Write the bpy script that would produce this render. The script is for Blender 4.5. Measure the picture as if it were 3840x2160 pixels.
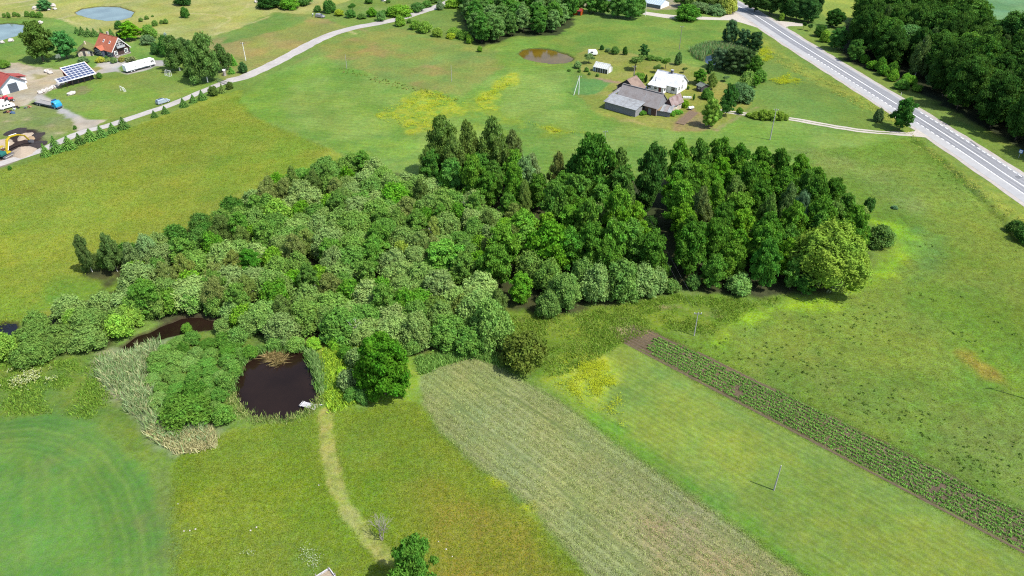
import bpy, math, random
import numpy as np
from mathutils import Vector, Matrix

# ---------------------------------------------------------------- camera, sky, sun, exposure
scene = bpy.context.scene
COL = scene.collection
for o in list(bpy.data.objects):
    bpy.data.objects.remove(o)

CAM_H = 90.0                       # drone altitude in metres
PITCH = math.radians(34.4)         # looking down from the horizontal
FPX = 2773.0                       # focal length in photo pixels (3840 wide)
cam_d = bpy.data.cameras.new('camera')
cam_d.sensor_width = 36.0
cam_d.lens = 36.0 * FPX / 3840.0
cam_d.clip_start = 1.0
cam_d.clip_end = 20000.0
cam = bpy.data.objects.new('camera', cam_d)
COL.objects.link(cam)
cam.location = (0, 0, CAM_H)
cam.rotation_euler = (math.pi / 2 - PITCH, 0, 0)
scene.camera = cam

SUN_AZ = Vector((1.0, -0.55, 0)).normalized()     # horizontal direction towards the sun
SUN_EL = math.radians(57)
world = bpy.data.worlds.new('World')
scene.world = world
world.use_nodes = True
wn = world.node_tree
bg = wn.nodes['Background']
sky = wn.nodes.new('ShaderNodeTexSky')
sky.sky_type = 'NISHITA'
sky.sun_disc = False
sky.sun_elevation = SUN_EL
sky.sun_rotation = math.atan2(SUN_AZ.x, SUN_AZ.y)
sky.air_density = 1.0
sky.dust_density = 1.5
wn.links.new(sky.outputs[0], bg.inputs[0])
bg.inputs[1].default_value = 0.15
sun_d = bpy.data.lights.new('sun', 'SUN')
sun_d.energy = 4.4
sun_d.angle = math.radians(0.53)
sun_d.color = (1.0, 0.965, 0.90)
sun = bpy.data.objects.new('sun', sun_d)
COL.objects.link(sun)
sdir = Vector((SUN_AZ.x * math.cos(SUN_EL), SUN_AZ.y * math.cos(SUN_EL), math.sin(SUN_EL)))
sun.rotation_euler = sdir.to_track_quat('Z', 'Y').to_euler()
sun.location = (60, 0, 200)
scene.view_settings.view_transform = 'Standard'
scene.view_settings.look = 'None'
scene.view_settings.gamma = 1.0
scene.view_settings.exposure = 0.85
scene.render.engine = 'CYCLES'
scene.cycles.use_denoising = False
scene.cycles.max_bounces = 6
scene.cycles.filter_width = 1.15

# ---------------------------------------------------------------- helpers
SP, CP = math.sin(PITCH), math.cos(PITCH)
KV = 3840.0 / 2576.0
rnd = random.Random(7)
nrng = np.random.default_rng(11)

def S(x, y, z=0.0):
    """photo pixel (3840 wide) -> point of the place at height z"""
    u = (x - 1920.0) / FPX
    v = (y - 1080.0) / FPX
    t = (CAM_H - z) / (SP + v * CP)
    return Vector((t * u, t * (CP - v * SP), z))

def V(x, y, z=0.0):
    return S(x * KV, y * KV, z)

def height_at(Y, ysrc):
    v = (ysrc - 1080.0) / FPX
    return CAM_H - Y * (SP + v * CP) / (CP - v * SP)

def depth_of(p):
    return p.y * CP + (CAM_H - p.z) * SP

def lin1(c):
    c = c / 255.0
    return c / 12.92 if c <= 0.04045 else ((c + 0.055) / 1.055) ** 2.4

EXPO = 2.80          # display value of a sunlit level surface per unit of albedo
def alb(r, g, b):
    return np.array([lin1(r) / EXPO, lin1(g) / EXPO, lin1(b) / EXPO])

def lin(r, g, b):
    return (lin1(r), lin1(g), lin1(b), 1.0)

def tag(o, label=None, cat=None, group=None, kind=None):
    if label: o['label'] = label
    if cat: o['category'] = cat
    if group: o['group'] = group
    if kind: o['kind'] = kind
    return o

def link(o, parent=None):
    COL.objects.link(o)
    if parent is not None:
        o.parent = parent
    return o

def thing(name, label, cat, loc=(0, 0, 0), rz=0.0, group=None, scale=None):
    o = bpy.data.objects.new(name, None)
    o.empty_display_size = 0.3
    COL.objects.link(o)
    o.location = loc
    o.rotation_euler = (0, 0, rz)
    if scale: o.scale = scale
    return tag(o, label, cat, group)

class MB:
    """collects simple shapes into one mesh"""
    def __init__(self):
        self.v, self.f = [], []
    def add(self, verts, faces):
        n = len(self.v)
        self.v += [tuple(p) for p in verts]
        self.f += [tuple(i + n for i in f) for f in faces]
        return self
    def box(self, x0, x1, y0, y1, z0, z1, M=None):
        p = [Vector(c) for c in ((x0,y0,z0),(x1,y0,z0),(x1,y1,z0),(x0,y1,z0),(x0,y0,z1),(x1,y0,z1),(x1,y1,z1),(x0,y1,z1))]
        if M is not None: p = [M @ q for q in p]
        return self.add(p, [(3,2,1,0),(4,5,6,7),(0,1,5,4),(1,2,6,5),(2,3,7,6),(3,0,4,7)])
    def prism(self, prof, y0, y1, M=None, axis='y'):
        """profile of (x,z) swept along y"""
        n = len(prof)
        if axis == 'y':
            a = [Vector((x, y0, z)) for x, z in prof]; b = [Vector((x, y1, z)) for x, z in prof]
        else:
            a = [Vector((y0, x, z)) for x, z in prof]; b = [Vector((y1, x, z)) for x, z in prof]
        p = a + b
        if M is not None: p = [M @ q for q in p]
        fs = [tuple(range(n - 1, -1, -1)), tuple(range(n, 2 * n))]
        fs += [(i, (i + 1) % n, n + (i + 1) % n, n + i) for i in range(n)]
        if axis != 'y': fs = [tuple(reversed(f)) for f in fs]
        return self.add(p, [tuple(reversed(f)) for f in fs])
    def tube(self, pts, radii, seg=8, cap=True):
        pts = [Vector(p) for p in pts]
        if not isinstance(radii, (list, tuple)): radii = [radii] * len(pts)
        n0 = len(self.v)
        for i, p in enumerate(pts):
            d = (pts[min(i + 1, len(pts) - 1)] - pts[max(i - 1, 0)])
            d = d.normalized() if d.length > 1e-9 else Vector((0, 0, 1))
            a = d.orthogonal().normalized() if abs(d.z) > .99 else d.cross(Vector((0, 0, 1))).normalized()
            b = d.cross(a)
            for k in range(seg):
                an = 2 * math.pi * k / seg
                self.v.append(tuple(p + (a * math.cos(an) + b * math.sin(an)) * radii[i]))
        for i in range(len(pts) - 1):
            for k in range(seg):
                k2 = (k + 1) % seg
                self.f.append((n0 + i * seg + k, n0 + i * seg + k2, n0 + (i + 1) * seg + k2, n0 + (i + 1) * seg + k))
        if cap:
            self.f.append(tuple(n0 + k for k in range(seg - 1, -1, -1)))
            e = n0 + (len(pts) - 1) * seg
            self.f.append(tuple(e + k for k in range(seg)))
        return self
    def quad(self, a, b, c, d):
        return self.add([a, b, c, d], [(0, 1, 2, 3)])
    def slab(self, a, b, c, d, th):
        """a quad with thickness th below it"""
        a, b, c, d = map(Vector, (a, b, c, d))
        n = (b - a).cross(d - a).normalized() * th
        if n.z < 0: n = -n
        p = [a - n, b - n, c - n, d - n, a, b, c, d]
        return self.add(p, [(3,2,1,0),(4,5,6,7),(0,1,5,4),(1,2,6,5),(2,3,7,6),(3,0,4,7)])
    def mesh(self, name, mat=None, smooth=False):
        me = bpy.data.meshes.new(name)
        me.from_pydata(self.v, [], self.f)
        if mat is not None: me.materials.append(mat)
        if smooth:
            me.polygons.foreach_set('use_smooth', [True] * len(me.polygons))
        me.update()
        return me
    def build(self, name, mat, parent=None, smooth=False):
        return link(bpy.data.objects.new(name, self.mesh(name, mat, smooth)), parent)

def np_mesh(name, verts, faces, mat=None, colors=None, attr='tint'):
    """fast mesh from numpy arrays; faces (n,3) or (n,4)"""
    me = bpy.data.meshes.new(name)
    n, k = faces.shape
    me.vertices.add(len(verts)); me.vertices.foreach_set('co', np.asarray(verts, np.float32).ravel())
    me.loops.add(n * k); me.loops.foreach_set('vertex_index', faces.astype(np.int32).ravel())
    me.polygons.add(n)
    me.polygons.foreach_set('loop_start', np.arange(0, n * k, k, dtype=np.int32))
    if colors is not None:
        at = me.color_attributes.new(attr, 'FLOAT_COLOR', 'POINT')
        c4 = np.ones((len(verts), 4), np.float32); c4[:, :3] = colors
        at.data.foreach_set('color', c4.ravel())
    if mat is not None: me.materials.append(mat)
    me.update(calc_edges=True)
    return me

# ---------------------------------------------------------------- materials
def new_mat(name):
    m = bpy.data.materials.new(name); m.use_nodes = True
    nt = m.node_tree
    return m, nt, nt.nodes['Principled BSDF']

MATS = {}
def plain(name, col, rough=0.7, metal=0.0, var=0.18, scale=3.0, bump=0.0, spec=0.3, var2=None, s2=0.35):
    """painted / built surfaces: base colour with two scales of wear"""
    if name in MATS: return MATS[name]
    m, nt, b = new_mat(name)
    N, L = nt.nodes, nt.links
    tc = N.new('ShaderNodeTexCoord')
    no = N.new('ShaderNodeTexNoise'); no.inputs['Scale'].default_value = scale; no.inputs['Detail'].default_value = 6
    L.new(tc.outputs['Object'], no.inputs['Vector'])
    rp = N.new('ShaderNodeMapRange'); rp.inputs['From Min'].default_value = .3; rp.inputs['From Max'].default_value = .7
    rp.inputs['To Min'].default_value = 1 - var; rp.inputs['To Max'].default_value = 1 + var
    L.new(no.outputs['Fac'], rp.inputs['Value'])
    mx = N.new('ShaderNodeMix'); mx.data_type = 'RGBA'; mx.blend_type = 'MULTIPLY'; mx.inputs['Factor'].default_value = 1
    mx.inputs[6].default_value = col
    L.new(rp.outputs[0], mx.inputs[7])
    out = mx.outputs[2]
    if var2 is not None:
        n2 = N.new('ShaderNodeTexNoise'); n2.inputs['Scale'].default_value = s2; n2.inputs['Detail'].default_value = 4
        L.new(tc.outputs['Object'], n2.inputs['Vector'])
        r2 = N.new('ShaderNodeMapRange'); r2.inputs['From Min'].default_value = .45; r2.inputs['From Max'].default_value = .68
        L.new(n2.outputs['Fac'], r2.inputs['Value'])
        m2 = N.new('ShaderNodeMix'); m2.data_type = 'RGBA'
        L.new(r2.outputs[0], m2.inputs['Factor']); L.new(out, m2.inputs[6]); m2.inputs[7].default_value = var2
        out = m2.outputs[2]
    L.new(out, b.inputs['Base Color'])
    b.inputs['Roughness'].default_value = rough; b.inputs['Metallic'].default_value = metal
    b.inputs['Specular IOR Level'].default_value = spec
    if bump:
        bp = N.new('ShaderNodeBump'); bp.inputs['Strength'].default_value = bump; bp.inputs['Distance'].default_value = .05
        L.new(no.outputs['Fac'], bp.inputs['Height']); L.new(bp.outputs[0], b.inputs['Normal'])
    MATS[name] = m
    return m

def ground_mat(name, s1=0.9, s2=5.0, k1=0.22, k2=0.30, rows=None, bump=0.35):
    """tint attribute x two scales of mottling; rows = (angle, spacing, strength)"""
    m, nt, b = new_mat(name)
    N, L = nt.nodes, nt.links
    at = N.new('ShaderNodeAttribute'); at.attribute_name = 'tint'
    ge = N.new('ShaderNodeNewGeometry')
    def noise(sc, det, rough=.6, vec=None):
        n = N.new('ShaderNodeTexNoise'); n.inputs['Scale'].default_value = sc; n.inputs['Detail'].default_value = det
        n.inputs['Roughness'].default_value = rough
        L.new(vec if vec is not None else ge.outputs['Position'], n.inputs['Vector']); return n.outputs['Fac']
    def rng(src, a, c, lo=.3, hi=.7):
        r = N.new('ShaderNodeMapRange'); r.inputs['From Min'].default_value = lo; r.inputs['From Max'].default_value = hi
        r.inputs['To Min'].default_value = a; r.inputs['To Max'].default_value = c
        L.new(src, r.inputs['Value']); return r.outputs[0]
    def mul(a, c):
        x = N.new('ShaderNodeMath'); x.operation = 'MULTIPLY'; L.new(a, x.inputs[0]); L.new(c, x.inputs[1]); return x.outputs[0]
    f1 = noise(s1, 5); f2 = noise(s2, 3, .7)
    val = mul(rng(f1, 1 - k1, 1 + k1), rng(f2, 1 - k2, 1 + k2))
    if rows:
        ang, spc, st = rows
        mp = N.new('ShaderNodeMapping'); mp.inputs['Rotation'].default_value = (0, 0, -ang)
        L.new(ge.outputs['Position'], mp.inputs['Vector'])
        wv = N.new('ShaderNodeTexWave'); wv.wave_type = 'BANDS'; wv.bands_direction = 'Y'
        wv.inputs['Scale'].default_value = 2 * math.pi / 20.0 / spc
        wv.inputs['Distortion'].default_value = 1.5; wv.inputs['Detail'].default_value = 3; wv.inputs['Detail Scale'].default_value = 0.6
        L.new(mp.outputs[0], wv.inputs['Vector'])
        val = mul(val, rng(wv.outputs['Fac'], 1 - st, 1 + st * .6, 0, 1))
        # streaks stretched along the rows
        mp2 = N.new('ShaderNodeMapping'); mp2.inputs['Rotation'].default_value = (0, 0, -ang); mp2.inputs['Scale'].default_value = (.12, 1.6, 1)
        mp2.vector_type = 'POINT'
        L.new(mp.outputs[0], mp2.inputs['Vector']); mp2.inputs['Rotation'].default_value = (0, 0, 0)
        val = mul(val, rng(noise(.9, 5, .65, mp2.outputs[0]), 1 - st, 1 + st))
    mx = N.new('ShaderNodeMix'); mx.data_type = 'RGBA'; mx.blend_type = 'MULTIPLY'; mx.inputs['Factor'].default_value = 1
    L.new(at.outputs['Color'], mx.inputs[6]); L.new(val, mx.inputs[7])
    # hue drift towards straw and towards blue-green
    f3 = noise(.35, 6, .7)
    hs = N.new('ShaderNodeHueSaturation'); L.new(mx.outputs[2], hs.inputs['Color'])
    L.new(rng(f3, .485, .515), hs.inputs['Hue']); L.new(rng(noise(2.2, 3), .85, 1.1), hs.inputs['Saturation'])
    L.new(hs.outputs[0], b.inputs['Base Color'])
    b.inputs['Roughness'].default_value = .95; b.inputs['Specular IOR Level'].default_value = .1
    bp = N.new('ShaderNodeBump'); bp.inputs['Strength'].default_value = bump; bp.inputs['Distance'].default_value = .25
    ad = N.new('ShaderNodeMath'); ad.operation = 'ADD'; L.new(f1, ad.inputs[0]); L.new(f2, ad.inputs[1])
    L.new(ad.outputs[0], bp.inputs['Height']); L.new(bp.outputs[0], b.inputs['Normal'])
    return m

def leaf_mat(name, trans=.35, var=.45, gloss=0.0):
    """foliage: the object's own colour with leaf to leaf variation"""
    m, nt, b = new_mat(name)
    N, L = nt.nodes, nt.links
    N.remove(b)
    oi = N.new('ShaderNodeObjectInfo'); ge = N.new('ShaderNodeNewGeometry')
    r = N.new('ShaderNodeMapRange'); r.inputs['To Min'].default_value = 1 - var; r.inputs['To Max'].default_value = 1 + var
    L.new(ge.outputs['Random Per Island'], r.inputs['Value'])
    tc = N.new('ShaderNodeTexCoord')
    no = N.new('ShaderNodeTexNoise'); no.inputs['Scale'].default_value = 4.0; no.inputs['Detail'].default_value = 3
    L.new(tc.outputs['Object'], no.inputs['Vector'])
    hs = N.new('ShaderNodeHueSaturation'); L.new(oi.outputs['Color'], hs.inputs['Color'])
    h = N.new('ShaderNodeMapRange'); h.inputs['From Min'].default_value = .3; h.inputs['From Max'].default_value = .7
    h.inputs['To Min'].default_value = .485; h.inputs['To Max'].default_value = .515
    L.new(no.outputs['Fac'], h.inputs['Value']); L.new(h.outputs[0], hs.inputs['Hue'])
    L.new(r.outputs[0], hs.inputs['Value'])
    d = N.new('ShaderNodeBsdfDiffuse'); t = N.new('ShaderNodeBsdfTranslucent')
    L.new(hs.outputs[0], d.inputs['Color'])
    wm = N.new('ShaderNodeMix'); wm.data_type = 'RGBA'; wm.blend_type = 'MULTIPLY'; wm.inputs['Factor'].default_value = 1
    L.new(hs.outputs[0], wm.inputs[6]); wm.inputs[7].default_value = (1.25, 1.2, .5, 1)
    L.new(wm.outputs[2], t.inputs['Color'])
    mx = N.new('ShaderNodeMixShader'); mx.inputs[0].default_value = trans
    L.new(d.outputs[0], mx.inputs[1]); L.new(t.outputs[0], mx.inputs[2])
    L.new(mx.outputs[0], N['Material Output'].inputs['Surface'])
    return m

def tint_leaf_mat(name, trans=.3, var=.35):
    """low plants: colour from the tint attribute"""
    m = leaf_mat(name, trans, var)
    nt = m.node_tree
    at = nt.nodes.new('ShaderNodeAttribute'); at.attribute_name = 'tint'
    hs = [n for n in nt.nodes if n.type == 'HUE_SAT'][0]
    nt.links.new(at.outputs['Color'], hs.inputs['Color'])
    return m

def water_mat(name, col, bump=.03, scale=3.0):
    m, nt, b = new_mat(name)
    N, L = nt.nodes, nt.links
    ge = N.new('ShaderNodeNewGeometry')
    no = N.new('ShaderNodeTexNoise'); no.inputs['Scale'].default_value = scale; no.inputs['Detail'].default_value = 3
    L.new(ge.outputs['Position'], no.inputs['Vector'])
    n2 = N.new('ShaderNodeTexNoise'); n2.inputs['Scale'].default_value = .12; n2.inputs['Detail'].default_value = 3
    L.new(ge.outputs['Position'], n2.inputs['Vector'])
    r = N.new('ShaderNodeMapRange'); r.inputs['From Min'].default_value = .3; r.inputs['From Max'].default_value = .7
    r.inputs['To Min'].default_value = .75; r.inputs['To Max'].default_value = 1.3
    L.new(n2.outputs['Fac'], r.inputs['Value'])
    mx = N.new('ShaderNodeMix'); mx.data_type = 'RGBA'; mx.blend_type = 'MULTIPLY'; mx.inputs['Factor'].default_value = 1
    mx.inputs[6].default_value = col; L.new(r.outputs[0], mx.inputs[7])
    L.new(mx.outputs[2], b.inputs['Base Color'])
    b.inputs['Roughness'].default_value = .08; b.inputs['IOR'].default_value = 1.33; b.inputs['Specular IOR Level'].default_value = .35
    bp = N.new('ShaderNodeBump'); bp.inputs['Strength'].default_value = bump; bp.inputs['Distance'].default_value = .1
    L.new(no.outputs['Fac'], bp.inputs['Height']); L.new(bp.outputs[0], b.inputs['Normal'])
    return m
# ---------------------------------------------------------------- noise and distance fields
_T = np.random.default_rng(5).random((256, 256))
def vnoise(x, y, s, seed=0):
    x = x / s + seed * 17.31; y = y / s + seed * 41.7
    ix = np.floor(x).astype(int); iy = np.floor(y).astype(int)
    fx = x - ix; fy = y - iy
    fx = fx * fx * (3 - 2 * fx); fy = fy * fy * (3 - 2 * fy)
    a = _T[ix % 256, iy % 256]; b = _T[(ix + 1) % 256, iy % 256]
    c = _T[ix % 256, (iy + 1) % 256]; d = _T[(ix + 1) % 256, (iy + 1) % 256]
    return (a * (1 - fx) + b * fx) * (1 - fy) + (c * (1 - fx) + d * fx) * fy
def fbm(x, y, s, seed=0, octv=4):
    r = 0; a = 1; t = 0
    for i in range(octv):
        r = r + a * vnoise(x, y, s / 2 ** i, seed + i * 3); t += a; a *= .55
    return r / t
def sstep(a, b, x):
    t = np.clip((x - a) / (b - a), 0, 1); return t * t * (3 - 2 * t)

def poly_sd(px, py, poly):
    """signed distance, positive inside"""
    d = np.full(px.shape, 1e18); inside = np.zeros(px.shape, bool)
    n = len(poly)
    for i in range(n):
        ax, ay = poly[i]; bx, by = poly[(i + 1) % n]
        ex, ey = bx - ax, by - ay
        wx, wy = px - ax, py - ay
        t = np.clip((wx * ex + wy * ey) / (ex * ex + ey * ey + 1e-12), 0, 1)
        d = np.minimum(d, (wx - ex * t) ** 2 + (wy - ey * t) ** 2)
        c = (ay > py) != (by > py)
        xi = ax + (py - ay) * ex / (ey if abs(ey) > 1e-12 else 1e-12)
        inside ^= c & (px < xi)
    d = np.sqrt(d)
    return np.where(inside, d, -d)
def line_d(px, py, pts):
    d = np.full(px.shape, 1e18)
    for (ax, ay), (bx, by) in zip(pts[:-1], pts[1:]):
        ex, ey = bx - ax, by - ay
        wx, wy = px - ax, py - ay
        t = np.clip((wx * ex + wy * ey) / (ex * ex + ey * ey + 1e-12), 0, 1)
        d = np.minimum(d, (wx - ex * t) ** 2 + (wy - ey * t) ** 2)
    return np.sqrt(d)
def wpoly(pts, src=False):
    """pixel outline on level ground -> place outline"""
    f = S if src else V
    return [tuple(f(x, y)[:2]) for x, y in pts]

# ---------------------------------------------------------------- the land: outlines of fields, ponds, yards
POND_OUT = {
 'pond': wpoly([(690,880),(740,878),(772,886),(788,928),(801,955),(806,985),(797,1014),(772,1034),(722,1054),(652,1054),(618,1040),(592,1008),(584,975),(597,940),(618,908),(650,886)]),
 'stream': wpoly([(300,870),(335,845),(400,818),(450,796),(500,792),(560,806),(548,826),(490,832),(420,848),(345,868),(310,885)]),
 'ditch_pool': wpoly([(-60,820),(10,806),(48,806),(44,838),(12,870),(-60,900)]),
 'brown_pond': wpoly([(1302,134),(1312,124),(1340,119),(1380,122),(1425,134),(1444,144),(1440,152),(1420,158),(1390,160),(1350,155),(1318,146)]),
 'blue_pond': wpoly([(186,30),(205,20),(250,14),(300,15),(338,28),(330,42),(305,50),(270,52),(230,46),(195,36)]),
 'garden_pond': wpoly([(-80,66),(20,56),(62,60),(60,78),(40,90),(0,101),(-80,110)]),
 'reed_pond': wpoly([(1772,140),(1790,134),(1815,138),(1812,158),(1785,164),(1772,152)]),
}
REG = []
def R(pts, a, b=None, soft=.6, ns=6.0, en=.6, name=None, src=False, k=1.0, seed=None, line=None):
    REG.append(dict(poly=wpoly(pts, src), a=alb(*a), b=alb(*(b or a)), soft=soft, ns=ns, en=en, name=name, k=k, line=line,
                    seed=len(REG) + 20 if seed is None else seed))

# far meadows, top
R([(-400,-120),(1060,-120),(960,10),(800,32),(780,37),(690,32),(560,85),(470,128),(420,110),(390,86),(330,106),(200,76),(150,46),(60,42),(-400,60)],(176,184,92),(190,190,112), 1.5, 9, 2)
for pts,w in (([(150,47),(190,58),(250,80),(330,102)],2.2),([(160,44),(250,20),(340,0),(420,-20)],2.0),([(420,112),(520,92),(600,70),(690,38)],2.5),([(440,32),(520,36),(575,42),(580,50),(540,72)],1.2),([(0,10),(60,4),(110,-6)],3),([(0,25),(100,8)],1.5),([(730,45),(800,52),(880,78),(915,96)],2.0),([(640,-5),(620,18),(600,32)],1.2)):
    R(pts,(203,197,132),(188,190,110),.8,4,.8,line=w)
R([(-400,70),(60,52),(150,49),(200,74),(330,108),(420,132),(420,150),(240,178),(180,168),(80,160),(40,190),(-400,230)],(122,166,66),(140,172,76),1.2,8,1)
R([(470,128),(560,88),(690,38),(790,36),(860,62),(960,92),(900,70),(820,95),(740,130),(690,158),(610,190),(560,205),(540,180),(500,150)],(152,162,80),(168,158,94),1.5,12,2)
R([(560,88),(690,36),(770,40),(770,58),(640,92),(560,110)],(112,152,62),(128,160,74),2,8,2)
R([(780,36),(1060,-60),(1180,-60),(1130,12),(1060,32),(900,64)],(128,158,66),(146,166,84),1.5,10,2)
# lawn, farm drives and yards, left
R([(130,215),(200,222),(240,207),(320,190),(420,171),(445,195),(548,212),(500,228),(420,256),(330,288),(262,305),(222,302),(180,275),(130,245)],(132,170,64),(150,170,76),.6,10,.6,name='lawn')
R([(165,222),(215,214),(235,225),(220,238),(180,240)],(150,142,98),(132,150,74),1.2,4,1.5,k=.8)
R([(-120,160),(40,158),(95,168),(140,176),(165,172),(190,185),(160,196),(140,212),(150,222),(100,238),(95,246),(60,266),(-120,300)],(212,200,174),(198,184,152),.7,6,1.0,name='yard')
R([(84,186),(118,190),(108,198),(86,200)],(160,158,96),(180,172,120),.8,4,.6)
R([(205,190),(238,172),(250,152),(300,148),(345,150),(420,153),(420,166),(392,166),(372,176),(322,187),(292,180),(268,183),(240,188)],(212,207,198),(198,193,184),.4,5,.3,name='driveway')
R([(296,172),(304,165),(326,165),(330,174),(322,182),(304,180)],(128,160,64),None,.4,5,.3)
R([(232,172),(250,166),(258,172),(240,182)],(160,158,90),(140,160,70),.4,5,.3)
R([(86,244),(98,232),(174,279),(215,300),(266,303),(240,318),(196,332),(182,318),(172,303),(150,291),(104,267),(88,258)],(214,206,192),(200,192,178),.4,5,.4,name='farm_track')
R([(-120,290),(60,272),(98,250),(140,278),(186,308),(188,322),(110,362),(60,348),(-120,345)],(152,162,96),(140,160,78),.8,6,1,name='rough_grass')
for c,w,h in (((75,300),34,9),((125,318),26,8),((20,305),26,9),((150,335),24,7),((100,355),30,8)):
    R([(c[0]-w/2,c[1]),(c[0],c[1]-h/2),(c[0]+w/2,c[1]),(c[0],c[1]+h/2)],(206,192,150),(170,166,110),1.0,2,1.5,k=.85)
R([(18,352),(30,335),(52,324),(85,326),(106,338),(108,356),(95,372),(78,386),(52,392),(15,392),(-20,380)],(64,52,50),(80,66,60),.5,3,.8,name='bare_soil')
R([(-120,372),(10,378),(60,390),(120,368),(60,398),(-120,470)],(186,170,150),(170,150,130),.6,4,.6)
# big meadow left of the copse
R([(-400,560),(0,428),(110,396),(300,327),(560,234),(612,228),(604,256),(640,294),(830,374),(862,400),(720,560),(340,762),(200,770),(-400,960)],(138,168,50),(158,172,60),1.0,14,1.5,name='meadow')
R([(-300,560),(0,440),(300,345),(560,245),(610,265),(520,330),(300,420),(0,560),(-300,640)],(152,166,64),(138,164,54),4,10,4,k=.6)
R([(-200,660),(150,560),(420,470),(560,420),(700,400),(600,480),(300,600),(0,720),(-200,760)],(168,176,54),(144,168,50),4,9,4,k=.6)
R([(150,690),(240,700),(340,690),(350,745),(230,770),(40,800),(0,830),(60,770)],(116,158,52),(128,164,50),2.5,6,2)
# upper flower field
UF=[(606,252),(630,222),(720,168),(800,138),(850,162),(1000,205),(1160,245),(1225,200),(1262,170),(1230,120),(1310,96),(1400,112),(1450,118),(1436,175),(1455,240),(1500,290),(1600,322),(1760,332),(1850,302),(1990,300),(2130,335),(2300,342),(2380,400),(2100,470),(1960,420),(1400,470),(1000,440),(838,378),(640,292)]
R(UF,(124,164,62),(146,176,78),1.0,12,1.2,name='green_field')
R([(606,254),(640,225),(720,175),(800,150),(900,180),(760,200),(700,260),(760,320),(700,315),(640,290)],(132,176,54),(116,164,52),3,7,3,k=.7)
R([(840,376),(880,350),(960,335),(1060,360),(1080,400),(1000,410)],(140,176,60),(122,160,70),2,6,2,k=.8)
R([(1180,250),(1300,300),(1480,330),(1640,350),(1500,345),(1250,345),(1180,320)],(150,170,50),(112,156,62),2,6,2,k=.6)
for pts in ([(920,292),(1000,262),(1055,228),(1100,232),(1155,248),(1165,275),(1120,290),(1080,320),(1030,335),(1010,312),(960,302)],
            [(1195,245),(1240,228),(1248,200),(1290,190),(1286,212),(1255,232),(1215,262),(1250,275),(1220,275)],
            [(1905,145),(1918,120),(1935,122),(1950,140),(1930,155),(1912,152)],[(1938,200),(1985,188),(2020,206),(2005,214),(1960,210)],
            [(1310,305),(1380,325),(1470,338),(1400,335)]):
    R(pts,(190,196,46),(140,176,54),1.5,2.2,4.5,k=.75)
# drier grass between the gravel road and the field
R([(730,165),(800,122),(850,92),(1000,70),(1030,80),(1200,112),(1255,128),(1265,165),(1215,200),(1160,244),(850,162),(800,138)],(152,160,76),(134,162,74),1.0,10,1.5,name='dry_meadow')
for c,w,h in (((960,130),120,34),((1090,175),110,26),((870,140),80,24),((1060,215),90,20),((900,105),70,18)):
    R([(c[0]-w/2,c[1]),(c[0]-w/5,c[1]-h/2),(c[0]+w/3,c[1]-h/3),(c[0]+w/2,c[1]+h/4),(c[0],c[1]+h/2)],(176,152,92),(150,158,76),3,6,3,k=.75)
# meadow round the farmstead pond
R([(1215,118),(1300,95),(1440,62),(1600,48),(1800,50),(1900,84),(1925,120),(1830,110),(1740,115),(1800,140),(1770,165),(1640,140),(1500,112),(1450,118),(1400,110),(1310,96),(1240,125)],(118,158,60),(138,164,66),1.5,9,2)
R([(1240,165),(1260,130),(1310,112),(1400,110),(1460,130),(1440,180),(1330,172)],(138,166,58),(120,162,58),2,6,2,k=.8)
# farm lawn
R([(1440,142),(1480,120),(1560,128),(1660,150),(1760,168),(1800,200),(1850,222),(1890,262),(1870,284),(1800,322),(1752,332),(1690,330),(1600,312),(1500,284),(1456,238),(1478,196),(1440,162)],(164,166,82),(148,162,66),.8,7,1,name='farm_lawn')
R([(1455,196),(1520,200),(1540,206),(1500,238),(1462,240),(1440,232)],(112,160,78),None,.7,6,.6)
R([(1500,196),(1560,205),(1570,212),(1520,206)],(176,150,118),None,.7,3,.5)
R([(1690,328),(1700,300),(1738,270),(1775,290),(1790,322),(1752,332)],(170,146,104),(158,152,90),.8,4,1)
R([(1752,318),(1800,322),(1870,284),(1905,270),(1850,300),(1800,330)],(176,158,118),(150,156,84),.8,4,.8)
R([(1540,290),(1600,302),(1640,318),(1560,305)],(190,174,116),(160,160,80),1,4,1,k=.8)
# verges of the highway
R([(1905,84),(1960,128),(2100,200),(2250,282),(2300,338),(2380,392),(2576,520),(2800,680),(2800,760),(2560,562),(2420,455),(2270,322),(2080,222),(1925,142)],(166,178,70),(138,162,60),2.0,3.5,1.5,name='verge',k=.9)
R([(2400,430),(2450,490),(2520,560),(2600,640),(2560,620),(2470,530)],(96,134,54),None,1.5,4,1.5,k=.7)
R([(1990,68),(2060,92),(2180,160),(2300,235),(2576,392),(2900,600),(2900,560),(2620,380),(2420,270),(2250,190),(2100,100),(2030,62)],(136,164,62),(150,164,74),1.2,5,1.2,name='road_verge')
# pale fields beyond the forest
R([(2040,-60),(2200,-60),(2160,45),(2085,45),(2060,30)],(166,180,72),(150,172,70),1.5,9,1)
R([(2420,-120),(3200,-120),(3200,120),(2560,95),(2460,60)],(126,172,116),(112,160,100),1.5,12,2)
R([(2420,-20),(2576,-8),(2800,-2),(2800,-12),(2500,-26)],(206,196,180),None,.6,5,.5)
R([(1430,-60),(1760,-60),(1740,20),(1640,26),(1440,16)],(186,176,150),(150,156,100),1.5,6,2)
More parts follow.
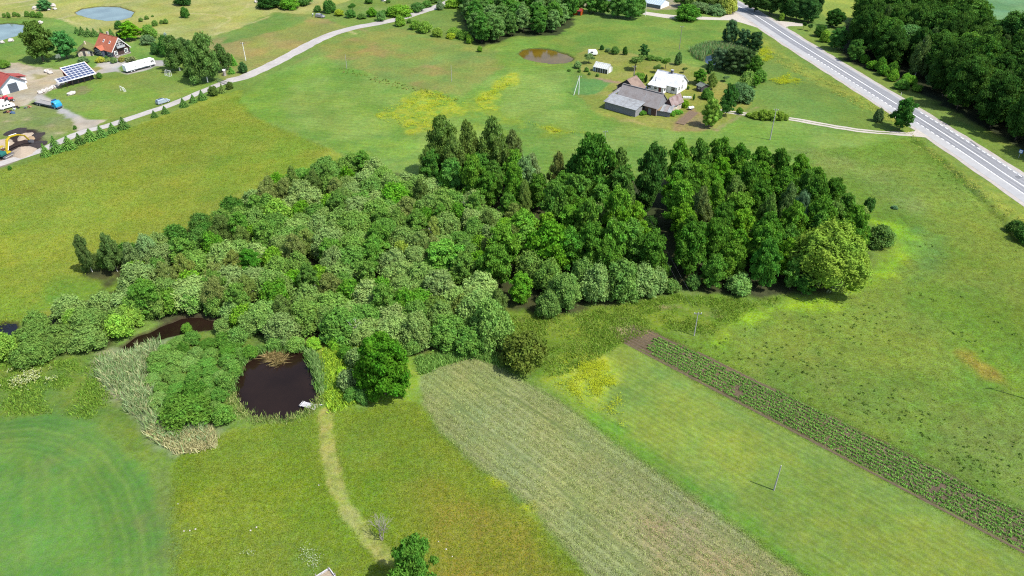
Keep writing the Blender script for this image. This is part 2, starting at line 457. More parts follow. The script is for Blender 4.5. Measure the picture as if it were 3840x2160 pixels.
# pasture on the right with the bright rim round the copse
R([(1960,380),(2100,376),(2300,345),(2420,440),(2576,600),(2900,900),(2900,1500),(2576,1285),(1640,832),(1790,850),(1800,800),(1900,770),(2060,750),(2190,690),(2200,560),(2120,470)],(118,154,48),(136,160,60),1.5,16,2,name='pasture')
R([(2000,380),(2130,380),(2250,440),(2350,520),(2300,540),(2150,480),(2050,430)],(146,162,88),(126,158,70),5,8,5,k=.7)
R([(1900,930),(2100,900),(2300,960),(2576,1060),(2900,1200),(2900,1400),(2576,1270),(2200,1090)],(134,150,70),(116,146,56),5,7,5,k=.7)
R([(2380,770),(2576,780),(2800,820),(2800,1050),(2576,1010),(2420,900)],(128,160,42),(116,152,46),6,10,5,k=.7)
R([(2440,900),(2500,935),(2530,960),(2470,945)],(176,150,62),None,2,3,2.5,k=.7)
R([(2180,550),(2260,556),(2300,590),(2310,628),(2240,694),(2080,764),(1900,800),(1800,856),(1790,830),(1830,800),(1950,770),(2100,740),(2200,690),(2270,630),(2230,590)],(164,206,36),(148,192,40),2.5,6,2.5,k=.95)
R([(2300,580),(2360,600),(2380,660),(2300,720),(2290,650)],(110,158,74),None,4,6,4,k=.6)
# wet grass below the copse
R([(1240,760),(1400,780),(1560,762),(1700,735),(1850,745),(2000,740),(1900,780),(1790,840),(1640,830),(1560,865),(1440,935),(1380,960),(1290,910),(1260,830)],(116,152,44),(132,158,52),2,4,2,name='wet_grass')
for x,y,w in ((1400,800,40),(1440,790,30),(1740,740,60),(1710,775,26),(1310,805,30),(1560,800,36),(1800,790,30),(1660,770,30),(1340,850,26)):
    R([(x-w/2,y),(x,y-w/7),(x+w/2,y+2),(x,y+w/7)],(176,158,112),(120,146,70),.8,2,1.5,k=.7)
# floor of the copse and of the woods
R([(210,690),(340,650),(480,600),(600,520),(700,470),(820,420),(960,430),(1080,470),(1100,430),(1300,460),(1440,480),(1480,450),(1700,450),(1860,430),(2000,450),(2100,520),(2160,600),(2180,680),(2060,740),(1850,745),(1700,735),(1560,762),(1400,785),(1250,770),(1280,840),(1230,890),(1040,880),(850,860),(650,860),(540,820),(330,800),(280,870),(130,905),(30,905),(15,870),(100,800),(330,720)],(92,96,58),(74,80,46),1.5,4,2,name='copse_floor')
R([(1585,450),(1640,480),(1660,600),(1700,735),(1660,740),(1630,620)],(58,66,40),(74,86,46),1.2,4,1.2)  # floor of the lane, darkened in colour for the shade there
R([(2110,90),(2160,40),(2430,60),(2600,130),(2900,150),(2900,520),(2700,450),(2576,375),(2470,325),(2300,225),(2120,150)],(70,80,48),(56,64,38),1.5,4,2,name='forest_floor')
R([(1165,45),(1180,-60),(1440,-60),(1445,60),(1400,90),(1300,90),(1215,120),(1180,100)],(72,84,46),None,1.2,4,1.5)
# reeds and weeds by the ponds
R([(-200,905),(130,905),(290,880),(400,850),(640,860),(600,1040),(560,1090),(450,1150),(330,1140),(260,1060),(120,1035),(-200,1060)],(126,152,58),(112,148,62),2,4,2,name='weeds')
R([(230,900),(330,870),(430,850),(400,900),(380,950),(400,1040),(520,1080),(560,1085),(540,1130),(450,1145),(380,1110),(300,1010),(240,950)],(148,166,122),(170,172,130),1.5,3,1.5,name='reed_bed')
R([(810,870),(850,860),(1040,880),(1050,940),(1040,1010),(900,1020),(815,1040),(805,990)],(142,178,50),(160,186,64),1.5,3,1.5)
# near crop fields
R([(-400,1180),(-200,1090),(0,1056),(120,1046),(220,1066),(300,1110),(370,1200),(415,1320),(432,1449),(440,1800),(-600,1800)],(106,156,68),(120,164,74),.8,12,.8,name='crop_field')
R([(430,1160),(560,1092),(800,1040),(1040,1008),(1065,1030),(1110,1090),(1300,1260),(1480,1449),(1640,1800),(430,1800),(420,1449),(420,1280)],(130,160,42),(148,166,52),1.2,9,1,name='hay_meadow')
R([(560,1092),(800,1042),(1040,1012),(1080,1100),(960,1140),(700,1150),(450,1200)],(134,164,52),(124,160,56),4,6,3,k=.7)
R([(1080,1180),(1240,1260),(1420,1440),(1500,1620),(1200,1700),(1100,1480),(1040,1300)],(176,158,64),(160,160,56),6,6,5,k=.9)
R([(600,1380),(820,1360),(900,1420),(860,1560),(600,1560)],(126,156,64),(150,166,60),4,4,4,k=.6)
R([(818,1036),(824,1130),(838,1200),(872,1280),(932,1360),(975,1405)],(186,184,98),(166,178,80),.35,1.5,.5,line=2.3)
R([(395,1150),(440,1200),(455,1449),(460,1800),(415,1800),(425,1449),(405,1300)],(122,150,76),None,1.2,3,1.5,k=.8)
R([(1058,952),(1096,926),(1190,898),(1255,922),(1400,1000),(1560,1118),(1800,1290),(2045,1462),(2300,1800),(1640,1800),(1480,1449),(1330,1272),(1200,1172),(1100,1076),(1062,1010)],(156,172,104),(168,174,112),.5,10,.5,name='rye_field')
R([(1620,1200),(1800,1300),(2045,1470),(2300,1800),(1800,1800),(1640,1480),(1560,1300)],(190,172,122),(178,174,118),8,6,5,k=.95)
R([(1396,958),(1440,928),(1560,868),(1606,880),(1800,985),(2200,1190),(2576,1392),(2900,1570),(2900,1800),(2300,1800),(2045,1462),(1800,1285),(1560,1114),(1420,1008)],(130,160,68),(146,166,66),.7,11,.7,name='green_strip')
R([(1600,890),(1800,990),(2200,1198),(2576,1400),(2576,1430),(2200,1240),(1800,1030),(1610,920)],(122,162,80),None,2.5,6,2,k=.5)
R([(1420,1008),(1560,1112),(1800,1285),(2045,1462),(2070,1450),(1800,1250),(1560,1080),(1430,985)],(112,162,48),None,1.5,6,1.2,k=.8)
R([(1404,972),(1445,930),(1512,912),(1535,965),(1548,1050),(1500,1030),(1450,1000)],(192,204,58),(164,190,62),3.0,2.0,4.5,k=.85)
R([(1540,832),(1590,818),(1642,834),(1800,906),(2200,1100),(2576,1288),(2900,1450),(2900,1570),(2576,1388),(2200,1188),(1800,982),(1602,878),(1562,858)],(140,122,94),(122,106,80),.5,5,.5,name='potato_field')
R([(1536,828),(1580,816),(1640,830),(1620,842),(1560,850)],(208,192,150),(180,162,126),.8,2,1.5)
R([(1225,1200),(1262,1210),(1270,1222),(1245,1225)],(200,206,40),None,.6,1,1.5,k=.8)
R([(1310,1268),(1345,1272),(1350,1284),(1325,1288)],(200,206,50),None,.6,1,1.5,k=.8)

# ---------------------------------------------------------------- evaluate the land on a grid
HWY = [tuple(S(x, y)[:2]) for x, y in ((2773,25),(3000,166),(3359,388),(3560,514),(3751,640))]
HWY = [(36*CAM_H/85, 500*CAM_H/85), (86*CAM_H/85, 402*CAM_H/85)] + HWY + [(HWY[-1][0] + 2.2, HWY[-1][1] - 30), (HWY[-1][0] + 2, HWY[-1][1] - 110), (HWY[-1][0] - 1, -60)]

def land(px, py):
    """tint, height and field index of points"""
    n = len(px)
    base = alb(118, 156, 60); base2 = alb(142, 164, 74)
    w = fbm(px, py, 18, 1)[:, None]
    col = base * (1 - w) + base2 * w
    reg = np.zeros(n, int)
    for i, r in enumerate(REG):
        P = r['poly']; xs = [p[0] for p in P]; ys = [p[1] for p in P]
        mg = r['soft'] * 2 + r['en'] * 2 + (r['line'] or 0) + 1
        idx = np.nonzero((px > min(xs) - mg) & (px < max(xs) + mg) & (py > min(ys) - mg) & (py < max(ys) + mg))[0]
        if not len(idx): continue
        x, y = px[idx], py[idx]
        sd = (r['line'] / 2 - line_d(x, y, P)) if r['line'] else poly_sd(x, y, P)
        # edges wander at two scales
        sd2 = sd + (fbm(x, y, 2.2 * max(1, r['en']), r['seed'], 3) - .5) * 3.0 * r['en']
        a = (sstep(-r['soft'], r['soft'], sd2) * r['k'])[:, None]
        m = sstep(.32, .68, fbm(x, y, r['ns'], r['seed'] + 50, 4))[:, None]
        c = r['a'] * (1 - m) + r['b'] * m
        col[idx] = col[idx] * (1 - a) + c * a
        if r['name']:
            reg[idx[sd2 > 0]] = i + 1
    col *= (0.88 + 0.24 * fbm(px, py, 35, 9, 3))[:, None]
    col *= (0.90 + 0.20 * fbm(px, py, 3.0, 12, 3))[:, None]
    # drifts of redder and of bluer grass
    d1 = (fbm(px, py, 22, 41, 4) - .5)[:, None] * 2; d2 = (fbm(px, py, 6, 42, 4) - .5)[:, None] * 2
    col *= 1 + d1 * np.array([.13, .03, -.16]) + d2 * np.array([.11, .02, -.10])
    col *= 1 + (fbm(px, py, 9, 43, 4) - .5)[:, None] * .34
    # tramlines of the near crop field
    cf = [i for i, r in enumerate(REG) if r['name'] == 'crop_field'][0]
    m = reg == cf + 1
    if m.any():
        x, y = px[m], py[m]
        edge = poly_sd(x, y, REG[cf]['poly'])
        hw = lambda c, w_: np.exp(-((edge + (fbm(x, y, 6, 3) - .5) * 1.0 - c) / w_) ** 2)
        tr = np.zeros(len(x))
        for c, w_, k in ((3.2, .45, .8), (5.4, .5, .6), (7.6, .5, .45)): tr = np.maximum(tr, hw(c, w_) * k)
        inner = sstep(7.5, 9.5, edge)
        ln_ = (.5 + .5 * np.sin(edge * 2 * np.pi / 1.15 + 2 * fbm(x, y, 7, 19))) * (1 - inner) * sstep(0, 1, edge)
        col[m] *= (1 - .17 * ln_)[:, None]
        ux = x + (y - 100) * .505
        st = np.exp(-((np.mod(ux + 60 + (fbm(x, y, 9, 8) - .5) * 1.2, 3.1) - 1.5) / .5) ** 2) * inner * .65 * sstep(.3, .65, fbm(x, y, 12, 30))
        tr = np.maximum(tr, st)[:, None] * (.4 + .6 * vnoise(x, y, 2.5, 4))[:, None]
        col[m] = col[m] * (1 - tr * .6) + alb(146, 176, 82) * tr * .6
        br = sstep(.66, .8, fbm(x, y, 5, 77, 3))[:, None] * .2 * (1 - inner * .5)[:, None]
        col[m] = col[m] * (1 - br) + alb(150, 132, 100) * br
    # wheel tracks in the rye
    rf = [i for i, r in enumerate(REG) if r['name'] == 'rye_field'][0]
    m = reg == rf + 1
    z = np.zeros(n)
    if m.any():
        x, y = px[m], py[m]
        a0 = V(1640, 1150); a1 = V(2040, 1440)
        tracks = [[V(1180, 960), V(1260, 985), V(1400, 1065), V(1600, 1200), V(1800, 1330), V(2060, 1520)],
                  [V(1090, 955), V(1130, 1000), V(1220, 1080), V(1380, 1200), V(1640, 1449), V(1720, 1540)],
                  [V(1210, 1010), V(1250, 995), V(1290, 1000), V(1340, 1030), V(1480, 1130)],
                  [V(1110, 930), V(1200, 935), V(1300, 975), V(1430, 1055)]]
        for k, tl in enumerate(tracks):
            d = line_d(x, y, [tuple(p[:2]) for p in tl])
            t = (np.exp(-(d / .3) ** 2) * (.7 if k < 3 else .35))[:, None]
            col[m] = col[m] * (1 - t) + alb(112, 132, 62) * t
    for nm, P in POND_OUT.items():
        xs = [p[0] for p in P]; ys = [p[1] for p in P]
        idx = np.nonzero((px > min(xs) - 4) & (px < max(xs) + 4) & (py > min(ys) - 4) & (py < max(ys) + 4))[0]
        if not len(idx): continue
        sd = poly_sd(px[idx], py[idx], P) + (fbm(px[idx], py[idx], 1.6, 6, 3) - .5) * .9
        z[idx] = np.minimum(z[idx], -1.3 * sstep(-.7, 2.0, sd))
        t = sstep(-.5, .3, sd)[:, None] * .85
        col[idx] = col[idx] * (1 - t) + alb(82, 70, 52) * t
    # ditch beside the highway
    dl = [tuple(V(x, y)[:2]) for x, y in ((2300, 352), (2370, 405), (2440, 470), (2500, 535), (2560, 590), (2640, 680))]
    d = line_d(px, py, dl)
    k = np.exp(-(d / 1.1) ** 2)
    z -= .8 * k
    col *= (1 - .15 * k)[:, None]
    return col, z, reg

def grid_part(x0, x1, y0, y1, h):
    nx = int(round((x1 - x0) / h)); ny = int(round((y1 - y0) / h))
    gx, gy = np.meshgrid(np.linspace(x0, x1, nx + 1), np.linspace(y0, y1, ny + 1))
    px, py = gx.ravel(), gy.ravel()
    i = np.arange(ny)[:, None] * (nx + 1) + np.arange(nx)[None, :]
    f = np.stack([i, i + 1, i + nx + 2, i + nx + 1], -1).reshape(-1, 4)
    return px, py, f

GX0, GX1, GY0, GY1, GYM = -312.0, 312.0, 44.8, 428.8, 140.8
parts = []
for (x0, x1, y0, y1, h) in ((-144.0, 144.0, GY0, GYM, .4), (GX0, GX1, GYM, GY1, .8), (GX0, -144.0, GY0, GYM, 1.6), (144.0, GX1, GY0, GYM, 1.6)):
    px, py, f = grid_part(x0, x1, y0, y1, h)
    if h <= .8:   # keep what can be seen, with a wide margin
        cx = px[f].mean(1); cy = py[f].mean(1)
        coarse = np.abs(cx) > (cy * CP + CAM_H * SP) * 1920 / FPX + 30
        if h == .8: f_keep = ~coarse
        else: f_keep = np.ones(len(f), bool)
        fc = f[~f_keep]; f = f[f_keep]
        # beyond the margin use one quad in sixteen
        if len(fc):
            nx = int(round((x1 - x0) / h)); ny = int(round((y1 - y0) / h))
            ii = fc[:, 0]; gyi, gxi = ii // (nx + 1), ii % (nx + 1)
            blk = set(zip((gyi // 4).tolist(), (gxi // 4).tolist()))
            kept = set(zip(((f[:, 0] // (nx + 1)) // 4).tolist(), ((f[:, 0] % (nx + 1)) // 4).tolist()))
            big = [(b, a) for b, a in blk - kept]
            mixed = blk & kept
            mm = np.array([(int(b), int(a)) in mixed for b, a in zip(gyi // 4, gxi // 4)])
            f = np.concatenate([f, fc[mm]]) if mm.any() else f
            bq = np.array([[b * 4 * (nx + 1) + a * 4, b * 4 * (nx + 1) + a * 4 + 4, (b * 4 + 4) * (nx + 1) + a * 4 + 4, (b * 4 + 4) * (nx + 1) + a * 4] for b, a in big])
            f = np.concatenate([f, bq])
        use, inv = np.unique(f, return_inverse=True)
        px, py, f = px[use], py[use], inv.reshape(-1, 4)
    parts.append((px, py, f))
FX, FY = 9000.0, 9000.0
rx = np.array([-FX, FX, FX, -FX, GX0, GX1, GX1, GX0]); ry = np.array([-FY, -FY, FY, FY, GY0, GY0, GY1, GY1])
parts.append((rx, ry, np.array([[0, 1, 5, 4], [1, 2, 6, 5], [2, 3, 7, 6], [3, 0, 4, 7]])))
off = 0; PX, PY, FF = [], [], []
for px, py, f in parts:
    PX.append(px); PY.append(py); FF.append(f + off); off += len(px)
PX, PY, FF = np.concatenate(PX), np.concatenate(PY), np.concatenate(FF)
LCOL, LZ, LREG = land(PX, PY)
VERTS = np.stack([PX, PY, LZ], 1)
freg = LREG[FF[:, 0]]
# a face whose corners disagree goes with the higher number of votes of its first two corners
row_ang = math.atan2(V(2576, 1390).y - V(1602, 878).y, V(2576, 1390).x - V(1602, 878).x)
GM = {None: ground_mat('grassland'),
      'rye_field': ground_mat('rye', 1.1, 6, .2, .38, (row_ang - .03, .9, .12), .4),
      'green_strip': ground_mat('young_crop', .8, 5, .2, .25, (row_ang, 1.1, .08), .35),
      'potato_field': ground_mat('tilled_soil', 1.2, 6, .2, .3, (row_ang, .75, .25), .5),
      'crop_field': ground_mat('cereal', 1.1, 6, .14, .28, None, .35),
      'yard': ground_mat('gravel', .8, 6, .16, .2, None, .2), 'driveway': ground_mat('paving', .8, 6, .08, .12, None, .1),
      'pasture': ground_mat('pasture', .7, 3.5, .3, .36, None, .6),
      'green_field': ground_mat('green_field', .8, 4.5, .2, .26, (math.radians(-12), 2.4, .045), .35),
      'meadow': ground_mat('flower_meadow', .8, 4.5, .22, .34, None, .5),
      'hay_meadow': ground_mat('hay', 1.0, 5, .24, .36, None, .5)}
GM['farm_track'] = GM['driveway']
names = {0: 'ground'}
for i, r in enumerate(REG):
    if r['name']: names[i + 1] = r['name']
GROUND_OBJ = {}
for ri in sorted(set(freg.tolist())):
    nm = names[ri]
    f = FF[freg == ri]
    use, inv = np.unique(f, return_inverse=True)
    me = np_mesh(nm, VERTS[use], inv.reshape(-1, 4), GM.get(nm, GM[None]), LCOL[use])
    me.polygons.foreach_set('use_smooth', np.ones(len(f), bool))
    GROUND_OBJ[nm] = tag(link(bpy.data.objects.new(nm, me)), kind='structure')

# ---------------------------------------------------------------- water
def flat_poly(name, poly, z, mat, kind='structure'):
    me = bpy.data.meshes.new(name)
    me.from_pydata([(x, y, z) for x, y in poly], [], [tuple(range(len(poly)))])
    me.materials.append(mat); me.update()
    return tag(link(bpy.data.objects.new(name, me)), kind=kind)
def grow(poly, d):
    c = Vector((sum(p[0] for p in poly) / len(poly), sum(p[1] for p in poly) / len(poly)))
    out = []
    for p in poly:
        v = Vector(p) - c; out.append(tuple(c + v * (1 + d / max(v.length, .1))))
    return out
WM = {'pond': water_mat('peat_water', (.011, .0062, .004, 1), .03), 'stream': None, 'ditch_pool': water_mat('dark_water', (.006, .006, .009, 1), .03),
      'brown_pond': water_mat('brown_water', (.085, .054, .005, 1), .06, 2.0), 'blue_pond': water_mat('grey_water', (.10, .135, .125, 1), .05), 'garden_pond': None,
      'reed_pond': water_mat('blue_water', (.02, .035, .06, 1), .04)}
WM['stream'] = WM['pond']; WM['garden_pond'] = WM['blue_pond']
for nm, P in POND_OUT.items():
    flat_poly(nm, grow(P, 1.2), -.45, WM[nm])
# ---------------------------------------------------------------- roads
def smooth_line(pts, step=3.0):
    """Catmull-Rom through the points"""
    P = [Vector((p[0], p[1])) for p in pts]
    P = [P[0] * 2 - P[1]] + P + [P[-1] * 2 - P[-2]]
    out = []
    for i in range(1, len(P) - 2):
        n = max(1, int((P[i + 1] - P[i]).length / step))
        for k in range(n):
            t = k / n
            a, b, c, d = P[i - 1], P[i], P[i + 1], P[i + 2]
            out.append(.5 * ((2 * b) + (-a + c) * t + (2 * a - 5 * b + 4 * c - d) * t * t + (-a + 3 * b - 3 * c + d) * t ** 3))
    out.append(P[-2])
    return out
def offset(line, d):
    out = []
    for i, p in enumerate(line):
        t = (line[min(i + 1, len(line) - 1)] - line[max(i - 1, 0)]).normalized()
        out.append(p + Vector((t.y, -t.x)) * d)
    return out
def strip(name, line, a, b, z, mat, jitter=0.0, crown=0.0, parent=None, kind='structure', subs=1):
    """band between offsets a and b of the line, thick enough to have an edge"""
    rg = random.Random(hash(name) % 1000)
    cols = []
    for k in range(subs + 1):
        o = a + (b - a) * k / subs
        cols.append(offset(line, o))
    vs, fs = [], []
    for i in range(len(line)):
        for k in range(subs + 1):
            p = cols[k][i]
            j = rg.uniform(-jitter, jitter) if k in (0, subs) else 0
            t = (line[min(i + 1, len(line) - 1)] - line[max(i - 1, 0)]).normalized()
            q = p + Vector((t.y, -t.x)) * j
            h = z + crown * (1 - abs(2 * k / subs - 1)) if subs > 1 else z
            vs.append((q.x, q.y, h))
    w = subs + 1
    for i in range(len(line) - 1):
        for k in range(subs):
            fs.append((i * w + k, (i + 1) * w + k, (i + 1) * w + k + 1, i * w + k + 1)[::-1])
    me = bpy.data.meshes.new(name); me.from_pydata(vs, [], fs); me.materials.append(mat); me.update()
    o = link(bpy.data.objects.new(name, me), parent)
    if kind: tag(o, kind=kind)
    return o

M_asph = plain('asphalt', (.165, .168, .178, 1), .85, var=.10, scale=.5, var2=(.205, .205, .21, 1), s2=.06)
M_asph2 = plain('worn_asphalt', (.245, .245, .245, 1), .85, var=.08, scale=.5, var2=(.28, .275, .265, 1), s2=.08)
M_shoulder = plain('gravel_shoulder', (.28, .255, .23, 1), .9, var=.14, scale=1.2, var2=(.24, .205, .18, 1), s2=.3)
M_gravel = plain('gravel_road', (.28, .262, .245, 1), .9, var=.12, scale=1.0, var2=(.24, .222, .205, 1), s2=.15)
M_paint = plain('road_paint', (.70, .70, .69, 1), .6, var=.12, scale=2)
M_track = plain('dirt_track', (.31, .28, .24, 1), .9, var=.15, scale=1.5)
M_soil = plain('dark_soil', (.022,.017,.016,1), .95, var=.3, scale=2, bump=.6)

hl = smooth_line(HWY, 4.0)
hs = strip('road_shoulder', hl, -5.6, 7.6, .02, M_shoulder, .25, 0, subs=1)
hr = strip('road', hl, -3.5, 3.2, .035, M_asph)
hw = strip('road_widening', hl, 3.2, 6.2, .034, M_asph2)
strip('road_edge', hl, -4.3, -3.5, .033, M_asph2)
strip('centre_line', hl, -.1, .14, .041, M_paint, parent=hr, kind=None)
M_wheel = plain('polished_asphalt', (.140, .143, .152, 1), .8, var=.12, scale=.4, var2=(.175, .176, .182, 1), s2=.05)
for a_, b_ in ((-2.75, -2.05), (-1.25, -.55), (.7, 1.35), (2.1, 2.7)): strip('wheel_path', hl, a_, b_, .0375, M_wheel, .12, parent=hr, kind=None)
M_patch = plain('asphalt_patch', (.11, .113, .12, 1), .85, var=.2, scale=1.5)
for q in ([(3634,528),(3642,529),(3672,552),(3664,554)], [(3805,662),(3826,656),(3840,664),(3818,672)], [(3300,352),(3306,351),(3322,362),(3316,364)]):
    flat_poly('road_patch', wpoly(q, True), .0395, M_patch)
def along(line, s):
    for a, b in zip(line[:-1], line[1:]):
        l = (b - a).length
        if s <= l: return a + (b - a) * (s / l), (b - a).normalized()
        s -= l
    return line[-1], (line[-1] - line[-2]).normalized()
tot = sum((b - a).length for a, b in zip(hl[:-1], hl[1:]))
p_far = S(3000, 100); p_near = S(3840, 700)
s = 0.0
md = None
while s < tot:
    p, t = along(hl, s)
    if 150 < p.y < 330:
        for off, y_hi, solid_lo in ((-3.35, S(3400, 420).y, 0), (3.05, S(3100, 200).y, S(3665, 558).y)):
            if p.y < y_hi:
                n = Vector((t.y, -t.x)); c = p + n * off
                if md is None:
                    md = MB().box(-.5, .5, -.5, .5, 0, .006).mesh('lane_dash', M_paint)
                o = link(bpy.data.objects.new('lane_dash', md), hr)
                L_ = 1.45 if p.y > solid_lo else 2.3
                o.location = (c.x, c.y, .037); o.rotation_euler = (0, 0, math.atan2(t.y, t.x)); o.scale = (L_, .22, 1)
    s += 2.6 if p.y > S(3665, 558).y else 2.31
# gravel road from the upper edge to the farm gate, and the drive past the spruces
GR = [V(1180,-25)[:2], V(1140,0)[:2], V(1060,30)[:2], V(980,53)[:2], V(900,68)[:2], V(850,81)[:2], V(800,101)[:2], V(760,122)[:2], V(715,146)[:2], V(660,174)[:2], V(610,195)[:2], V(576,203)[:2]]
gl = smooth_line(GR, 3.0)
strip('gravel_road', gl, -2.7, 2.7, .03, M_gravel, .3, .03, subs=4)
DR = [V(580,201)[:2], V(545,215)[:2], V(500,234)[:2], V(430,263)[:2], V(330,297)[:2], V(265,318)[:2], V(215,330)[:2], V(160,352)[:2], V(100,380)[:2], V(50,396)[:2], V(0,412)[:2], V(-80,440)[:2]]
dl_ = smooth_line(DR, 3.0)
strip('drive', dl_, -1.75, 1.75, .026, M_gravel, .2, .02, subs=4)
# cross track to the highway with its two wheel ruts
TR = [S(2700,415)[:2], S(2790,428)[:2], S(2960,445)[:2], S(3100,470)[:2], S(3250,492)[:2], S(3400,503)[:2], S(3480,510)[:2]]
tl = smooth_line(TR, 2.5)
strip('track', tl, -1.35, -.35, .024, M_track, .25); strip('track', tl, .35, 1.4, .024, M_track, .25)
strip('track_turf', tl, -.35, .35, .012, plain('track_turf', (.10, .12, .045, 1), .95, var=.3, scale=2), .12)
flat_poly('track_mouth', wpoly([(3395,498),(3430,492),(3445,478),(3452,468),(3470,472),(3560,530),(3620,565),(3600,566),(3540,540),(3480,515),(3400,510)], True), .027, M_track)
# side road opposite and the lane behind the birches
flat_poly('lane', wpoly([(2410,42),(2480,52),(2540,58),(2700,66),(2760,40),(2790,52),(2860,110),(2780,85),(2740,76),(2640,74),(2500,68),(2410,54)], True), .014, M_track)
flat_poly('lane', wpoly([(2880,75),(2960,82),(3010,88),(3010,98),(2960,98),(2925,108),(2900,98)], True), .014, M_track)
# ---------------------------------------------------------------- buildings
def C(r, g, b):
    a = alb(r, g, b); return (min(.85, a[0]), min(.85, a[1]), min(.85, a[2]), 1.0)
M_white = plain('white_paint', (.72, .72, .70, 1), .6, var=.08, scale=1.5, var2=(.55, .54, .50, 1), s2=.8)
M_whitemetal = plain('white_roof_sheet', (.46, .47, .49, 1), .35, var=.06, scale=1.0, var2=(.36, .36, .36, 1), s2=.6, spec=.4)
M_slate = plain('weathered_slate', C(190,182,180), .85, var=.12, scale=2.5, var2=C(172,158,152), s2=.5)
M_greymetal = plain('grey_sheet', C(204,208,210), .55, var=.10, scale=1.2, var2=C(176,176,176), s2=.7)
M_tanroof = plain('tan_roof', C(186,160,142), .85, var=.12, scale=2, var2=C(160,134,120), s2=.5)
M_redroof = plain('red_roof', C(214,104,92), .7, var=.08, scale=2, var2=C(200,90,80), s2=.6)
M_tile = plain('orange_tiles', C(236,142,106), .75, var=.10, scale=3, var2=C(220,126,96), s2=.7, bump=.3)
M_brick = plain('old_brick', (.085, .045, .036, 1), .9, var=.3, scale=4, var2=(.13, .075, .06, 1), s2=1.2, bump=.3)
M_plank = plain('grey_planks', (.17, .17, .18, 1), .9, var=.35, scale=5)
M_darkplank = plain('dark_planks', (.045, .042, .045, 1), .9, var=.3, scale=5)
M_cream = plain('cream_plaster', (.44, .38, .30, 1), .85, var=.12, scale=2, var2=(.34, .27, .21, 1), s2=.7)
M_brown = plain('brown_boards', (.050, .028, .026, 1), .8, var=.2, scale=4)
M_shadewall = plain('shaded_boards', (.05, .06, .085, 1), .8, var=.2, scale=4)  # the brown house's facade boards, with its bluish shade in their colour
M_glass = plain('window_glass', (.03, .035, .045, 1), .12, var=.1, spec=.6)
M_frame = plain('window_frame', (.66, .66, .65, 1), .6, var=.06)
M_door = plain('red_brown_door', (.11, .025, .02, 1), .7, var=.15)
M_charcoal = plain('charcoal_door', (.055, .068, .085, 1), .6, var=.08)
M_stone = plain('field_stone', (.22, .19, .17, 1), .9, var=.3, scale=3, var2=(.30, .28, .26, 1), s2=1.5, bump=.4)
M_chim = plain('sooty_brick', (.09, .085, .085, 1), .9, var=.25, scale=5)
M_solar = plain('solar_cells', (.030, .042, .095, 1), .25, var=.12, scale=1.2, spec=.6)
M_alu = plain('aluminium', (.42, .43, .45, 1), .4, .3, var=.06)
M_poly = plain('greenhouse_film', (.36, .37, .34, 1), .4, var=.10, scale=2, spec=.5)
M_bluegl = plain('blue_glass', (.10, .16, .20, 1), .2, var=.2, scale=2, spec=.5)
M_turf = plain('turf_roof', C(150,156,88), .95, var=.25, scale=2)

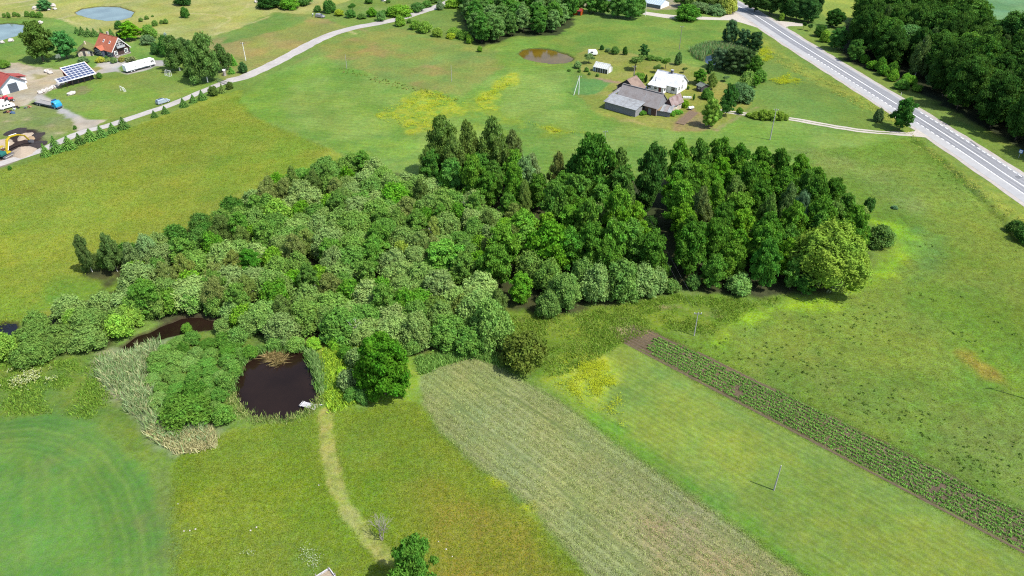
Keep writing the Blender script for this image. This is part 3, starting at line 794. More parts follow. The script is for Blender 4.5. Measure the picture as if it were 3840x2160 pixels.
class House:
    """footprint from three corners seen in the photo: F near corner, L and Rr the ends of the two walls that meet there"""
    def __init__(s, name, label, F, L, Rr, cat='building', width=None, length=None, group=None):
        f, l, r = S(*F), S(*L), S(*Rr)
        d = (l - f); s.len = length or d.length; ang = math.atan2(d.y, d.x)
        ax = d.normalized(); n = Vector((-ax.y, ax.x, 0))
        w = (r - f).dot(n)
        s.sgn = 1 if w > 0 else -1
        s.wid = width or abs(w)
        s.root = thing(name, label, cat, f, ang, group)
    def P(s, x, y, z): return Vector((x, y * s.sgn, z))
    def boxm(s, mb, x0, x1, y0, y1, z0, z1):
        ya, yb = sorted((y0 * s.sgn, y1 * s.sgn)); return mb.box(x0, x1, ya, yb, z0, z1)
    def walls_gable(s, eave, ridge, mat, axis='x', gmat=None, name='wall'):
        """axis: direction of the ridge. four walls as parts"""
        s.eave, s.ridge, s.axis = eave, ridge, axis
        L, W, P = s.len, s.wid, s.P
        t = .25
        if axis == 'x':
            s.boxm(MB(), 0, L, 0, t, -.1, eave).build(name, mat, s.root)
            s.boxm(MB(), 0, L, W - t, W, -.1, eave).build(name, mat, s.root)
            for x0 in (0, L - t):
                m = MB(); pr = [(t, -.1), (W - t, -.1), (W - t, eave), (W / 2, ridge), (t, eave)]
                m.prism([(y * s.sgn, z) for y, z in pr], x0, x0 + t, axis='x').build(name, gmat or mat, s.root)
        else:
            s.boxm(MB(), 0, t, 0, W, -.1, eave).build(name, mat, s.root)
            s.boxm(MB(), L - t, L, 0, W, -.1, eave).build(name, mat, s.root)
            for y0 in (0, W - t):
                m = MB(); pr = [(t, -.1), (L - t, -.1), (L - t, eave), (L / 2, ridge), (t, eave)]
                ya, yb = sorted((y0 * s.sgn, (y0 + t) * s.sgn))
                m.prism(pr, ya, yb).build(name, gmat or mat, s.root)
    def roof_gable(s, mat, over=.35, side=.3, th=.12, name='roof', seams=0, smat=None):
        L, W, P, e, r = s.len, s.wid, s.P, s.eave, s.ridge
        out = []
        half = (W if s.axis == 'x' else L) / 2; k = (r - e) / half; dz = .10
        for sd in (0, 1):
            m = MB()
            if s.axis == 'x':
                ye = -over if sd == 0 else W + over; ym = W / 2
                a, b = P(-side, ye, e - k * over + dz), P(L + side, ye, e - k * over + dz)
                c, d = P(L + side, ym, r + dz), P(-side, ym, r + dz)
            else:
                xe = -over if sd == 0 else L + over; xm = L / 2
                a, b = P(xe, -side, e - k * over + dz), P(xe, W + side, e - k * over + dz)
                c, d = P(xm, W + side, r + dz), P(xm, -side, r + dz)
            m.slab(a, b, c, d, th)
            o = m.build(name, mat, s.root)
            for i in range(1, seams):
                t = i / seams; p, q = a.lerp(b, t), d.lerp(c, t)
                up = Vector((0, 0, .035))
                MB().tube([p + up * .6, q + up * .6], .03, 4).build('seam', smat or mat, o)
            out.append(o)
        # ridge capping
        if s.axis == 'x': pts = [P(-side, W / 2, r + dz + .04), P(L + side, W / 2, r + dz + .04)]
        else: pts = [P(L / 2, -side, r + dz + .04), P(L / 2, W + side, r + dz + .04)]
        MB().tube(pts, .11, 6).build('ridge_cap', smat or mat, out[0])
        return out
    def opening(s, wall, u, z, w, h, kind='window', mat=None, bars=True, frame=None, fw=.10):
        """wall: 'x' the F-L wall, 'y' the F-R wall, 'X' and 'Y' the far ones"""
        P = s.P
        def B(u0, u1, z0, z1, d0, d1):
            m = MB()
            if wall == 'x': return s.boxm(m, u0, u1, -d1, -d0, z0, z1)
            if wall == 'y': return s.boxm(m, -d1, -d0, u0, u1, z0, z1)
            if wall == 'X': return s.boxm(m, u0, u1, s.wid + d0, s.wid + d1, z0, z1)
            return s.boxm(m, s.len + d0, s.len + d1, u0, u1, z0, z1)
        if kind == 'door':
            o = B(u, u + w, z, z + h, -.02, .05).build('door', mat or M_door, s.root)
            B(u + w * .82, u + w * .9, z + h * .45, z + h * .52, .05, .10).build('handle', M_alu, o)
            return o
        o = B(u, u + w, z, z + h, -.02, .03).build('window', mat or M_glass, s.root)
        fm = frame or M_frame
        for a in ((u - fw, u, z - fw, z + h + fw), (u + w, u + w + fw, z - fw, z + h + fw), (u, u + w, z - fw, z), (u, u + w, z + h, z + h + fw)):
            B(*a, -.01, .07).build('frame', fm, o)
        if bars:
            B(u + w / 2 - .03, u + w / 2 + .03, z, z + h, .031, .06).build('glazing_bar', fm, o)
            B(u, u + w / 2 - .03, z + h * .6, z + h * .6 + .06, .031, .058).build('glazing_bar', fm, o)
            B(u + w / 2 + .03, u + w, z + h * .6, z + h * .6 + .06, .031, .058).build('glazing_bar', fm, o)
        return o
    def planks(s, wall, z0, z1, mat, step=.3, d=.03, u0=0, u1=None, skip=()):
        """board cladding, one board each"""
        L = s.len if wall in 'xX' else s.wid
        u1 = L if u1 is None else u1
        n = max(1, int((u1 - u0) / step)); me = None
        rg = random.Random(int(L * 100))
        for i in range(n):
            a = u0 + (u1 - u0) * i / n; b = u0 + (u1 - u0) * (i + 1) / n - .03
            zz = z1 - rg.uniform(0, .12)
            if wall == 'x': m = s.boxm(MB(), a, b, -d - rg.uniform(0, .02), 0, z0, zz)
            else: m = s.boxm(MB(), -d - rg.uniform(0, .02), 0, a, b, z0, zz)
            m.build('plank', mat, s.root)

# white farmhouse with lean-to porch
h = House('farmhouse', 'white farmhouse with bright sheet metal roof and red door', (2537,354), (2443,332), (2568,330), 'house')
h.walls_gable(2.7, 5.6, M_white)
h.roof_gable(M_whitemetal, .45, .35, seams=16)
for u in (1.0, 3.3): h.opening('y', u, 1.0, .9, 1.3)
h.opening('y', h.wid / 2 - .4, 3.3, .8, .9)
h.opening('x', .9, .9, 1.3, 1.3)
c = h.boxm(MB(), h.len * .42, h.len * .42 + .8, h.wid / 2 - .3, h.wid / 2 + .5, h.ridge - .6, h.ridge + 1.0).build('chimney', M_chim, h.root)
h.boxm(MB(), h.len * .42 - .08, h.len * .42 + .88, h.wid / 2 - .38, h.wid / 2 + .58, h.ridge + 1.001, h.ridge + 1.12).build('chimney_cap', M_alu, c)
pl0, pl1, pd = h.len * .40, h.len * 1.0, 2.6
pw = h.boxm(MB(), pl0, pl1, -pd, -.02, -.1, 2.25).build('porch', M_white, h.root)
h_r = MB().slab(h.P(pl0 - .3, -pd - .35, 2.30), h.P(pl1 + .3, -pd - .35, 2.30), h.P(pl1 + .3, .9, 3.35), h.P(pl0 - .3, .9, 3.35), .1).build('porch_roof', M_whitemetal, h.root)
h.boxm(MB(), pl0 + .9, pl0 + 1.9, -pd - .05, -pd, 0, 2.0).build('door', M_door, h.root)
for u in (pl0 + 2.6, pl0 + 5.0): h.boxm(MB(), u, u + 1.0, -pd - .04, -pd, 1.2, 1.75).build('window', M_glass, h.root)
h.boxm(MB(), pl0 - .04, pl0, -pd + .5, -pd + 1.6, .9, 1.9).build('window', M_glass, h.root)
MB().tube([h.P(h.len * .86, -.2, 2.6), h.P(h.len * .86, -.2, 4.6)], .12, 8).build('stove_pipe', M_chim, h.root)

# long barn
b = House('barn', 'long old barn with grey weathered roof and brick wall', (2458,436), (2310,396), (2488,408), 'barn')
b.walls_gable(2.9, 6.4, M_brick, gmat=M_plank)
rf = b.roof_gable(M_slate, .4, .25)
b.opening('x', 1.8, .1, 1.1, 1.9, 'door', M_plank); b.opening('x', 4.0, 1.5, .9, .7, bars=False, frame=M_brick)
for i in range(14):
    z = b.ridge + .17 + .03 * (i % 2)
    b.boxm(MB(), b.len * i / 14 + .02, b.len * (i + 1) / 14 - .02, b.wid / 2 - .22, b.wid / 2 + .22, z, z + .05).build('ridge_sheet', M_slate, rf[0])
kk = (b.ridge - b.eave) / (b.wid / 2)
for x0, ya, yb_ in ((b.len * .36, 1.2, 2.8), (b.len * .37, .3, 1.3)):
    MB().slab(b.P(x0, ya, b.eave + kk * ya + .13), b.P(x0 + .18, ya, b.eave + kk * ya + .13), b.P(x0 + .18, yb_, b.eave + kk * yb_ + .13), b.P(x0, yb_, b.eave + kk * yb_ + .13), .02).build('patch_strip', M_greymetal, rf[0])

# plank lean-to in front of the barn
q = House('plank_shed', 'grey plank lean-to shed with pale metal roof before the barn', (2381,439), (2267,406), (2398,424), 'shed')
for nm, a in (('wall', (0, q.len, 0, .15, -.1, 2.3)), ('wall', (0, .15, .15, q.wid, -.1, 2.3)), ('wall', (q.len - .15, q.len, .15, q.wid, -.1, 2.3))):
    q.boxm(MB(), *a).build(nm, M_darkplank, q.root)
q.planks('x', 0, 2.3, M_plank, .32); q.planks('y', 0, 2.5, plain('pale_planks', (.20, .20, .205, 1), .9, var=.3, scale=5), .3)
q.opening('x', q.len * .42, .2, 1.1, 1.5, 'door', plain('shed_door', (.15, .16, .18, 1), .8, var=.2))
MB().slab(q.P(-.4, -.4, 2.45), q.P(q.len + .4, -.4, 2.45), q.P(q.len + .4, q.wid + 1.0, 3.75), q.P(-.4, q.wid + 1.0, 3.75), .1).build('roof', M_greymetal, q.root)
for i in range(1, 9):
    t = i / 9; p0 = q.P(-.4 + (q.len + .8) * t, -.4, 2.475); p1 = q.P(-.4 + (q.len + .8) * t, q.wid + 1.0, 3.775)
    MB().tube([p0, p1], .035, 4).build('roof_seam', M_greymetal, q.root)
# sagging annexe at the barn's left end
a = House('ruined_annexe', 'sagging grey annexe with torn roof at the barn\'s left end', (2312,390), (2284,378), (2334,372), 'shed')
a.boxm(MB(), .2, a.len, .3, a.wid, -.1, 1.7).build('wall', M_darkplank, a.root)
for i in range(5):
    x0, x1 = -.6 + (a.len + 1.2) * i / 5, -.6 + (a.len + 1.2) * (i + 1) / 5 - .03
    dz = [.0, .15, -.05, .1, -.1][i]
    MB().slab(a.P(x0, -.5 + .2 * (i % 2), 1.9 + dz), a.P(x1, -.5 + .3 * (i % 3), 1.85 + dz), a.P(x1, a.wid + .6, 3.7 + dz), a.P(x0, a.wid + .6, 3.75 + dz), .06).build('roof_sheet', M_greymetal if i % 2 else M_slate, a.root)
MB().tube([a.P(a.len, -.1, 0), a.P(a.len, -.1, 1.9)], .09, 6).build('post', M_plank, a.root)
# tan-roofed byre behind
y = House('byre', 'small byre with tan roof and dark gable behind the barn', (2384,364), (2312,344), (2406,346), 'barn')
y.walls_gable(2.3, 5.2, M_cream, 'y', M_darkplank)
y.roof_gable(M_tanroof, .4, .3); y.opening('y', 1.0, .2, .9, 1.7, 'door', M_brick); y.opening('x', y.len * .45, 2.9, .8, .8, bars=False, frame=M_darkplank)
# brick outhouse with two lean-to roofs
o_ = House('brick_outhouse', 'brick outhouse with pinkish roof and cream side wall', (2517,424), (2490,416), (2556,404), 'building')
o_.walls_gable(2.5, 4.6, M_cream, 'y', M_brick)
rr = o_.roof_gable(plain('patched_roof', C(198,176,172), .8, var=.14, scale=1.6, var2=C(160,130,124), s2=.8), .35, .25)
o_.opening('y', 2.2, 1.2, .7, .8, bars=False); o_.opening('y', 4.6, 1.2, .7, .8, bars=False)
MB().tube([o_.P(o_.len * .5, o_.wid * .6, 4.4), o_.P(o_.len * .5, o_.wid * .6, 5.5)], .15, 6).build('stove_pipe', M_chim, o_.root)
e = House('lean_to', 'low lean-to with patched pale roofs between barn and outhouse', (2512,440), (2460,432), (2530,424), 'shed')
e.boxm(MB(), .2, e.len - .2, .2, e.wid - .2, -.1, 1.6).build('wall', M_darkplank, e.root)
for i, (mt, dz) in enumerate(((M_greymetal, 0), (M_slate, .08), (M_greymetal, .03), (plain('rusty_sheet', C(186,160,120), .8, var=.2), .1))):
    x0, x1 = e.len * i / 4 + (.0 if i else -.3), e.len * (i + 1) / 4 - .04
    MB().slab(e.P(x0, -.5, 1.75 + dz), e.P(x1, -.45, 1.75 + dz), e.P(x1, e.wid + .2, 2.6 + dz), e.P(x0, e.wid + .2, 2.6 + dz), .06).build('roof_sheet', mt, e.root)
e.planks('x', 0, 1.6, M_plank, .35, u0=.2, u1=e.len - .2)

# greenhouse on the farm lawn
g_ = House('greenhouse', 'small farm greenhouse with pale pitched roof and glazed sides', (2277,278), (2224,267), (2291,267), 'greenhouse')
g_.eave, g_.ridge, g_.axis = 1.7, 3.0, 'x'
g_.roof_gable(M_poly, .12, .1, .04, seams=8, smat=M_frame)
n = 6
for wl, LL in (('x', g_.len), ('X', g_.len)):
    yy = 0 if wl == 'x' else g_.wid
    for i in range(n + 1):
        x = LL * i / n; g_.boxm(MB(), x - .06, x + .06, yy - .05, yy + .05, 0, 1.7).build('post', M_frame, g_.root)
    for i in range(n):
        g_.boxm(MB(), LL * i / n + .06, LL * (i + 1) / n - .06, yy - .02, yy + .02, .1, 1.65).build('pane', M_bluegl if i == n - 1 else M_glass, g_.root)
for x0 in (0, g_.len):
    pr = [(0.05, .0), (g_.wid - .05, .0), (g_.wid - .05, 1.68), (g_.wid / 2, 2.96), (0.05, 1.68)]
    MB().prism([(yv * g_.sgn, z) for yv, z in pr], x0 - .03, x0 + .03, axis='x').build('end_wall', M_poly, g_.root)
g_.boxm(MB(), -.09, -.04, g_.wid * .35, g_.wid * .65, .05, 1.9).build('door', M_frame, g_.root)
# dark garden hut
k = House('garden_hut', 'dark little hut with grey-green roof behind the farmhouse', (2628,346), (2610,338), (2642,334), 'hut')
k.walls_gable(1.9, 2.5, M_darkplank); k.roof_gable(plain('felt_roof', C(142,152,138), .9, var=.1), .3, .3); k.opening('x', k.len * .3, 1.0, .8, .5, bars=False)
# upper glasshouse, grey shed roof and orange shed at the top edge
u = House('glasshouse', 'long pale glasshouse at the upper picture edge', (2476,34), (2398,20), (2490,18), 'greenhouse')
u.eave, u.ridge, u.axis = 1.6, 3.2, 'x'; u.roof_gable(plain('tunnel_film', (.26, .32, .36, 1), .3, var=.1, spec=.5), .1, .1, .05, seams=10, smat=M_frame)
u.boxm(MB(), 0, u.len, 0, .1, 0, 1.6).build('side_wall', plain('dim_film', (.10, .13, .14, 1), .5, var=.2), u.root)
u.boxm(MB(), 0, u.len, u.wid - .1, u.wid, 0, 1.6).build('side_wall', M_bluegl, u.root)
for x0 in (0, u.len): MB().prism([(yv * u.sgn, z) for yv, z in [(.1, 0), (u.wid - .1, 0), (u.wid - .1, 1.6), (u.wid / 2, 3.15), (.1, 1.6)]], x0 - .04, x0 + .04, axis='x').build('end_wall', M_frame, u.root)
w_ = House('grey_house', 'grey-roofed building half hidden behind the upper tree row', (2300,14), (2262,8), (2310,-2), 'house')
w_.walls_gable(2.6, 4.6, M_white); w_.roof_gable(M_greymetal, .4, .3)
s_ = House('orange_shed', 'little orange shed with dark red roof at the wood\'s corner', (2178,59), (2150,56), (2182,52), 'shed')
s_.walls_gable(2.0, 2.7, plain('orange_paint', C(232,110,30), .7, var=.12)); s_.roof_gable(plain('dark_red_roof', C(186,60,60), .7, var=.15), .3, .3); s_.opening('x', s_.len * .12, .1, 1.2, 1.6, 'door', M_darkplank)

# ---------------------------------------------------------------- left farm
bh = House('brown_house', 'dark brown wooden house with orange tiled roof and balcony', (427,217), (366,200), (502,202), 'house')
bh.walls_gable(2.8, 7.0, M_shadewall, 'x', M_brown)
rt = bh.roof_gable(M_tile, .55, .5, .16)
M_trim = plain('white_trim', (.55, .52, .50, 1), .6, var=.06)
k_ = (bh.ridge - bh.eave) / (bh.wid / 2)
for sd in (0, 1):   # barge boards on the gable
    ya, yb_ = (-.55, bh.wid / 2) if sd == 0 else (bh.wid + .55, bh.wid / 2)
    za = bh.eave - k_ * .55 + .02
    MB().slab(bh.P(-.56, ya, za + .1), bh.P(-.50, ya, za + .1), bh.P(-.50, yb_, bh.ridge + .12), bh.P(-.56, yb_, bh.ridge + .12), .28).build('barge_board', M_trim, bh.root)
for i in range(5):   # open gable truss
    yy = bh.wid / 2 + (i - 2) * .42
    bh.boxm(MB(), -.48, -.42, yy - .05, yy + .05, bh.ridge - 1.45, bh.ridge - .25 - abs(i - 2) * .42).build('truss_bar', M_trim, bh.root)
bh.boxm(MB(), -.485, -.415, bh.wid / 2 - 1.25, bh.wid / 2 + 1.25, bh.ridge - 1.56, bh.ridge - 1.45).build('truss_bar', M_trim, bh.root)
bh.opening('y', .9, .9, 1.0, 1.25, fw=.2); bh.opening('y', bh.wid - 2.2, .9, 1.1, 1.25, fw=.2)
for u0 in (bh.wid / 2 - 1.35, bh.wid / 2 + .25): bh.opening('y', u0, 3.5, 1.1, 1.8, fw=.14)
bal = bh.boxm(MB(), -.95, -.02, bh.wid / 2 - 1.7, bh.wid / 2 + 1.7, 3.2, 3.34).build('balcony', M_greymetal, bh.root)
bh.boxm(MB(), -.95, -.90, bh.wid / 2 - 1.7, bh.wid / 2 + 1.7, 3.34, 4.1).build('railing', M_alu, bal)
for yy in (bh.wid / 2 - 1.7, bh.wid / 2 + 1.65): bh.boxm(MB(), -.90, -.05, yy, yy + .05, 3.34, 4.1).build('railing', M_alu, bal)
# front bay with its own small gable
bx0, bx1 = bh.len * .42, bh.len * .88
bay = bh.boxm(MB(), bx0, bx1, -1.6, -.02, -.1, 2.6).build('bay', M_shadewall, bh.root)
xm = (bx0 + bx1) / 2
for xa in (bx0 - .35, bx1 + .35):
    MB().slab(bh.P(xa, -2.0, 2.55), bh.P(xm, -2.0, 3.75), bh.P(xm, 1.9, 3.75), bh.P(xa, .1, 2.55), .12).build('bay_roof', M_tile, bh.root)
MB().prism([(bx0 + .05, 2.6), (bx1 - .05, 2.6), (xm, 3.6)], min(-1.55 * bh.sgn, -1.45 * bh.sgn), max(-1.55 * bh.sgn, -1.45 * bh.sgn)).build('bay_gable', M_shadewall, bh.root)
wn_ = bh.boxm(MB(), bx0 + .5, bx1 - .5, -1.66, -1.60, .8, 2.3).build('window', M_frame, bh.root)
for i in range(4):
    for j in range(2):
        a0 = bx0 + .62 + (bx1 - bx0 - 1.24) * i / 4
        bh.boxm(MB(), a0 + .06, a0 + (bx1 - bx0 - 1.24) / 4 - .06, -1.69, -1.66, .9 + .7 * j, 1.5 + .7 * j).build('pane', M_glass, wn_)
for u0 in (.7, 2.4): bh.opening('x', u0, .9, .9, 1.3)
for x0 in (bh.len * .25, bh.len * .62):   # roof windows
    ya, yb_ = 1.5, 2.3
    o = MB().slab(bh.P(x0, ya, bh.eave + k_ * ya + .20), bh.P(x0 + .8, ya, bh.eave + k_ * ya + .20), bh.P(x0 + .8, yb_, bh.eave + k_ * yb_ + .20), bh.P(x0, yb_, bh.eave + k_ * yb_ + .20), .12).build('roof_window', M_frame, bh.root)
    MB().slab(bh.P(x0 + .12, ya + .12, bh.eave + k_ * (ya + .12) + .225), bh.P(x0 + .68, ya + .12, bh.eave + k_ * (ya + .12) + .225), bh.P(x0 + .68, yb_ - .12, bh.eave + k_ * (yb_ - .12) + .225), bh.P(x0 + .12, yb_ - .12, bh.eave + k_ * (yb_ - .12) + .225), .02).build('pane', M_glass, o)
bh.boxm(MB(), bh.len * .72, bh.len * .72 + .7, bh.wid * .62, bh.wid * .62 + .7, bh.ridge - 1.6, bh.ridge + .8).build('chimney', M_stone, bh.root)
bh.boxm(MB(), -.12, bh.len + .02, -.06, bh.wid + .06, -.1, .45).build('plinth', M_stone, bh.root)
MB().box(-2.2, -.6, min(.3 * bh.sgn, 1.8 * bh.sgn), max(.3 * bh.sgn, 1.8 * bh.sgn), 0, .3).build('doorstep', M_stone, bh.root)

# red-roofed garage
ga = House('garage', 'white-gabled garage with red roof and charcoal door', (104,331), (13,357), (60,290), 'garage', width=15.0)
apex_z = height_at((S(104,331).y + S(13,357).y) / 2, 283)
ga.walls_gable(3.0, min(7.5, max(5.2, apex_z)), M_white, 'y', plain('shaded_gable', (.50, .54, .58, 1), .8, var=.05))  # white gable wall, its bluish shade put into the colour
ga.roof_gable(M_redroof, .5, .45, .22, seams=12)
kg = (ga.ridge - ga.eave) / (ga.len / 2)
for sd in (0, 1):
    xa = -.5 if sd == 0 else ga.len + .5
    MB().slab(ga.P(xa, -.47, ga.eave - kg * .5 + .06), ga.P(xa, -.40, ga.eave - kg * .5 + .06), ga.P(ga.len / 2, -.40, ga.ridge + .06), ga.P(ga.len / 2, -.47, ga.ridge + .06), .35).build('soffit_board', plain('grey_soffit', (.11, .12, .14, 1), .7), ga.root)
dr = ga.boxm(MB(), ga.len * .35, ga.len * .72, -.06, .02, 0, 3.1).build('garage_door', M_charcoal, ga.root)
for i in range(1, 5): ga.boxm(MB(), ga.len * .35, ga.len * .72, -.075, -.06, 3.1 * i / 5 - .02, 3.1 * i / 5 + .02).build('door_joint', M_darkplank, dr)
an = ga.boxm(MB(), -3.2, -.02, 6.2, 11.0, -.1, 2.3).build('annexe', M_white, ga.root)
MB().slab(ga.P(-3.7, 5.8, 2.35), ga.P(.4, 5.8, 3.5), ga.P(.4, 11.4, 3.5), ga.P(-3.7, 11.4, 2.35), .14).build('annexe_roof', M_redroof, an)

# shed carrying the solar array
A_ = S(357.8, 274.5, 2.3); B_ = S(218.6, 311.8, 2.3)
dx = (B_ - A_); Ls = dx.length; axs = dx.normalized(); nrm = Vector((axs.y, -axs.x, 0))
best = min(((abs((S(328, 229.8, z) - A_).dot(axs)), z) for z in [2.8 + .1 * i for i in range(40)]))[1]
Tt = S(328, 229.8, best)
if nrm.dot(Tt - A_) < 0: nrm = -nrm
dep = min(9.5, max(6.0, nrm.dot(Tt - A_))); zt = min(5.2, best); zb = 2.3
so = thing('solar_shed', 'open shed whose sloping roof carries blue solar panels', 'shed', (A_.x, A_.y, 0))
def SP3(u, v, dz=0.0):
    """u along the eave from the right end, v up the slope 0..1"""
    p = axs * u + nrm * (dep * v); return Vector((p.x, p.y, zb + (zt - zb) * v + dz))
cw = Ls / 9.35
MB().slab(SP3(-.3, -.04, -.02), SP3(cw * 6 + .25, -.04, -.02), SP3(cw * 6 + .25, 1.05, -.02), SP3(-.3, 1.05, -.02), .14).build('roof', plain('panel_rails', (.50, .51, .53, 1), .5, var=.05), so)
for u_ in (-.34, cw * 6 + .27): MB().slab(SP3(u_, .37 if u_ > 0 else -.04, .0), SP3(u_ + .12, .37 if u_ > 0 else -.04, .0), SP3(u_ + .12, 1.05, .0), SP3(u_, 1.05, .0), .18).build('barge_board', M_redroof, so)
MB().slab(SP3(cw * 6 + .26, -.04, -.025), SP3(Ls, -.04, -.025), SP3(Ls, .36, -.025), SP3(cw * 6 + .26, .36, -.025), .10).build('side_roof', M_alu, so)
pm = None
for r_ in range(6):
    for c_ in range(9 if r_ < 2 else 6):
        g0, g1 = .035, .012
        a0, a1 = cw * c_ + .05, cw * (c_ + 1) - .05
        v0, v1 = r_ / 6 + g1, (r_ + 1) / 6 - g1
        m = MB().slab(SP3(a0, v0, .07), SP3(a1, v0, .07), SP3(a1, v1, .07), SP3(a0, v1, .07), .05)
        p_ = m.build('solar_panel', M_alu, so)
        a0 += .06; a1 -= .06; v0 += .010; v1 -= .010
        MB().slab(SP3(a0, v0, .08), SP3(a1, v0, .08), SP3(a1, v1, .08), SP3(a0, v1, .08), .006).build('cells', M_solar, p_)
        if c_ % 3 == 1:
            pass
def upw(u0, v0, u1, v1, z0, z1, nm, mat, th=.12):
    a0, b0 = SP3(u0, v0), SP3(u1, v1); a0.z = b0.z = 0
    d_ = (b0 - a0); n_ = Vector((-d_.y, d_.x, 0)).normalized() * th
    MB().add([a0 + Vector((0,0,z0)), b0 + Vector((0,0,z0)), b0 + n_ + Vector((0,0,z0)), a0 + n_ + Vector((0,0,z0)), a0 + Vector((0,0,z1)), b0 + Vector((0,0,z1)), b0 + n_ + Vector((0,0,z1)), a0 + n_ + Vector((0,0,z1))], [(3,2,1,0),(4,5,6,7),(0,1,5,4),(1,2,6,5),(2,3,7,6),(3,0,4,7)]).build(nm, mat, so)
upw(.3, .95, cw * 6, .95, 0, zt - .5, 'back_wall', M_brown)
upw(cw * 5.9, .36, cw * 5.9, .95, 0, 3.0, 'side_wall', plain('dark_red_boards', (.11, .035, .035, 1), .8, var=.15))
upw(.3, .3, cw * 6, .3, 0, 2.1, 'inner_wall', M_darkplank)
for i in range(7):
    p = SP3(.3 + (Ls - .8) * i / 6, .02); MB().tube([(p.x, p.y, 0), (p.x, p.y, 2.1)], .09, 6).build('post', M_brown, so)
# stone hut under turf
st = House('stone_hut', 'low stone hut with brown gable and turf roof', (352,209), (296,214), (345,188), 'hut', width=7.0)
st.walls_gable(2.2, 4.0, M_cream, 'y', M_cream); st.roof_gable(M_turf, .7, .5, .3)
MB().prism([(-.1, 2.25), (st.len + .1, 2.25), (st.len / 2, 4.05)], min(-.14 * st.sgn, -.02 * st.sgn), max(-.14 * st.sgn, -.02 * st.sgn)).build('gable_boards', M_brown, st.root)
st.opening('x', st.len * .5, .1, .9, 1.9, 'door', M_darkplank); st.opening('x', st.len * .22, 1.0, .6, .6)
st.opening('x', st.len * .06, .1, .7, 1.7, 'door', M_darkplank)
MB().tube([st.P(st.len * .45, 3.5, 3.6), st.P(st.len * .45, 3.5, 5.0)], [.35, .28], 6).build('chimney', M_cream, st.root)
# ---------------------------------------------------------------- tree prototypes (unit size: width 1, height 1)
_ico = None
def ico(sub=1):
    import bmesh
    bm = bmesh.new(); bmesh.ops.create_icosphere(bm, subdivisions=sub, radius=1.0)
    v = np.array([x.co[:] for x in bm.verts]); bm.verts.ensure_lookup_table()
    f = np.array([[a.index for a in t.verts] for t in bm.faces]); bm.free()
    return v, f
ICO_V, ICO_F = ico(2)

def leaf_quads(P, Nn, size, g, elong=1.7, droop=0.0):
    n = len(P)
    t = g.normal(size=(n, 3)); t[:, 2] -= droop * 2.2
    t -= (t * Nn).sum(1)[:, None] * Nn
    t /= np.linalg.norm(t, axis=1)[:, None] + 1e-9
    b = np.cross(Nn, t)
    L = (size * g.uniform(.65, 1.35, n))[:, None]
    W = L / elong
    a0 = P - t * L; a1 = P + b * W * .9 - Nn * W * .15; a2 = P + t * L; a3 = P - b * W * .9 - Nn * W * .15
    v = np.stack([a0, a1, a2, a3], 1).reshape(-1, 3)
    f = np.arange(4 * n).reshape(-1, 4)
    return v, f

def crown_from_lobes(lobes, n_leaf, size, seed, align=.55, core=.74, droop=0.0, elong=1.7, zmin=None, shell=(.86, 1.1)):
    """leaf-sized faces through the outer volume of many lobes"""
    g = np.random.default_rng(seed)
    C = np.array([l[0] for l in lobes]); Rr = np.array([l[1] for l in lobes])
    area = (Rr[:, 0] * Rr[:, 2]) ; share = area / area.sum()
    V_, F_ = [], []; off = 0
    allP, allN = [], []
    for i in range(len(lobes)):
        m = max(12, int(n_leaf * share[i] * 1.9))
        d = g.normal(size=(m, 3)); d /= np.linalg.norm(d, axis=1)[:, None]
        d[:, 2] = np.where(d[:, 2] < -.35, -d[:, 2], d[:, 2])
        r = g.uniform(shell[0], shell[1], m)
        r = np.where(g.random(m) < .16, r + g.uniform(.05, .28, m), r)      # sprays that stick out
        # crumple the lobe so its surface is not a ball
        r *= 1 + .20 * np.sin(d[:, 0] * 6 + i) * np.cos(d[:, 1] * 7 + i * 2) + .12 * np.sin(d[:, 2] * 11 + d[:, 0] * 5 + i * 3)
        P = C[i] + d * Rr[i] * r[:, None]
        nn = d / Rr[i]; nn /= np.linalg.norm(nn, axis=1)[:, None]
        q = np.full(m, 1e9)
        for j in range(len(lobes)):
            if j != i:
                q = np.minimum(q, (((P - C[j]) / Rr[j]) ** 2).sum(1))
        keep = q > .62
        allP.append(P[keep]); allN.append(nn[keep])
    P = np.concatenate(allP); Nn = np.concatenate(allN)
    if zmin is not None:
        k = P[:, 2] > zmin; P, Nn = P[k], Nn[k]
    rn = g.normal(size=P.shape); rn /= np.linalg.norm(rn, axis=1)[:, None]
    Nn = Nn * align + rn * (1 - align) + np.array([0, 0, .12]); Nn /= np.linalg.norm(Nn, axis=1)[:, None]
    v, f = leaf_quads(P, Nn, size, g, elong, droop)
    V_.append(v); F4 = f; off = len(v)
    tri = []
    vv = [v]
    if core:
        for c, r in lobes:
            s = 1 + .12 * g.normal(size=(len(ICO_V), 1))
            vv.append(np.array(c) + ICO_V * np.array(r) * core * s); tri.append(ICO_F + off); off += len(ICO_V)
    v = np.concatenate(vv)
    # quads as pairs of triangles so that one array holds everything
    q = np.concatenate([F4[:, [0, 1, 2]], F4[:, [0, 2, 3]]])
    f = np.concatenate([q] + tri)
    return v, f

def unit(v, zfix=True):
    """fit to width 1 and height 1 with the robust extent of the leaves"""
    ex = np.percentile(np.hypot(v[:, 0], v[:, 1]), 98.5)
    v = v.copy(); v[:, :2] *= .5 / ex
    top = np.percentile(v[:, 2], 99.7)
    v[:, 2] *= 1.0 / top
    return v

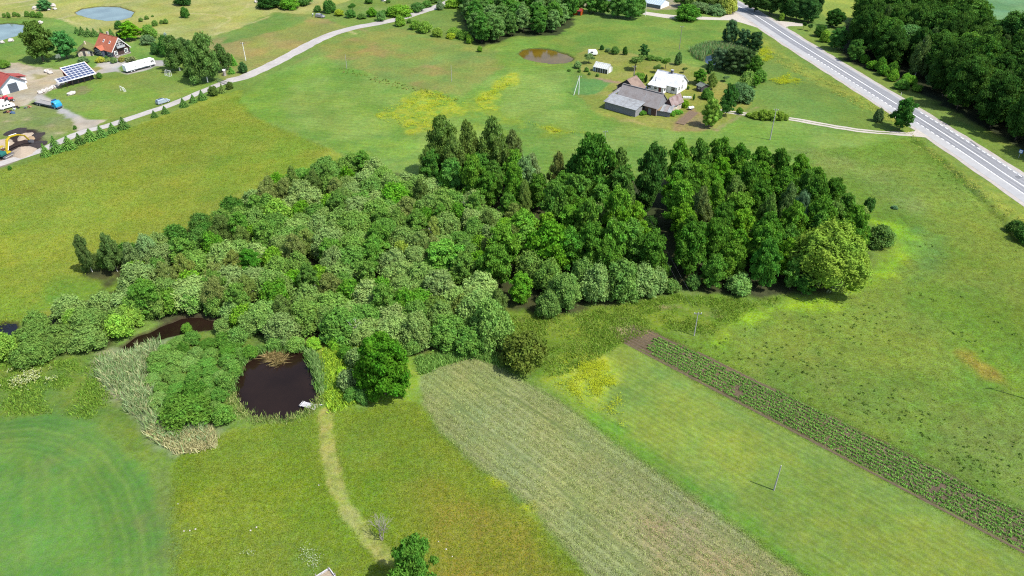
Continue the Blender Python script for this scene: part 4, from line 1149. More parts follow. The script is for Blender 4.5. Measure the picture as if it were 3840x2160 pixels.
def lobes_dome(g, n, rl, flat=1.0, z0=.12, up=0.0):
    out = []
    k = 0
    for i in range(n):
        t = (i + .5) / n
        ph = math.acos(1 - t * 1.05) if t * 1.05 < 2 else 1.5
        th = i * 2.39996 + g.uniform(-.3, .3)
        R0 = .36 * g.uniform(.8, 1.08)
        x = R0 * math.sin(ph) * math.cos(th); y = R0 * math.sin(ph) * math.sin(th); z = z0 + .52 * flat * math.cos(ph) * g.uniform(.85, 1.08)
        r = rl * g.uniform(.75, 1.25)
        out.append(((x, y, z), (r, r, r * g.uniform(.8, 1.1) * (1 + up))))
    out.append(((0, 0, z0 + .1), (.30, .30, .36)))
    return out

def lobes_profile(g, n, prof, rl, z0=.12, rz=.55, inner=.6, jit=.12):
    """lobes on the flank of a body of revolution"""
    out = []
    for i in range(n):
        t = (i + .5) / n
        z = z0 + (1 - z0 - .06) * t ** .9
        r = prof((z - z0) / (1 - z0))
        th = i * 2.39996 + g.uniform(-.5, .5)
        rr = max(0, r - rl * .55) * g.uniform(1 - jit * 2, 1 + jit)
        s = rl * g.uniform(.75, 1.2) * (.55 + .6 * r / .5)
        out.append(((rr * math.cos(th), rr * math.sin(th), z + g.uniform(-.03, .03)), (s, s, s * rz * g.uniform(.85, 1.25))))
    for k in range(4):
        z = z0 + (1 - z0) * (.15 + .2 * k)
        r = prof((z - z0) / (1 - z0)) * inner
        out.append(((0, 0, z), (r, r, .14)))
    return out

PROTO = {}
def reg_proto(kind, v, f, tv=None, mat=None):
    PROTO.setdefault(kind, []).append((np_mesh(kind + '_crown', unit(v), f, mat or M_leaf), tv))

M_leaf = leaf_mat('leaves', .34, .42)
M_leaf_soft = leaf_mat('willow_leaves', .30, .34)
M_needle = leaf_mat('needles', .12, .45)
M_bark = plain('bark', (.085, .065, .05, 1), .9, var=.3, scale=6)
M_birchbark = plain('birch_bark', (.62, .60, .56, 1), .7, var=.2, scale=9, var2=(.12, .11, .10, 1), s2=5)
M_greybark = plain('dead_wood', (.21, .19, .165, 1), .85, var=.25, scale=8)

def trunk_mesh(name, g, r0, top, limbs, mat, lean=.02, limb_from=.25, spread=.3, multi=1):
    m = MB()
    for s in range(multi):
        a = 2 * math.pi * s / multi + g.uniform(0, 1)
        ox, oy = (.0, .0) if multi == 1 else (.05 * math.cos(a), .05 * math.sin(a))
        dx, dy = (g.uniform(-lean, lean), g.uniform(-lean, lean)) if multi == 1 else (spread * .8 * math.cos(a), spread * .8 * math.sin(a))
        pts = [(ox + dx * t, oy + dy * t, top * t - .01) for t in (0, .3, .6, 1)]
        m.tube(pts, [r0, r0 * .8, r0 * .55, r0 * .18], 7)
        for k in range(limbs):
            t = limb_from + (1 - limb_from) * (k + .5) / limbs * .85
            b = Vector((ox + dx * t, oy + dy * t, top * t)); th = k * 2.4 + s
            L = spread * g.uniform(.7, 1.15) * (1.15 - t * .6)
            e = b + Vector((L * math.cos(th), L * math.sin(th), .10 + .08 * g.uniform(0, 1)))
            md = (b + e) / 2 + Vector((0, 0, -.015))
            m.tube([b, md, e], [r0 * .42 * (1 - .5 * t), r0 * .28 * (1 - .5 * t), r0 * .08], 5)
    return m.mesh(name, mat)

gr = random.Random(3)
TRUNK = {
 'willow': trunk_mesh('willow_stems', gr, .018, .5, 2, M_bark, multi=5, spread=.28),
 'alder': trunk_mesh('alder_trunk', gr, .020, .85, 8, M_bark, spread=.34),
 'birch': trunk_mesh('birch_trunk', gr, .018, .92, 9, M_birchbark, spread=.28),
 'lime': trunk_mesh('lime_trunk', gr, .028, .8, 9, M_bark, spread=.36, limb_from=.2),
 'fruit': trunk_mesh('fruit_tree_trunk', gr, .035, .7, 7, M_bark, spread=.36, limb_from=.45),
 'spruce': trunk_mesh('spruce_trunk', gr, .022, .95, 4, M_bark, spread=.12),
 'shrub': trunk_mesh('shrub_stems', gr, .02, .55, 2, M_bark, multi=4, spread=.25),
}
for s in range(5):      # rounded willow bushes
    g = random.Random(100 + s)
    L = lobes_dome(g, (17, 26, 21, 30, 24)[s], (.15, .115, .135, .105, .12)[s], .95 if s < 3 else 1.1, .10, (0, .2, 0, .3, .1)[s])
    v, f = crown_from_lobes(L, 5200, .030, 200 + s, align=.50, core=.74, elong=2.2, shell=(.80, 1.16))
    reg_proto('willow', v, f, TRUNK['willow'], M_leaf_soft)
for s in range(4):      # looser shrubs
    g = random.Random(130 + s)
    L = lobes_dome(g, 11 + 2 * s, .17, 1.0, .14, .1)
    v, f = crown_from_lobes(L, 3800, .036, 230 + s, align=.45, core=.70, elong=1.8, shell=(.78, 1.18))
    reg_proto('shrub', v, f, TRUNK['shrub'])
ovoid = lambda t: .5 * math.sin(math.pi * min(1, max(0, .12 + .86 * t ** .85))) ** .62
for s in range(5):      # alders and other tall broadleaves: stacked tufts
    g = random.Random(160 + s)
    L = lobes_profile(g, 40 + 2 * s, ovoid, .12, .12, .45, .55, .30)
    v, f = crown_from_lobes(L, 5200, .030, 260 + s, align=.48, core=.72, elong=1.6, shell=(.78, 1.18))
    reg_proto('alder', v, f, TRUNK['alder'])
cone = lambda t: .5 * (max(0, 1 - t ** 1.9) ** .78) * (.75 + .25 * min(1, t * 5))
for s in range(4):      # birches: pointed, hanging twigs
    g = random.Random(190 + s)
    L = lobes_profile(g, 30, cone, .13, .10, .8, .5, .25)
    v, f = crown_from_lobes(L, 4600, .027, 290 + s, align=.45, core=.66, droop=.6, elong=2.2)
    reg_proto('birch', v, f, TRUNK['birch'])
g = random.Random(210)  # dense lime with many bright tufts
L = lobes_profile(g, 64, lambda t: .5 * math.sin(math.pi * min(1, .22 + .74 * t)) ** .5, .105, .05, .62, .7, .12)
v, f = crown_from_lobes(L, 9500, .021, 310, align=.55, core=.80, elong=1.4, shell=(.82,1.14)); reg_proto('lime', v, f, TRUNK['lime'])
g = random.Random(211)  # crack willow of many upright rounded heads
L = [((.36 * math.sqrt((i + .5) / 20) * math.cos(i * 2.4), .36 * math.sqrt((i + .5) / 20) * math.sin(i * 2.4), .74 - .42 * (i + .5) / 20 + g.uniform(-.05, .05)), (g.uniform(.10, .135),) * 2 + (g.uniform(.17, .24),)) for i in range(20)] + [((0, 0, .3), (.32, .32, .26))]
v, f = crown_from_lobes(L, 10000, .019, 311, align=.62, core=.76, elong=2.2, shell=(.86, 1.08)); reg_proto('crackwillow', v, f, TRUNK['willow'], M_leaf_soft)
for s in range(3):      # large forest trees
    g = random.Random(220 + s)
    L = lobes_profile(g, 52, ovoid, .115, .10, .55, .6, .2)
    v, f = crown_from_lobes(L, 9000, .021, 320 + s, align=.48, core=.74, elong=1.6, shell=(.78, 1.18))
    reg_proto('forest', v, f, TRUNK['alder'])
for s in range(2):      # fruit trees, thin crowns on a clear stem
    g = random.Random(240 + s)
    L = [((x, y, z), (r, r, r * .8)) for x, y, z, r in [(g.uniform(-.28, .28), g.uniform(-.28, .28), g.uniform(.5, .85), g.uniform(.13, .2)) for _ in range(9)]]
    v, f = crown_from_lobes(L, 1900, .032, 340 + s, align=.35, core=.55, elong=1.6)
    reg_proto('fruit', v, f, TRUNK['fruit'])
for s in range(3):      # spruces in whorls
    g = np.random.default_rng(360 + s)
    vv = []
    lev = 17
    for i in range(lev):
        t = i / (lev - 1); z = .05 + .92 * t; r = .5 * (1 - t) ** .85 + .015
        nb = int(7 + 12 * (1 - t))
        for b in range(nb):
            th = 2 * math.pi * (b + g.uniform(-.3, .3)) / nb + i
            rr = r * g.uniform(.78, 1.1)
            ns = max(2, int(rr / .045))
            for k in range(ns):
                u = (k + .6) / ns
                p = np.array([rr * u * math.cos(th), rr * u * math.sin(th), z - .10 * u * u * (1 - t * .5) + g.uniform(-.012, .012)])
                d = np.array([math.cos(th), math.sin(th), -.25]); sd = np.array([-math.sin(th), math.cos(th), 0])
                w = .048 * (1.15 - .5 * u); l = .065
                sd = sd + np.array([0, 0, g.uniform(-.5, .5)])
                vv += [p - sd * w, p + d * l, p + sd * w, p - d * l * .5 + np.array([0, 0, .02])]
    v = np.array(vv); n4 = np.arange(len(v)).reshape(-1, 4)
    core = np.array([[.17 * math.cos(a), .17 * math.sin(a), .06] for a in np.linspace(0, 2 * math.pi, 9)[:-1]] + [[0, 0, .94]])
    cf = np.array([[k, (k + 1) % 8, 8] for k in range(8)]) + len(v)
    f = np.concatenate([n4[:, [0, 1, 2]], n4[:, [0, 2, 3]], cf])
    reg_proto('spruce', np.concatenate([v, core]), f, TRUNK['spruce'], M_needle)
for s in range(2):      # dark rounded conifers
    g = random.Random(380 + s)
    L = lobes_profile(g, 34, lambda t: .5 * math.sin(math.pi * min(1, .2 + .76 * t)) ** .6, .13, .06, .6, .65, .15)
    v, f = crown_from_lobes(L, 7000, .018, 380 + s, align=.3, core=.78, elong=3.2); reg_proto('pine', v, f, TRUNK['alder'], M_needle)
g = random.Random(390)  # clipped column
L = [((g.uniform(-.1, .1), g.uniform(-.1, .1), .1 + .8 * i / 11), (.36 * (1 - (i / 11) ** 3 * .75), .36 * (1 - (i / 11) ** 3 * .75), .12)) for i in range(12)]
v, f = crown_from_lobes(L, 1500, .05, 391, align=.5, core=.85, elong=2.5); reg_proto('thuja', v, f, TRUNK['spruce'], M_needle)

# ---------------------------------------------------------------- planting
C_WIL = [(122,150,78),(114,146,72),(132,158,88),(110,144,64),(122,148,84)]
C_ALD = [(76,114,38),(86,126,40),(68,106,36),(94,134,44),(80,118,46)]
C_BRI = [(98,146,38),(110,154,44),(90,138,42)]
C_BIR = [(104,128,60),(116,136,66),(92,116,56),(122,138,74)]
C_DRK = [(46,74,30),(54,84,34),(60,92,36)]
C_SPR = [(82,118,54),(74,106,48),(92,128,56)]
C_OLV = [(96,112,52),(106,118,60)]
FOL = 2.6
FOLK = {'alder': 1.35, 'forest': 1.5, 'lime': 1.15, 'pine': 1.15, 'shrub': 1.1, 'birch': 1.15, 'spruce': 1.1}    # leaves shade each other, so a crown shows less than its leaf colour
TREES = []
KINDNAME = {'willow': 'willow_bush', 'alder': 'alder_tree', 'birch': 'birch_tree', 'lime': 'lime_tree', 'shrub': 'shrub', 'crackwillow': 'crack_willow',
            'forest': 'forest_tree', 'fruit': 'fruit_tree', 'spruce': 'spruce_tree', 'pine': 'conifer', 'thuja': 'column_conifer', 'deadbush': 'withered_shrub'}
_cnt = {}
def plant(kind, loc, w, h, col, label=None, cat='tree', group=None, crown_label=None, rz=None):
    protos = PROTO[kind]
    i = _cnt.get(kind, 0); _cnt[kind] = i + 1
    me, tr = protos[(i * 7 + i // 3) % len(protos)]
    root = thing(KINDNAME[kind], label, cat, loc, rz if rz is not None else rnd.uniform(0, 6.28), group, (w * rnd.uniform(.92, 1.12), w * rnd.uniform(.9, 1.08), h))
    c = link(bpy.data.objects.new('crown', me), root)
    a = alb(*col) * FOL * (FOLK.get(kind, 1.0) if col[1] < 128 else min(1.05, FOLK.get(kind, 1.0)))
    j = [rnd.uniform(.9, 1.1) for _ in range(2)]
    c.color = (a[0] * j[0], a[1] * j[0] * (1 + (j[1] - 1) * .4), a[2] * j[0], 1)
    if crown_label: c['label'] = crown_label
    t = link(bpy.data.objects.new('trunk' if kind not in ('willow', 'shrub') else 'stems', tr), root)
    root.rotation_euler.x = rnd.uniform(-.06, .06); root.rotation_euler.y = rnd.uniform(-.06, .06)
    TREES.append(dict(o=root, kind=kind, p=Vector(loc), w=w, h=h, col=col))
    return root
def px_tree(kind, x, yb, yt, w, col, label=None, cat='tree', src=True, group=None, dz=0.0, **kw):
    k = 1.0 if src else KV
    p = S(x * k, yb * k)
    # the lowest leaves hang in front of the foot, so the foot is a little behind the visible lower edge
    wm = w * k * depth_of(p) / FPX
    p.y += wm * .22
    h = max(.6, height_at(p.y, yt * k))
    if kind == 'spruce': wm *= 1.3
    p.x = p.x * 1.0
    return plant(kind, (p.x, p.y, dz), wm, h, col, label, cat, group, **kw)

def in_poly(x, y, poly):
    c = False; n = len(poly)
    for i in range(n):
        ax, ay = poly[i]; bx, by = poly[(i + 1) % n]
        if (ay > y) != (by > y) and x < ax + (y - ay) * (bx - ax) / (by - ay): c = not c
    return c
def fill(polyV, spacing, mix, seed, group, avoid=(), cat='tree', src=False):
    """plant an outline on the ground; mix = [(weight, kind, colours, w range, h range, label)]"""
    g = random.Random(seed)
    P = wpoly(polyV, src)
    xs = [p[0] for p in P]; ys = [p[1] for p in P]
    pts = [(t['p'].x, t['p'].y, t['w']) for t in TREES]
    out = []
    tries = int((max(xs) - min(xs)) * (max(ys) - min(ys)) / (spacing ** 2) * 34)
    tw = sum(m[0] for m in mix)
    for _ in range(tries):
        x = g.uniform(min(xs), max(xs)); y = g.uniform(min(ys), max(ys))
        if not in_poly(x, y, P): continue
        if any((x - a) ** 2 + (y - b) ** 2 < (max(spacing, .42 * c)) ** 2 for a, b, c in pts): continue
        if any(in_poly(x, y, q) for q in avoid): continue
        r = g.uniform(0, tw)
        for m in mix:
            r -= m[0]
            if r <= 0: break
        w = g.uniform(*m[3]); h = g.uniform(*m[4])
        pts.append((x, y, spacing * 2))
        o = plant(m[1], (x, y, 0), w, h, g.choice(m[2]), None, m[6] if len(m) > 6 else cat, group)
        TREES[-1]['desc'] = m[5]
# ---------------------------------------------------------------- the copse in the middle: trees that stand out
T = px_tree
B = lambda *a, **k: px_tree(*a, src=False, **k)
# tall pointed group on the far side
B('birch',1112,452,288,104,(92,120,54),'tall pointed birch, leftmost of the spires on the copse\'s far edge')
B('birch',1184,466,304,88,(100,124,56),'tall slim birch right of the leftmost spire on the copse\'s far edge')
B('birch',1234,470,298,106,(88,114,52),'tallest birch spire near the middle of the copse\'s far edge')
B('birch',1284,474,330,72,(98,116,62),'slender olive birch spire, rightmost of the group on the copse\'s far edge')
B('birch',1152,478,336,76,(98,122,58)); B('birch',1262,486,345,66,(96,120,56)); B('birch',1080,470,372,56,(90,118,52))
B('alder',1092,478,378,62,(72,112,44)); B('alder',1205,500,388,80,(70,110,42)); B('alder',1140,500,400,66,(78,120,52))
B('birch',1340,500,388,62,(116,134,86)); B('birch',1400,500,380,60,(116,128,66)); B('alder',1320,520,395,70,(112,146,88))
B('alder',1482,520,338,112,(64,104,36),'large dark green alder standing above the middle of the copse')
B('alder',1552,510,372,66,(84,112,50)); B('alder',1626,540,366,88,(58,92,38),'dark alder at the far end of the shaded lane through the copse')
B('alder',1440,510,400,60,(66,104,40)); B('alder',1560,545,420,80,(76,112,46))
for x,yb,yt,w in ((1706,484,350,78),(1752,480,352,60),(1800,484,348,74),(1850,484,362,66),(1900,484,366,70),(1950,494,372,66),(2000,510,390,66),(2042,530,420,66),(2082,560,450,64),(2112,590,484,62),(2136,630,520,58)):
    B('alder',x,yb,yt,w,rnd.choice(C_ALD))
B('birch',1762,600,470,62,(108,128,72)); B('birch',1970,580,460,58,(86,112,62))
B('pine',1992,610,480,50,(78,106,72),'blue-green tree in the dark alders on the right of the copse')
# around the lane
B('alder',1380,700,560,120,(88,140,36),'bright green maple in the middle of the copse')
B('alder',1310,770,690,70,(92,142,40)); B('alder',1330,660,570,86,(104,148,56)); B('alder',1480,640,500,84,(88,128,46))
B('alder',1430,690,570,92,(74,118,40)); B('alder',1540,700,560,96,(82,122,42)); B('alder',1585,690,556,92,(86,124,50))
B('alder',1120,705,612,116,(98,144,54),'broad mid-green tree left of the bright maple in the copse')
B('shrub',1125,500,425,66,(100,150,50)); B('shrub',995,530,462,84,(94,148,40),'bright green bushy tree beside the orange withered shrub')
B('shrub',700,590,505,80,(124,160,62),'yellow-green bushy tree in the left half of the copse')
B('alder',632,700,628,66,(66,116,34),'dark green rounded tree among grey willows in the left of the copse')
B('shrub',1015,660,608,50,(140,162,64)); B('birch',1092,620,548,40,(128,146,70),'small birch with bare white stem rising from the middle of the copse')
B('birch',830,770,690,80,(112,128,66),'sparse olive birch with pale branches near the copse\'s front')
B('birch',470,720,640,62,(118,134,64)); B('birch',590,700,630,60,(124,136,66)); B('birch',540,720,660,56,(124,140,74)); B('birch',420,740,660,66,(116,134,70))
B('shrub',1100,800,748,80,(96,122,52)); B('shrub',1160,820,745,70,(104,124,56))
# front edge of the copse
B('lime',966,1010,852,128,(72,118,30),'big dense bright green lime tree between pond and rye field')
B('birch',958,905,838,66,(116,124,62))
B('shrub',1312,936,838,124,(92,110,44),'large olive round bush at the upper end of the rye field')
B('willow',1240,880,752,120,(120,156,76)); B('willow',1130,880,800,110,(104,146,62)); B('willow',1200,830,740,110,(126,156,84)); B('willow',1050,880,790,90,(122,150,80))
for x,yb,yt,w in ((1420,782,690,90),(1500,762,660,90),(1560,758,660,100),(1620,748,664,92),(1648,738,676,60),(1380,800,730,70),(1470,740,650,70)):
    B('willow',x,yb,yt,w,rnd.choice([(112,144,76),(106,142,68),(118,148,82)]))
B('shrub',1310,762,696,56,(98,146,42))
# right-hand corner
B('crackwillow',2082,742,566,206,(118,146,54),'broad yellow-green crack willow with rounded heads at the copse\'s right corner')
B('shrub',2214,626,566,78,(94,124,62),'round dark green bush alone on the grass right of the copse','shrub')
B('shrub',2168,552,520,40,(130,152,80),'pale small bush against the copse\'s right edge','shrub'); B('shrub',2186,536,498,30,(74,112,54),'small dark bush behind the pale one on the copse\'s right edge','shrub')
B('alder',1920,735,600,80,(66,108,40)); B('alder',1990,735,650,56,(82,124,50)); B('willow',1860,742,690,70,(112,148,76)); B('alder',1790,735,640,72,(80,120,44)); B('shrub',1745,728,690,44,(88,124,60))
B('alder',2020,745,690,50,(70,112,44))
# left tip
B('birch',228,690,588,46,(88,112,58),'pointed dark bush, leftmost tip of the hedge row on the meadow')
B('birch',290,690,587,58,(90,116,60),'second pointed bush of the hedge row on the meadow')
B('birch',340,690,608,50,(104,124,74),'third pointed bush of the hedge row on the meadow')
B('willow',372,660,592,56,(124,154,96))
# ---------------------------------------------------------------- the copse: the mass
W1 = (8,'willow',C_WIL,(5.4,9.8),(4.2,7.0),'grey-green dome-shaped willow bush','shrub')
W2 = (2,'willow',[(104,142,66),(96,136,58)],(5,9),(4.2,7),'mid-green dome-shaped willow bush','shrub')
S1 = (2.2,'shrub',C_BRI,(4.5,6.5),(4.5,6.5),'bright green leafy shrub','shrub')
B1 = (2.2,'birch',C_BIR,(4.5,6.5),(6.5,9),'olive-green young birch')
A1 = (7,'alder',C_ALD,(5.5,9),(9.5,14),'tall dark green alder'); A2 = (2,'alder',C_BRI,(5.5,7.5),(9,12),'tall bright green alder')
A3 = (.7,'birch',[(92,124,56),(104,134,64)],(5,6.5),(10,12.5),'tall grey-green birch')
fill([(225,690),(300,655),(420,625),(590,535),(602,560),(480,645),(345,692),(290,696)],3.8,[(6,'shrub',[(72,112,44),(82,120,52)],(5,7),(4,5.2),'dark green bush','shrub'),(2,'willow',C_WIL,(5,7),(4,5),'grey-green willow bush','shrub')],1,'bushes in the hedge row on the copse\'s left')
fill([(1684,505),(1715,485),(1850,485),(1990,510),(2080,560),(2140,625),(2160,670),(2100,700),(1990,735),(1850,735),(1728,718),(1704,640)],4.7,[A1,A2,A3],2,'tall trees right of the shaded lane')
fill([(1330,600),(1460,530),(1575,525),(1600,610),(1634,700),(1625,735),(1540,745),(1400,770),(1290,745),(1230,720)],4.7,[A1,(4,'alder',C_BRI,(5.5,7.5),(8,11),'tall bright green alder'),A3,(2,'willow',C_WIL,(6,8),(5.5,7.5),'grey-green dome-shaped willow bush','shrub')],3,'tall trees left of the shaded lane')
fill([(1085,480),(1130,470),(1290,485),(1430,500),(1440,530),(1330,550),(1200,520),(1090,500)],4.4,[A1,A3,(3,'birch',C_BIR,(4,5.5),(8,10),'olive-green birch')],4,'trees on the copse\'s far edge')
fill([(815,430),(960,442),(1080,492),(1200,520),(1330,560),(1310,620),(1230,720),(1210,790),(1265,825),(1268,868),(1230,884),(1110,880),(1040,872),(880,850),(840,862),(760,850),(650,846),(570,800),(500,784),(430,784),(330,810),(330,740),(345,705),(450,665),(600,545),(690,490)],3.9,[W1,W2,S1,B1,(1.6,'alder',[(84,124,46),(104,142,60),(96,132,58)],(4.5,6.5),(6.5,8.5),'young alder')],5,'bushes of the willow thicket')
fill([(15,912),(12,880),(60,850),(130,812),(230,780),(322,768),(335,812),(296,862),(240,885),(130,905)],4.2,[(5,'willow',[(112,142,70),(124,150,82),(104,134,62)],(5.5,8),(4,5.5),'green dome-shaped willow bush','shrub'),(3,'shrub',[(122,160,64),(100,132,54)],(5,7),(4,5),'light green leafy shrub','shrub')],6,'bushes left of the dark stream')
fill([(388,915),(430,868),(500,858),(560,862),(612,882),(592,920),(572,975),(580,1030),(540,1056),(512,1078),(412,1050),(388,995),(374,935)],2.35,[(4,'shrub',[(92,136,56),(104,144,64),(80,120,44)],(2.6,4.8),(1.2,2.8),'low green shrub','shrub'),(3,'willow',[(116,150,76),(108,144,66)],(2.6,4.8),(1.2,2.8),'low pale willow shrub','shrub')],7,'low shrubs between reed bed and pond')
B('shrub',462,1072,1008,140,(84,122,44),'large low dark green shrub at the reed bed\'s lower end','shrub'); B('shrub',560,1070,1020,60,(104,146,60))
for x,yb,yt,w,c in ((628,900,872,40,(96,140,52)),(590,950,922,36,(100,144,60)),(870,905,870,40,(84,128,44)),(895,930,880,60,(112,140,78)),(880,985,930,66,(116,142,84)),(885,1010,975,44,(88,132,56)),(860,950,925,34,(150,190,52)),(790,880,850,44,(130,172,56)),(740,880,850,50,(116,152,70)),(690,880,850,44,(110,150,70)),(1000,900,860,46,(108,146,60)),(1035,895,850,50,(112,150,70)),(845,880,840,44,(120,170,50)),(910,1015,980,40,(98,140,66)),(575,905,875,44,(90,134,48))):
    B('shrub',x,yb,yt,w,c,None,'shrub',group='low shrubs round the dark pond')
for x,yb,yt,w,c in ((345,806,742,70,(110,146,62)),(395,800,738,66,(120,154,70)),(440,790,728,70,(104,146,52)),(490,786,726,64,(112,150,70)),(540,796,738,66,(108,144,64)),(590,820,762,70,(116,150,80)),(630,842,786,66,(120,150,78)),(560,842,806,44,(118,150,76)),(470,838,816,30,(104,150,54)),(600,868,826,60,(108,146,70)),(300,852,790,70,(126,164,62)),(325,828,770,66,(130,166,66))):
    B('willow' if x%2 else 'shrub',x,yb,yt,w,c,None,'shrub',group='bushes overhanging the dark stream')
for x,yb,yt,w,c in ((1668,700,668,40,(70,104,44)),(1650,640,606,40,(62,96,40)),(1640,580,545,40,(60,92,40)),(1690,738,704,44,(100,134,64)),(1622,530,495,44,(58,90,38))):
    B('shrub',x,yb,yt,w,c,None,'shrub',group='undergrowth in the shaded lane')
# two withered orange crowns
B('shrub',942,524,494,26,(176,104,60),'small withered orange-brown shrub among the willows','shrub'); B('shrub',1523,715,684,26,(150,92,56),'small withered rust-brown shrub low in the copse\'s front','shrub')

# ---------------------------------------------------------------- wood and hedges beyond the road on the right
T('forest',3205,234,148,62,(66,104,44),'round tree at the forest edge beside the highway verge'); T('forest',3142,190,102,66,(60,100,44),'leafy tree left of the round one at the forest edge')
T('shrub',3075,140,92,52,(76,116,50)); T('shrub',3095,160,112,40,(130,164,60)); T('forest',3125,105,32,60,(52,86,36)); T('forest',3150,90,44,50,(46,78,34))
for x,yb,yt,w,c in ((3240,238,205,40,(100,148,50)),(3275,262,228,46,(104,152,48)),(3315,285,240,50,(92,140,48)),(3350,305,262,46,(110,156,52)),(3382,338,298,52,(96,142,58)),(3400,322,275,44,(112,158,56)),(3440,345,318,40,(110,150,54)),(3300,270,215,40,(84,128,44)),(3345,285,230,44,(88,132,46)),(3420,325,285,40,(104,150,50))):
    T('shrub',x,yb,yt,w,c,None,'shrub',group='bright shrubs along the forest edge')
T('forest',3395,230,98,170,(70,104,56),'grey-green broad tree rising from the dark forest')
T('forest',3540,190,60,120,(98,136,56),'yellow-green tallest tree in the forest'); T('forest',3610,280,120,110,(88,124,50),'yellow-green tree in front of the tallest forest tree')
T('forest',3340,120,-30,200,(62,92,36)); T('forest',3620,170,-10,190,(66,98,40)); T('forest',3780,250,40,180,(60,92,40)); T('forest',3580,330,210,100,(78,110,52)); T('forest',3500,340,215,70,(64,90,48)); T('forest',3720,400,260,130,(62,96,40))
T('forest',3245,150,50,70,(58,88,42)); T('forest',3250,90,-20,120,(60,90,36)); T('forest',3460,90,-60,180,(66,98,38))
FOREST = (5,'forest',C_DRK + [(62,92,38)],(9,14),(14,19),'tall dark broadleaf tree'); FOREST2 = (1,'birch',[(74,100,54),(84,108,58)],(6,8),(12,16),'tall grey-green birch')
fill([(2130,130),(2210,175),(2310,225),(2400,275),(2470,315),(2576,366),(2760,462),(2760,200),(2600,160),(2480,150),(2420,110),(2400,40),(2200,50),(2150,80)],6.8,[FOREST,FOREST2],8,'tall trees of the dark forest')
# trees by the upper bend of the highway
for i,(x,yb,yt,w,c) in enumerate(((2835,48,-60,90,(54,82,38)),(2890,58,-60,90,(58,86,40)),(2950,70,-50,80,(52,82,36)),(2990,80,-20,70,(56,88,44)),(3035,88,-10,70,(58,90,46)),(3020,60,-60,80,(50,80,36)),(3060,70,-30,50,(60,90,50)))):
    T('forest',x,yb,yt,w,c,None,group='dark trees over the upper bend of the highway')
T('fruit',3012,112,82,20,(60,96,44)); T('fruit',3038,118,90,22,(72,108,56)); T('shrub',2930,78,48,22,(124,160,60))
T('shrub',2584,80,18,98,(78,124,44),'dense round green tree beside the lane left of the highway')
T('willow',2625,48,8,90,(110,140,88)); T('willow',2690,56,16,80,(104,138,84)); T('willow',2730,52,-30,78,(166,178,82),'pale yellow-green willow at the highway junction'); T('birch',2570,30,-40,80,(86,118,56)); T('birch',2640,25,-50,90,(84,116,54)); T('birch',2690,25,-50,70,(100,128,64))
# row by the greenhouse and the wood beside the brown pond
for x,yb,yt,w,c in ((2172,40,-20,50,(74,114,50)),(2225,52,-24,70,(76,116,48)),(2262,58,-20,60,(80,118,50)),(2318,70,-24,80,(76,114,52)),(2365,76,-18,80,(80,118,54)),(2400,62,-20,50,(74,112,48))):
    T('forest',x,yb,yt,w,c,None,group='row of broad green trees at the upper edge')
WOOD = (5,'alder',[(104,140,76),(94,130,66),(112,146,84)],(7,10),(9,12),'soft grey-green broadleaf tree'); WOOD2 = (4,'alder',[(70,112,46),(76,118,44)],(7,10),(9,12.5),'dark green broadleaf tree')
fill([(1172,40),(1190,90),(1218,118),(1270,92),(1330,88),(1400,85),(1438,62),(1440,20),(1400,-40),(1180,-40)],5.6,[WOOD,WOOD2],9,'trees of the wood beside the brown pond')
# scrub along the gravel road
for x,yb,yt,w,c,k in ((1232,50,0,56,(76,120,52),'shrub'),(1272,60,34,42,(150,166,54),'shrub'),(1322,44,16,34,(70,112,46),'fruit'),(1315,68,36,40,(78,122,54),'shrub'),(1395,64,28,46,(92,144,40),'shrub'),(1430,80,42,42,(100,138,74),'shrub'),(1500,64,18,86,(112,152,50),'shrub'),(1470,62,24,50,(96,140,48),'shrub'),(1562,46,8,60,(84,124,62),'shrub'),(1600,30,2,40,(90,130,60),'shrub'),(1650,38,2,32,(112,138,96),'shrub'),(1630,12,-16,50,(96,134,60),'shrub'),
                     (1500,100,58,42,(124,166,60),'shrub'),(1555,112,76,44,(110,150,58),'shrub'),(1590,124,78,60,(116,152,62),'shrub'),(1640,140,104,46,(132,162,66),'shrub'),(1700,128,104,50,(120,156,62),'shrub'),(1735,146,112,60,(96,134,54),'shrub'),(1690,145,124,40,(150,172,52),'shrub'),(1762,165,130,28,(124,164,56),'shrub'),(1800,196,172,22,(110,150,50),'shrub'),(1535,88,72,20,(84,116,52),'shrub'),
                     (1355,72,52,40,(88,124,56),'shrub'),(1440,62,38,30,(90,130,58),'shrub'),(1700,30,-6,70,(124,164,56),'shrub'),(1720,20,-20,60,(80,120,52),'shrub'),(1384,14,-10,36,(78,116,50),'shrub'),(1455,12,-2,20,(90,126,60),'shrub'),(1190,46,20,34,(84,122,60),'shrub')):
    T(k,x,yb,yt,w,c,None,'shrub' if k=='shrub' else 'tree',group='scrub along the gravel road')
T('shrub',1007,34,-20,92,(54,90,40)); T('shrub',1085,36,-10,78,(96,146,46)); T('shrub',1140,22,-20,60,(84,130,60)); T('shrub',1050,20,-30,60,(70,110,48))
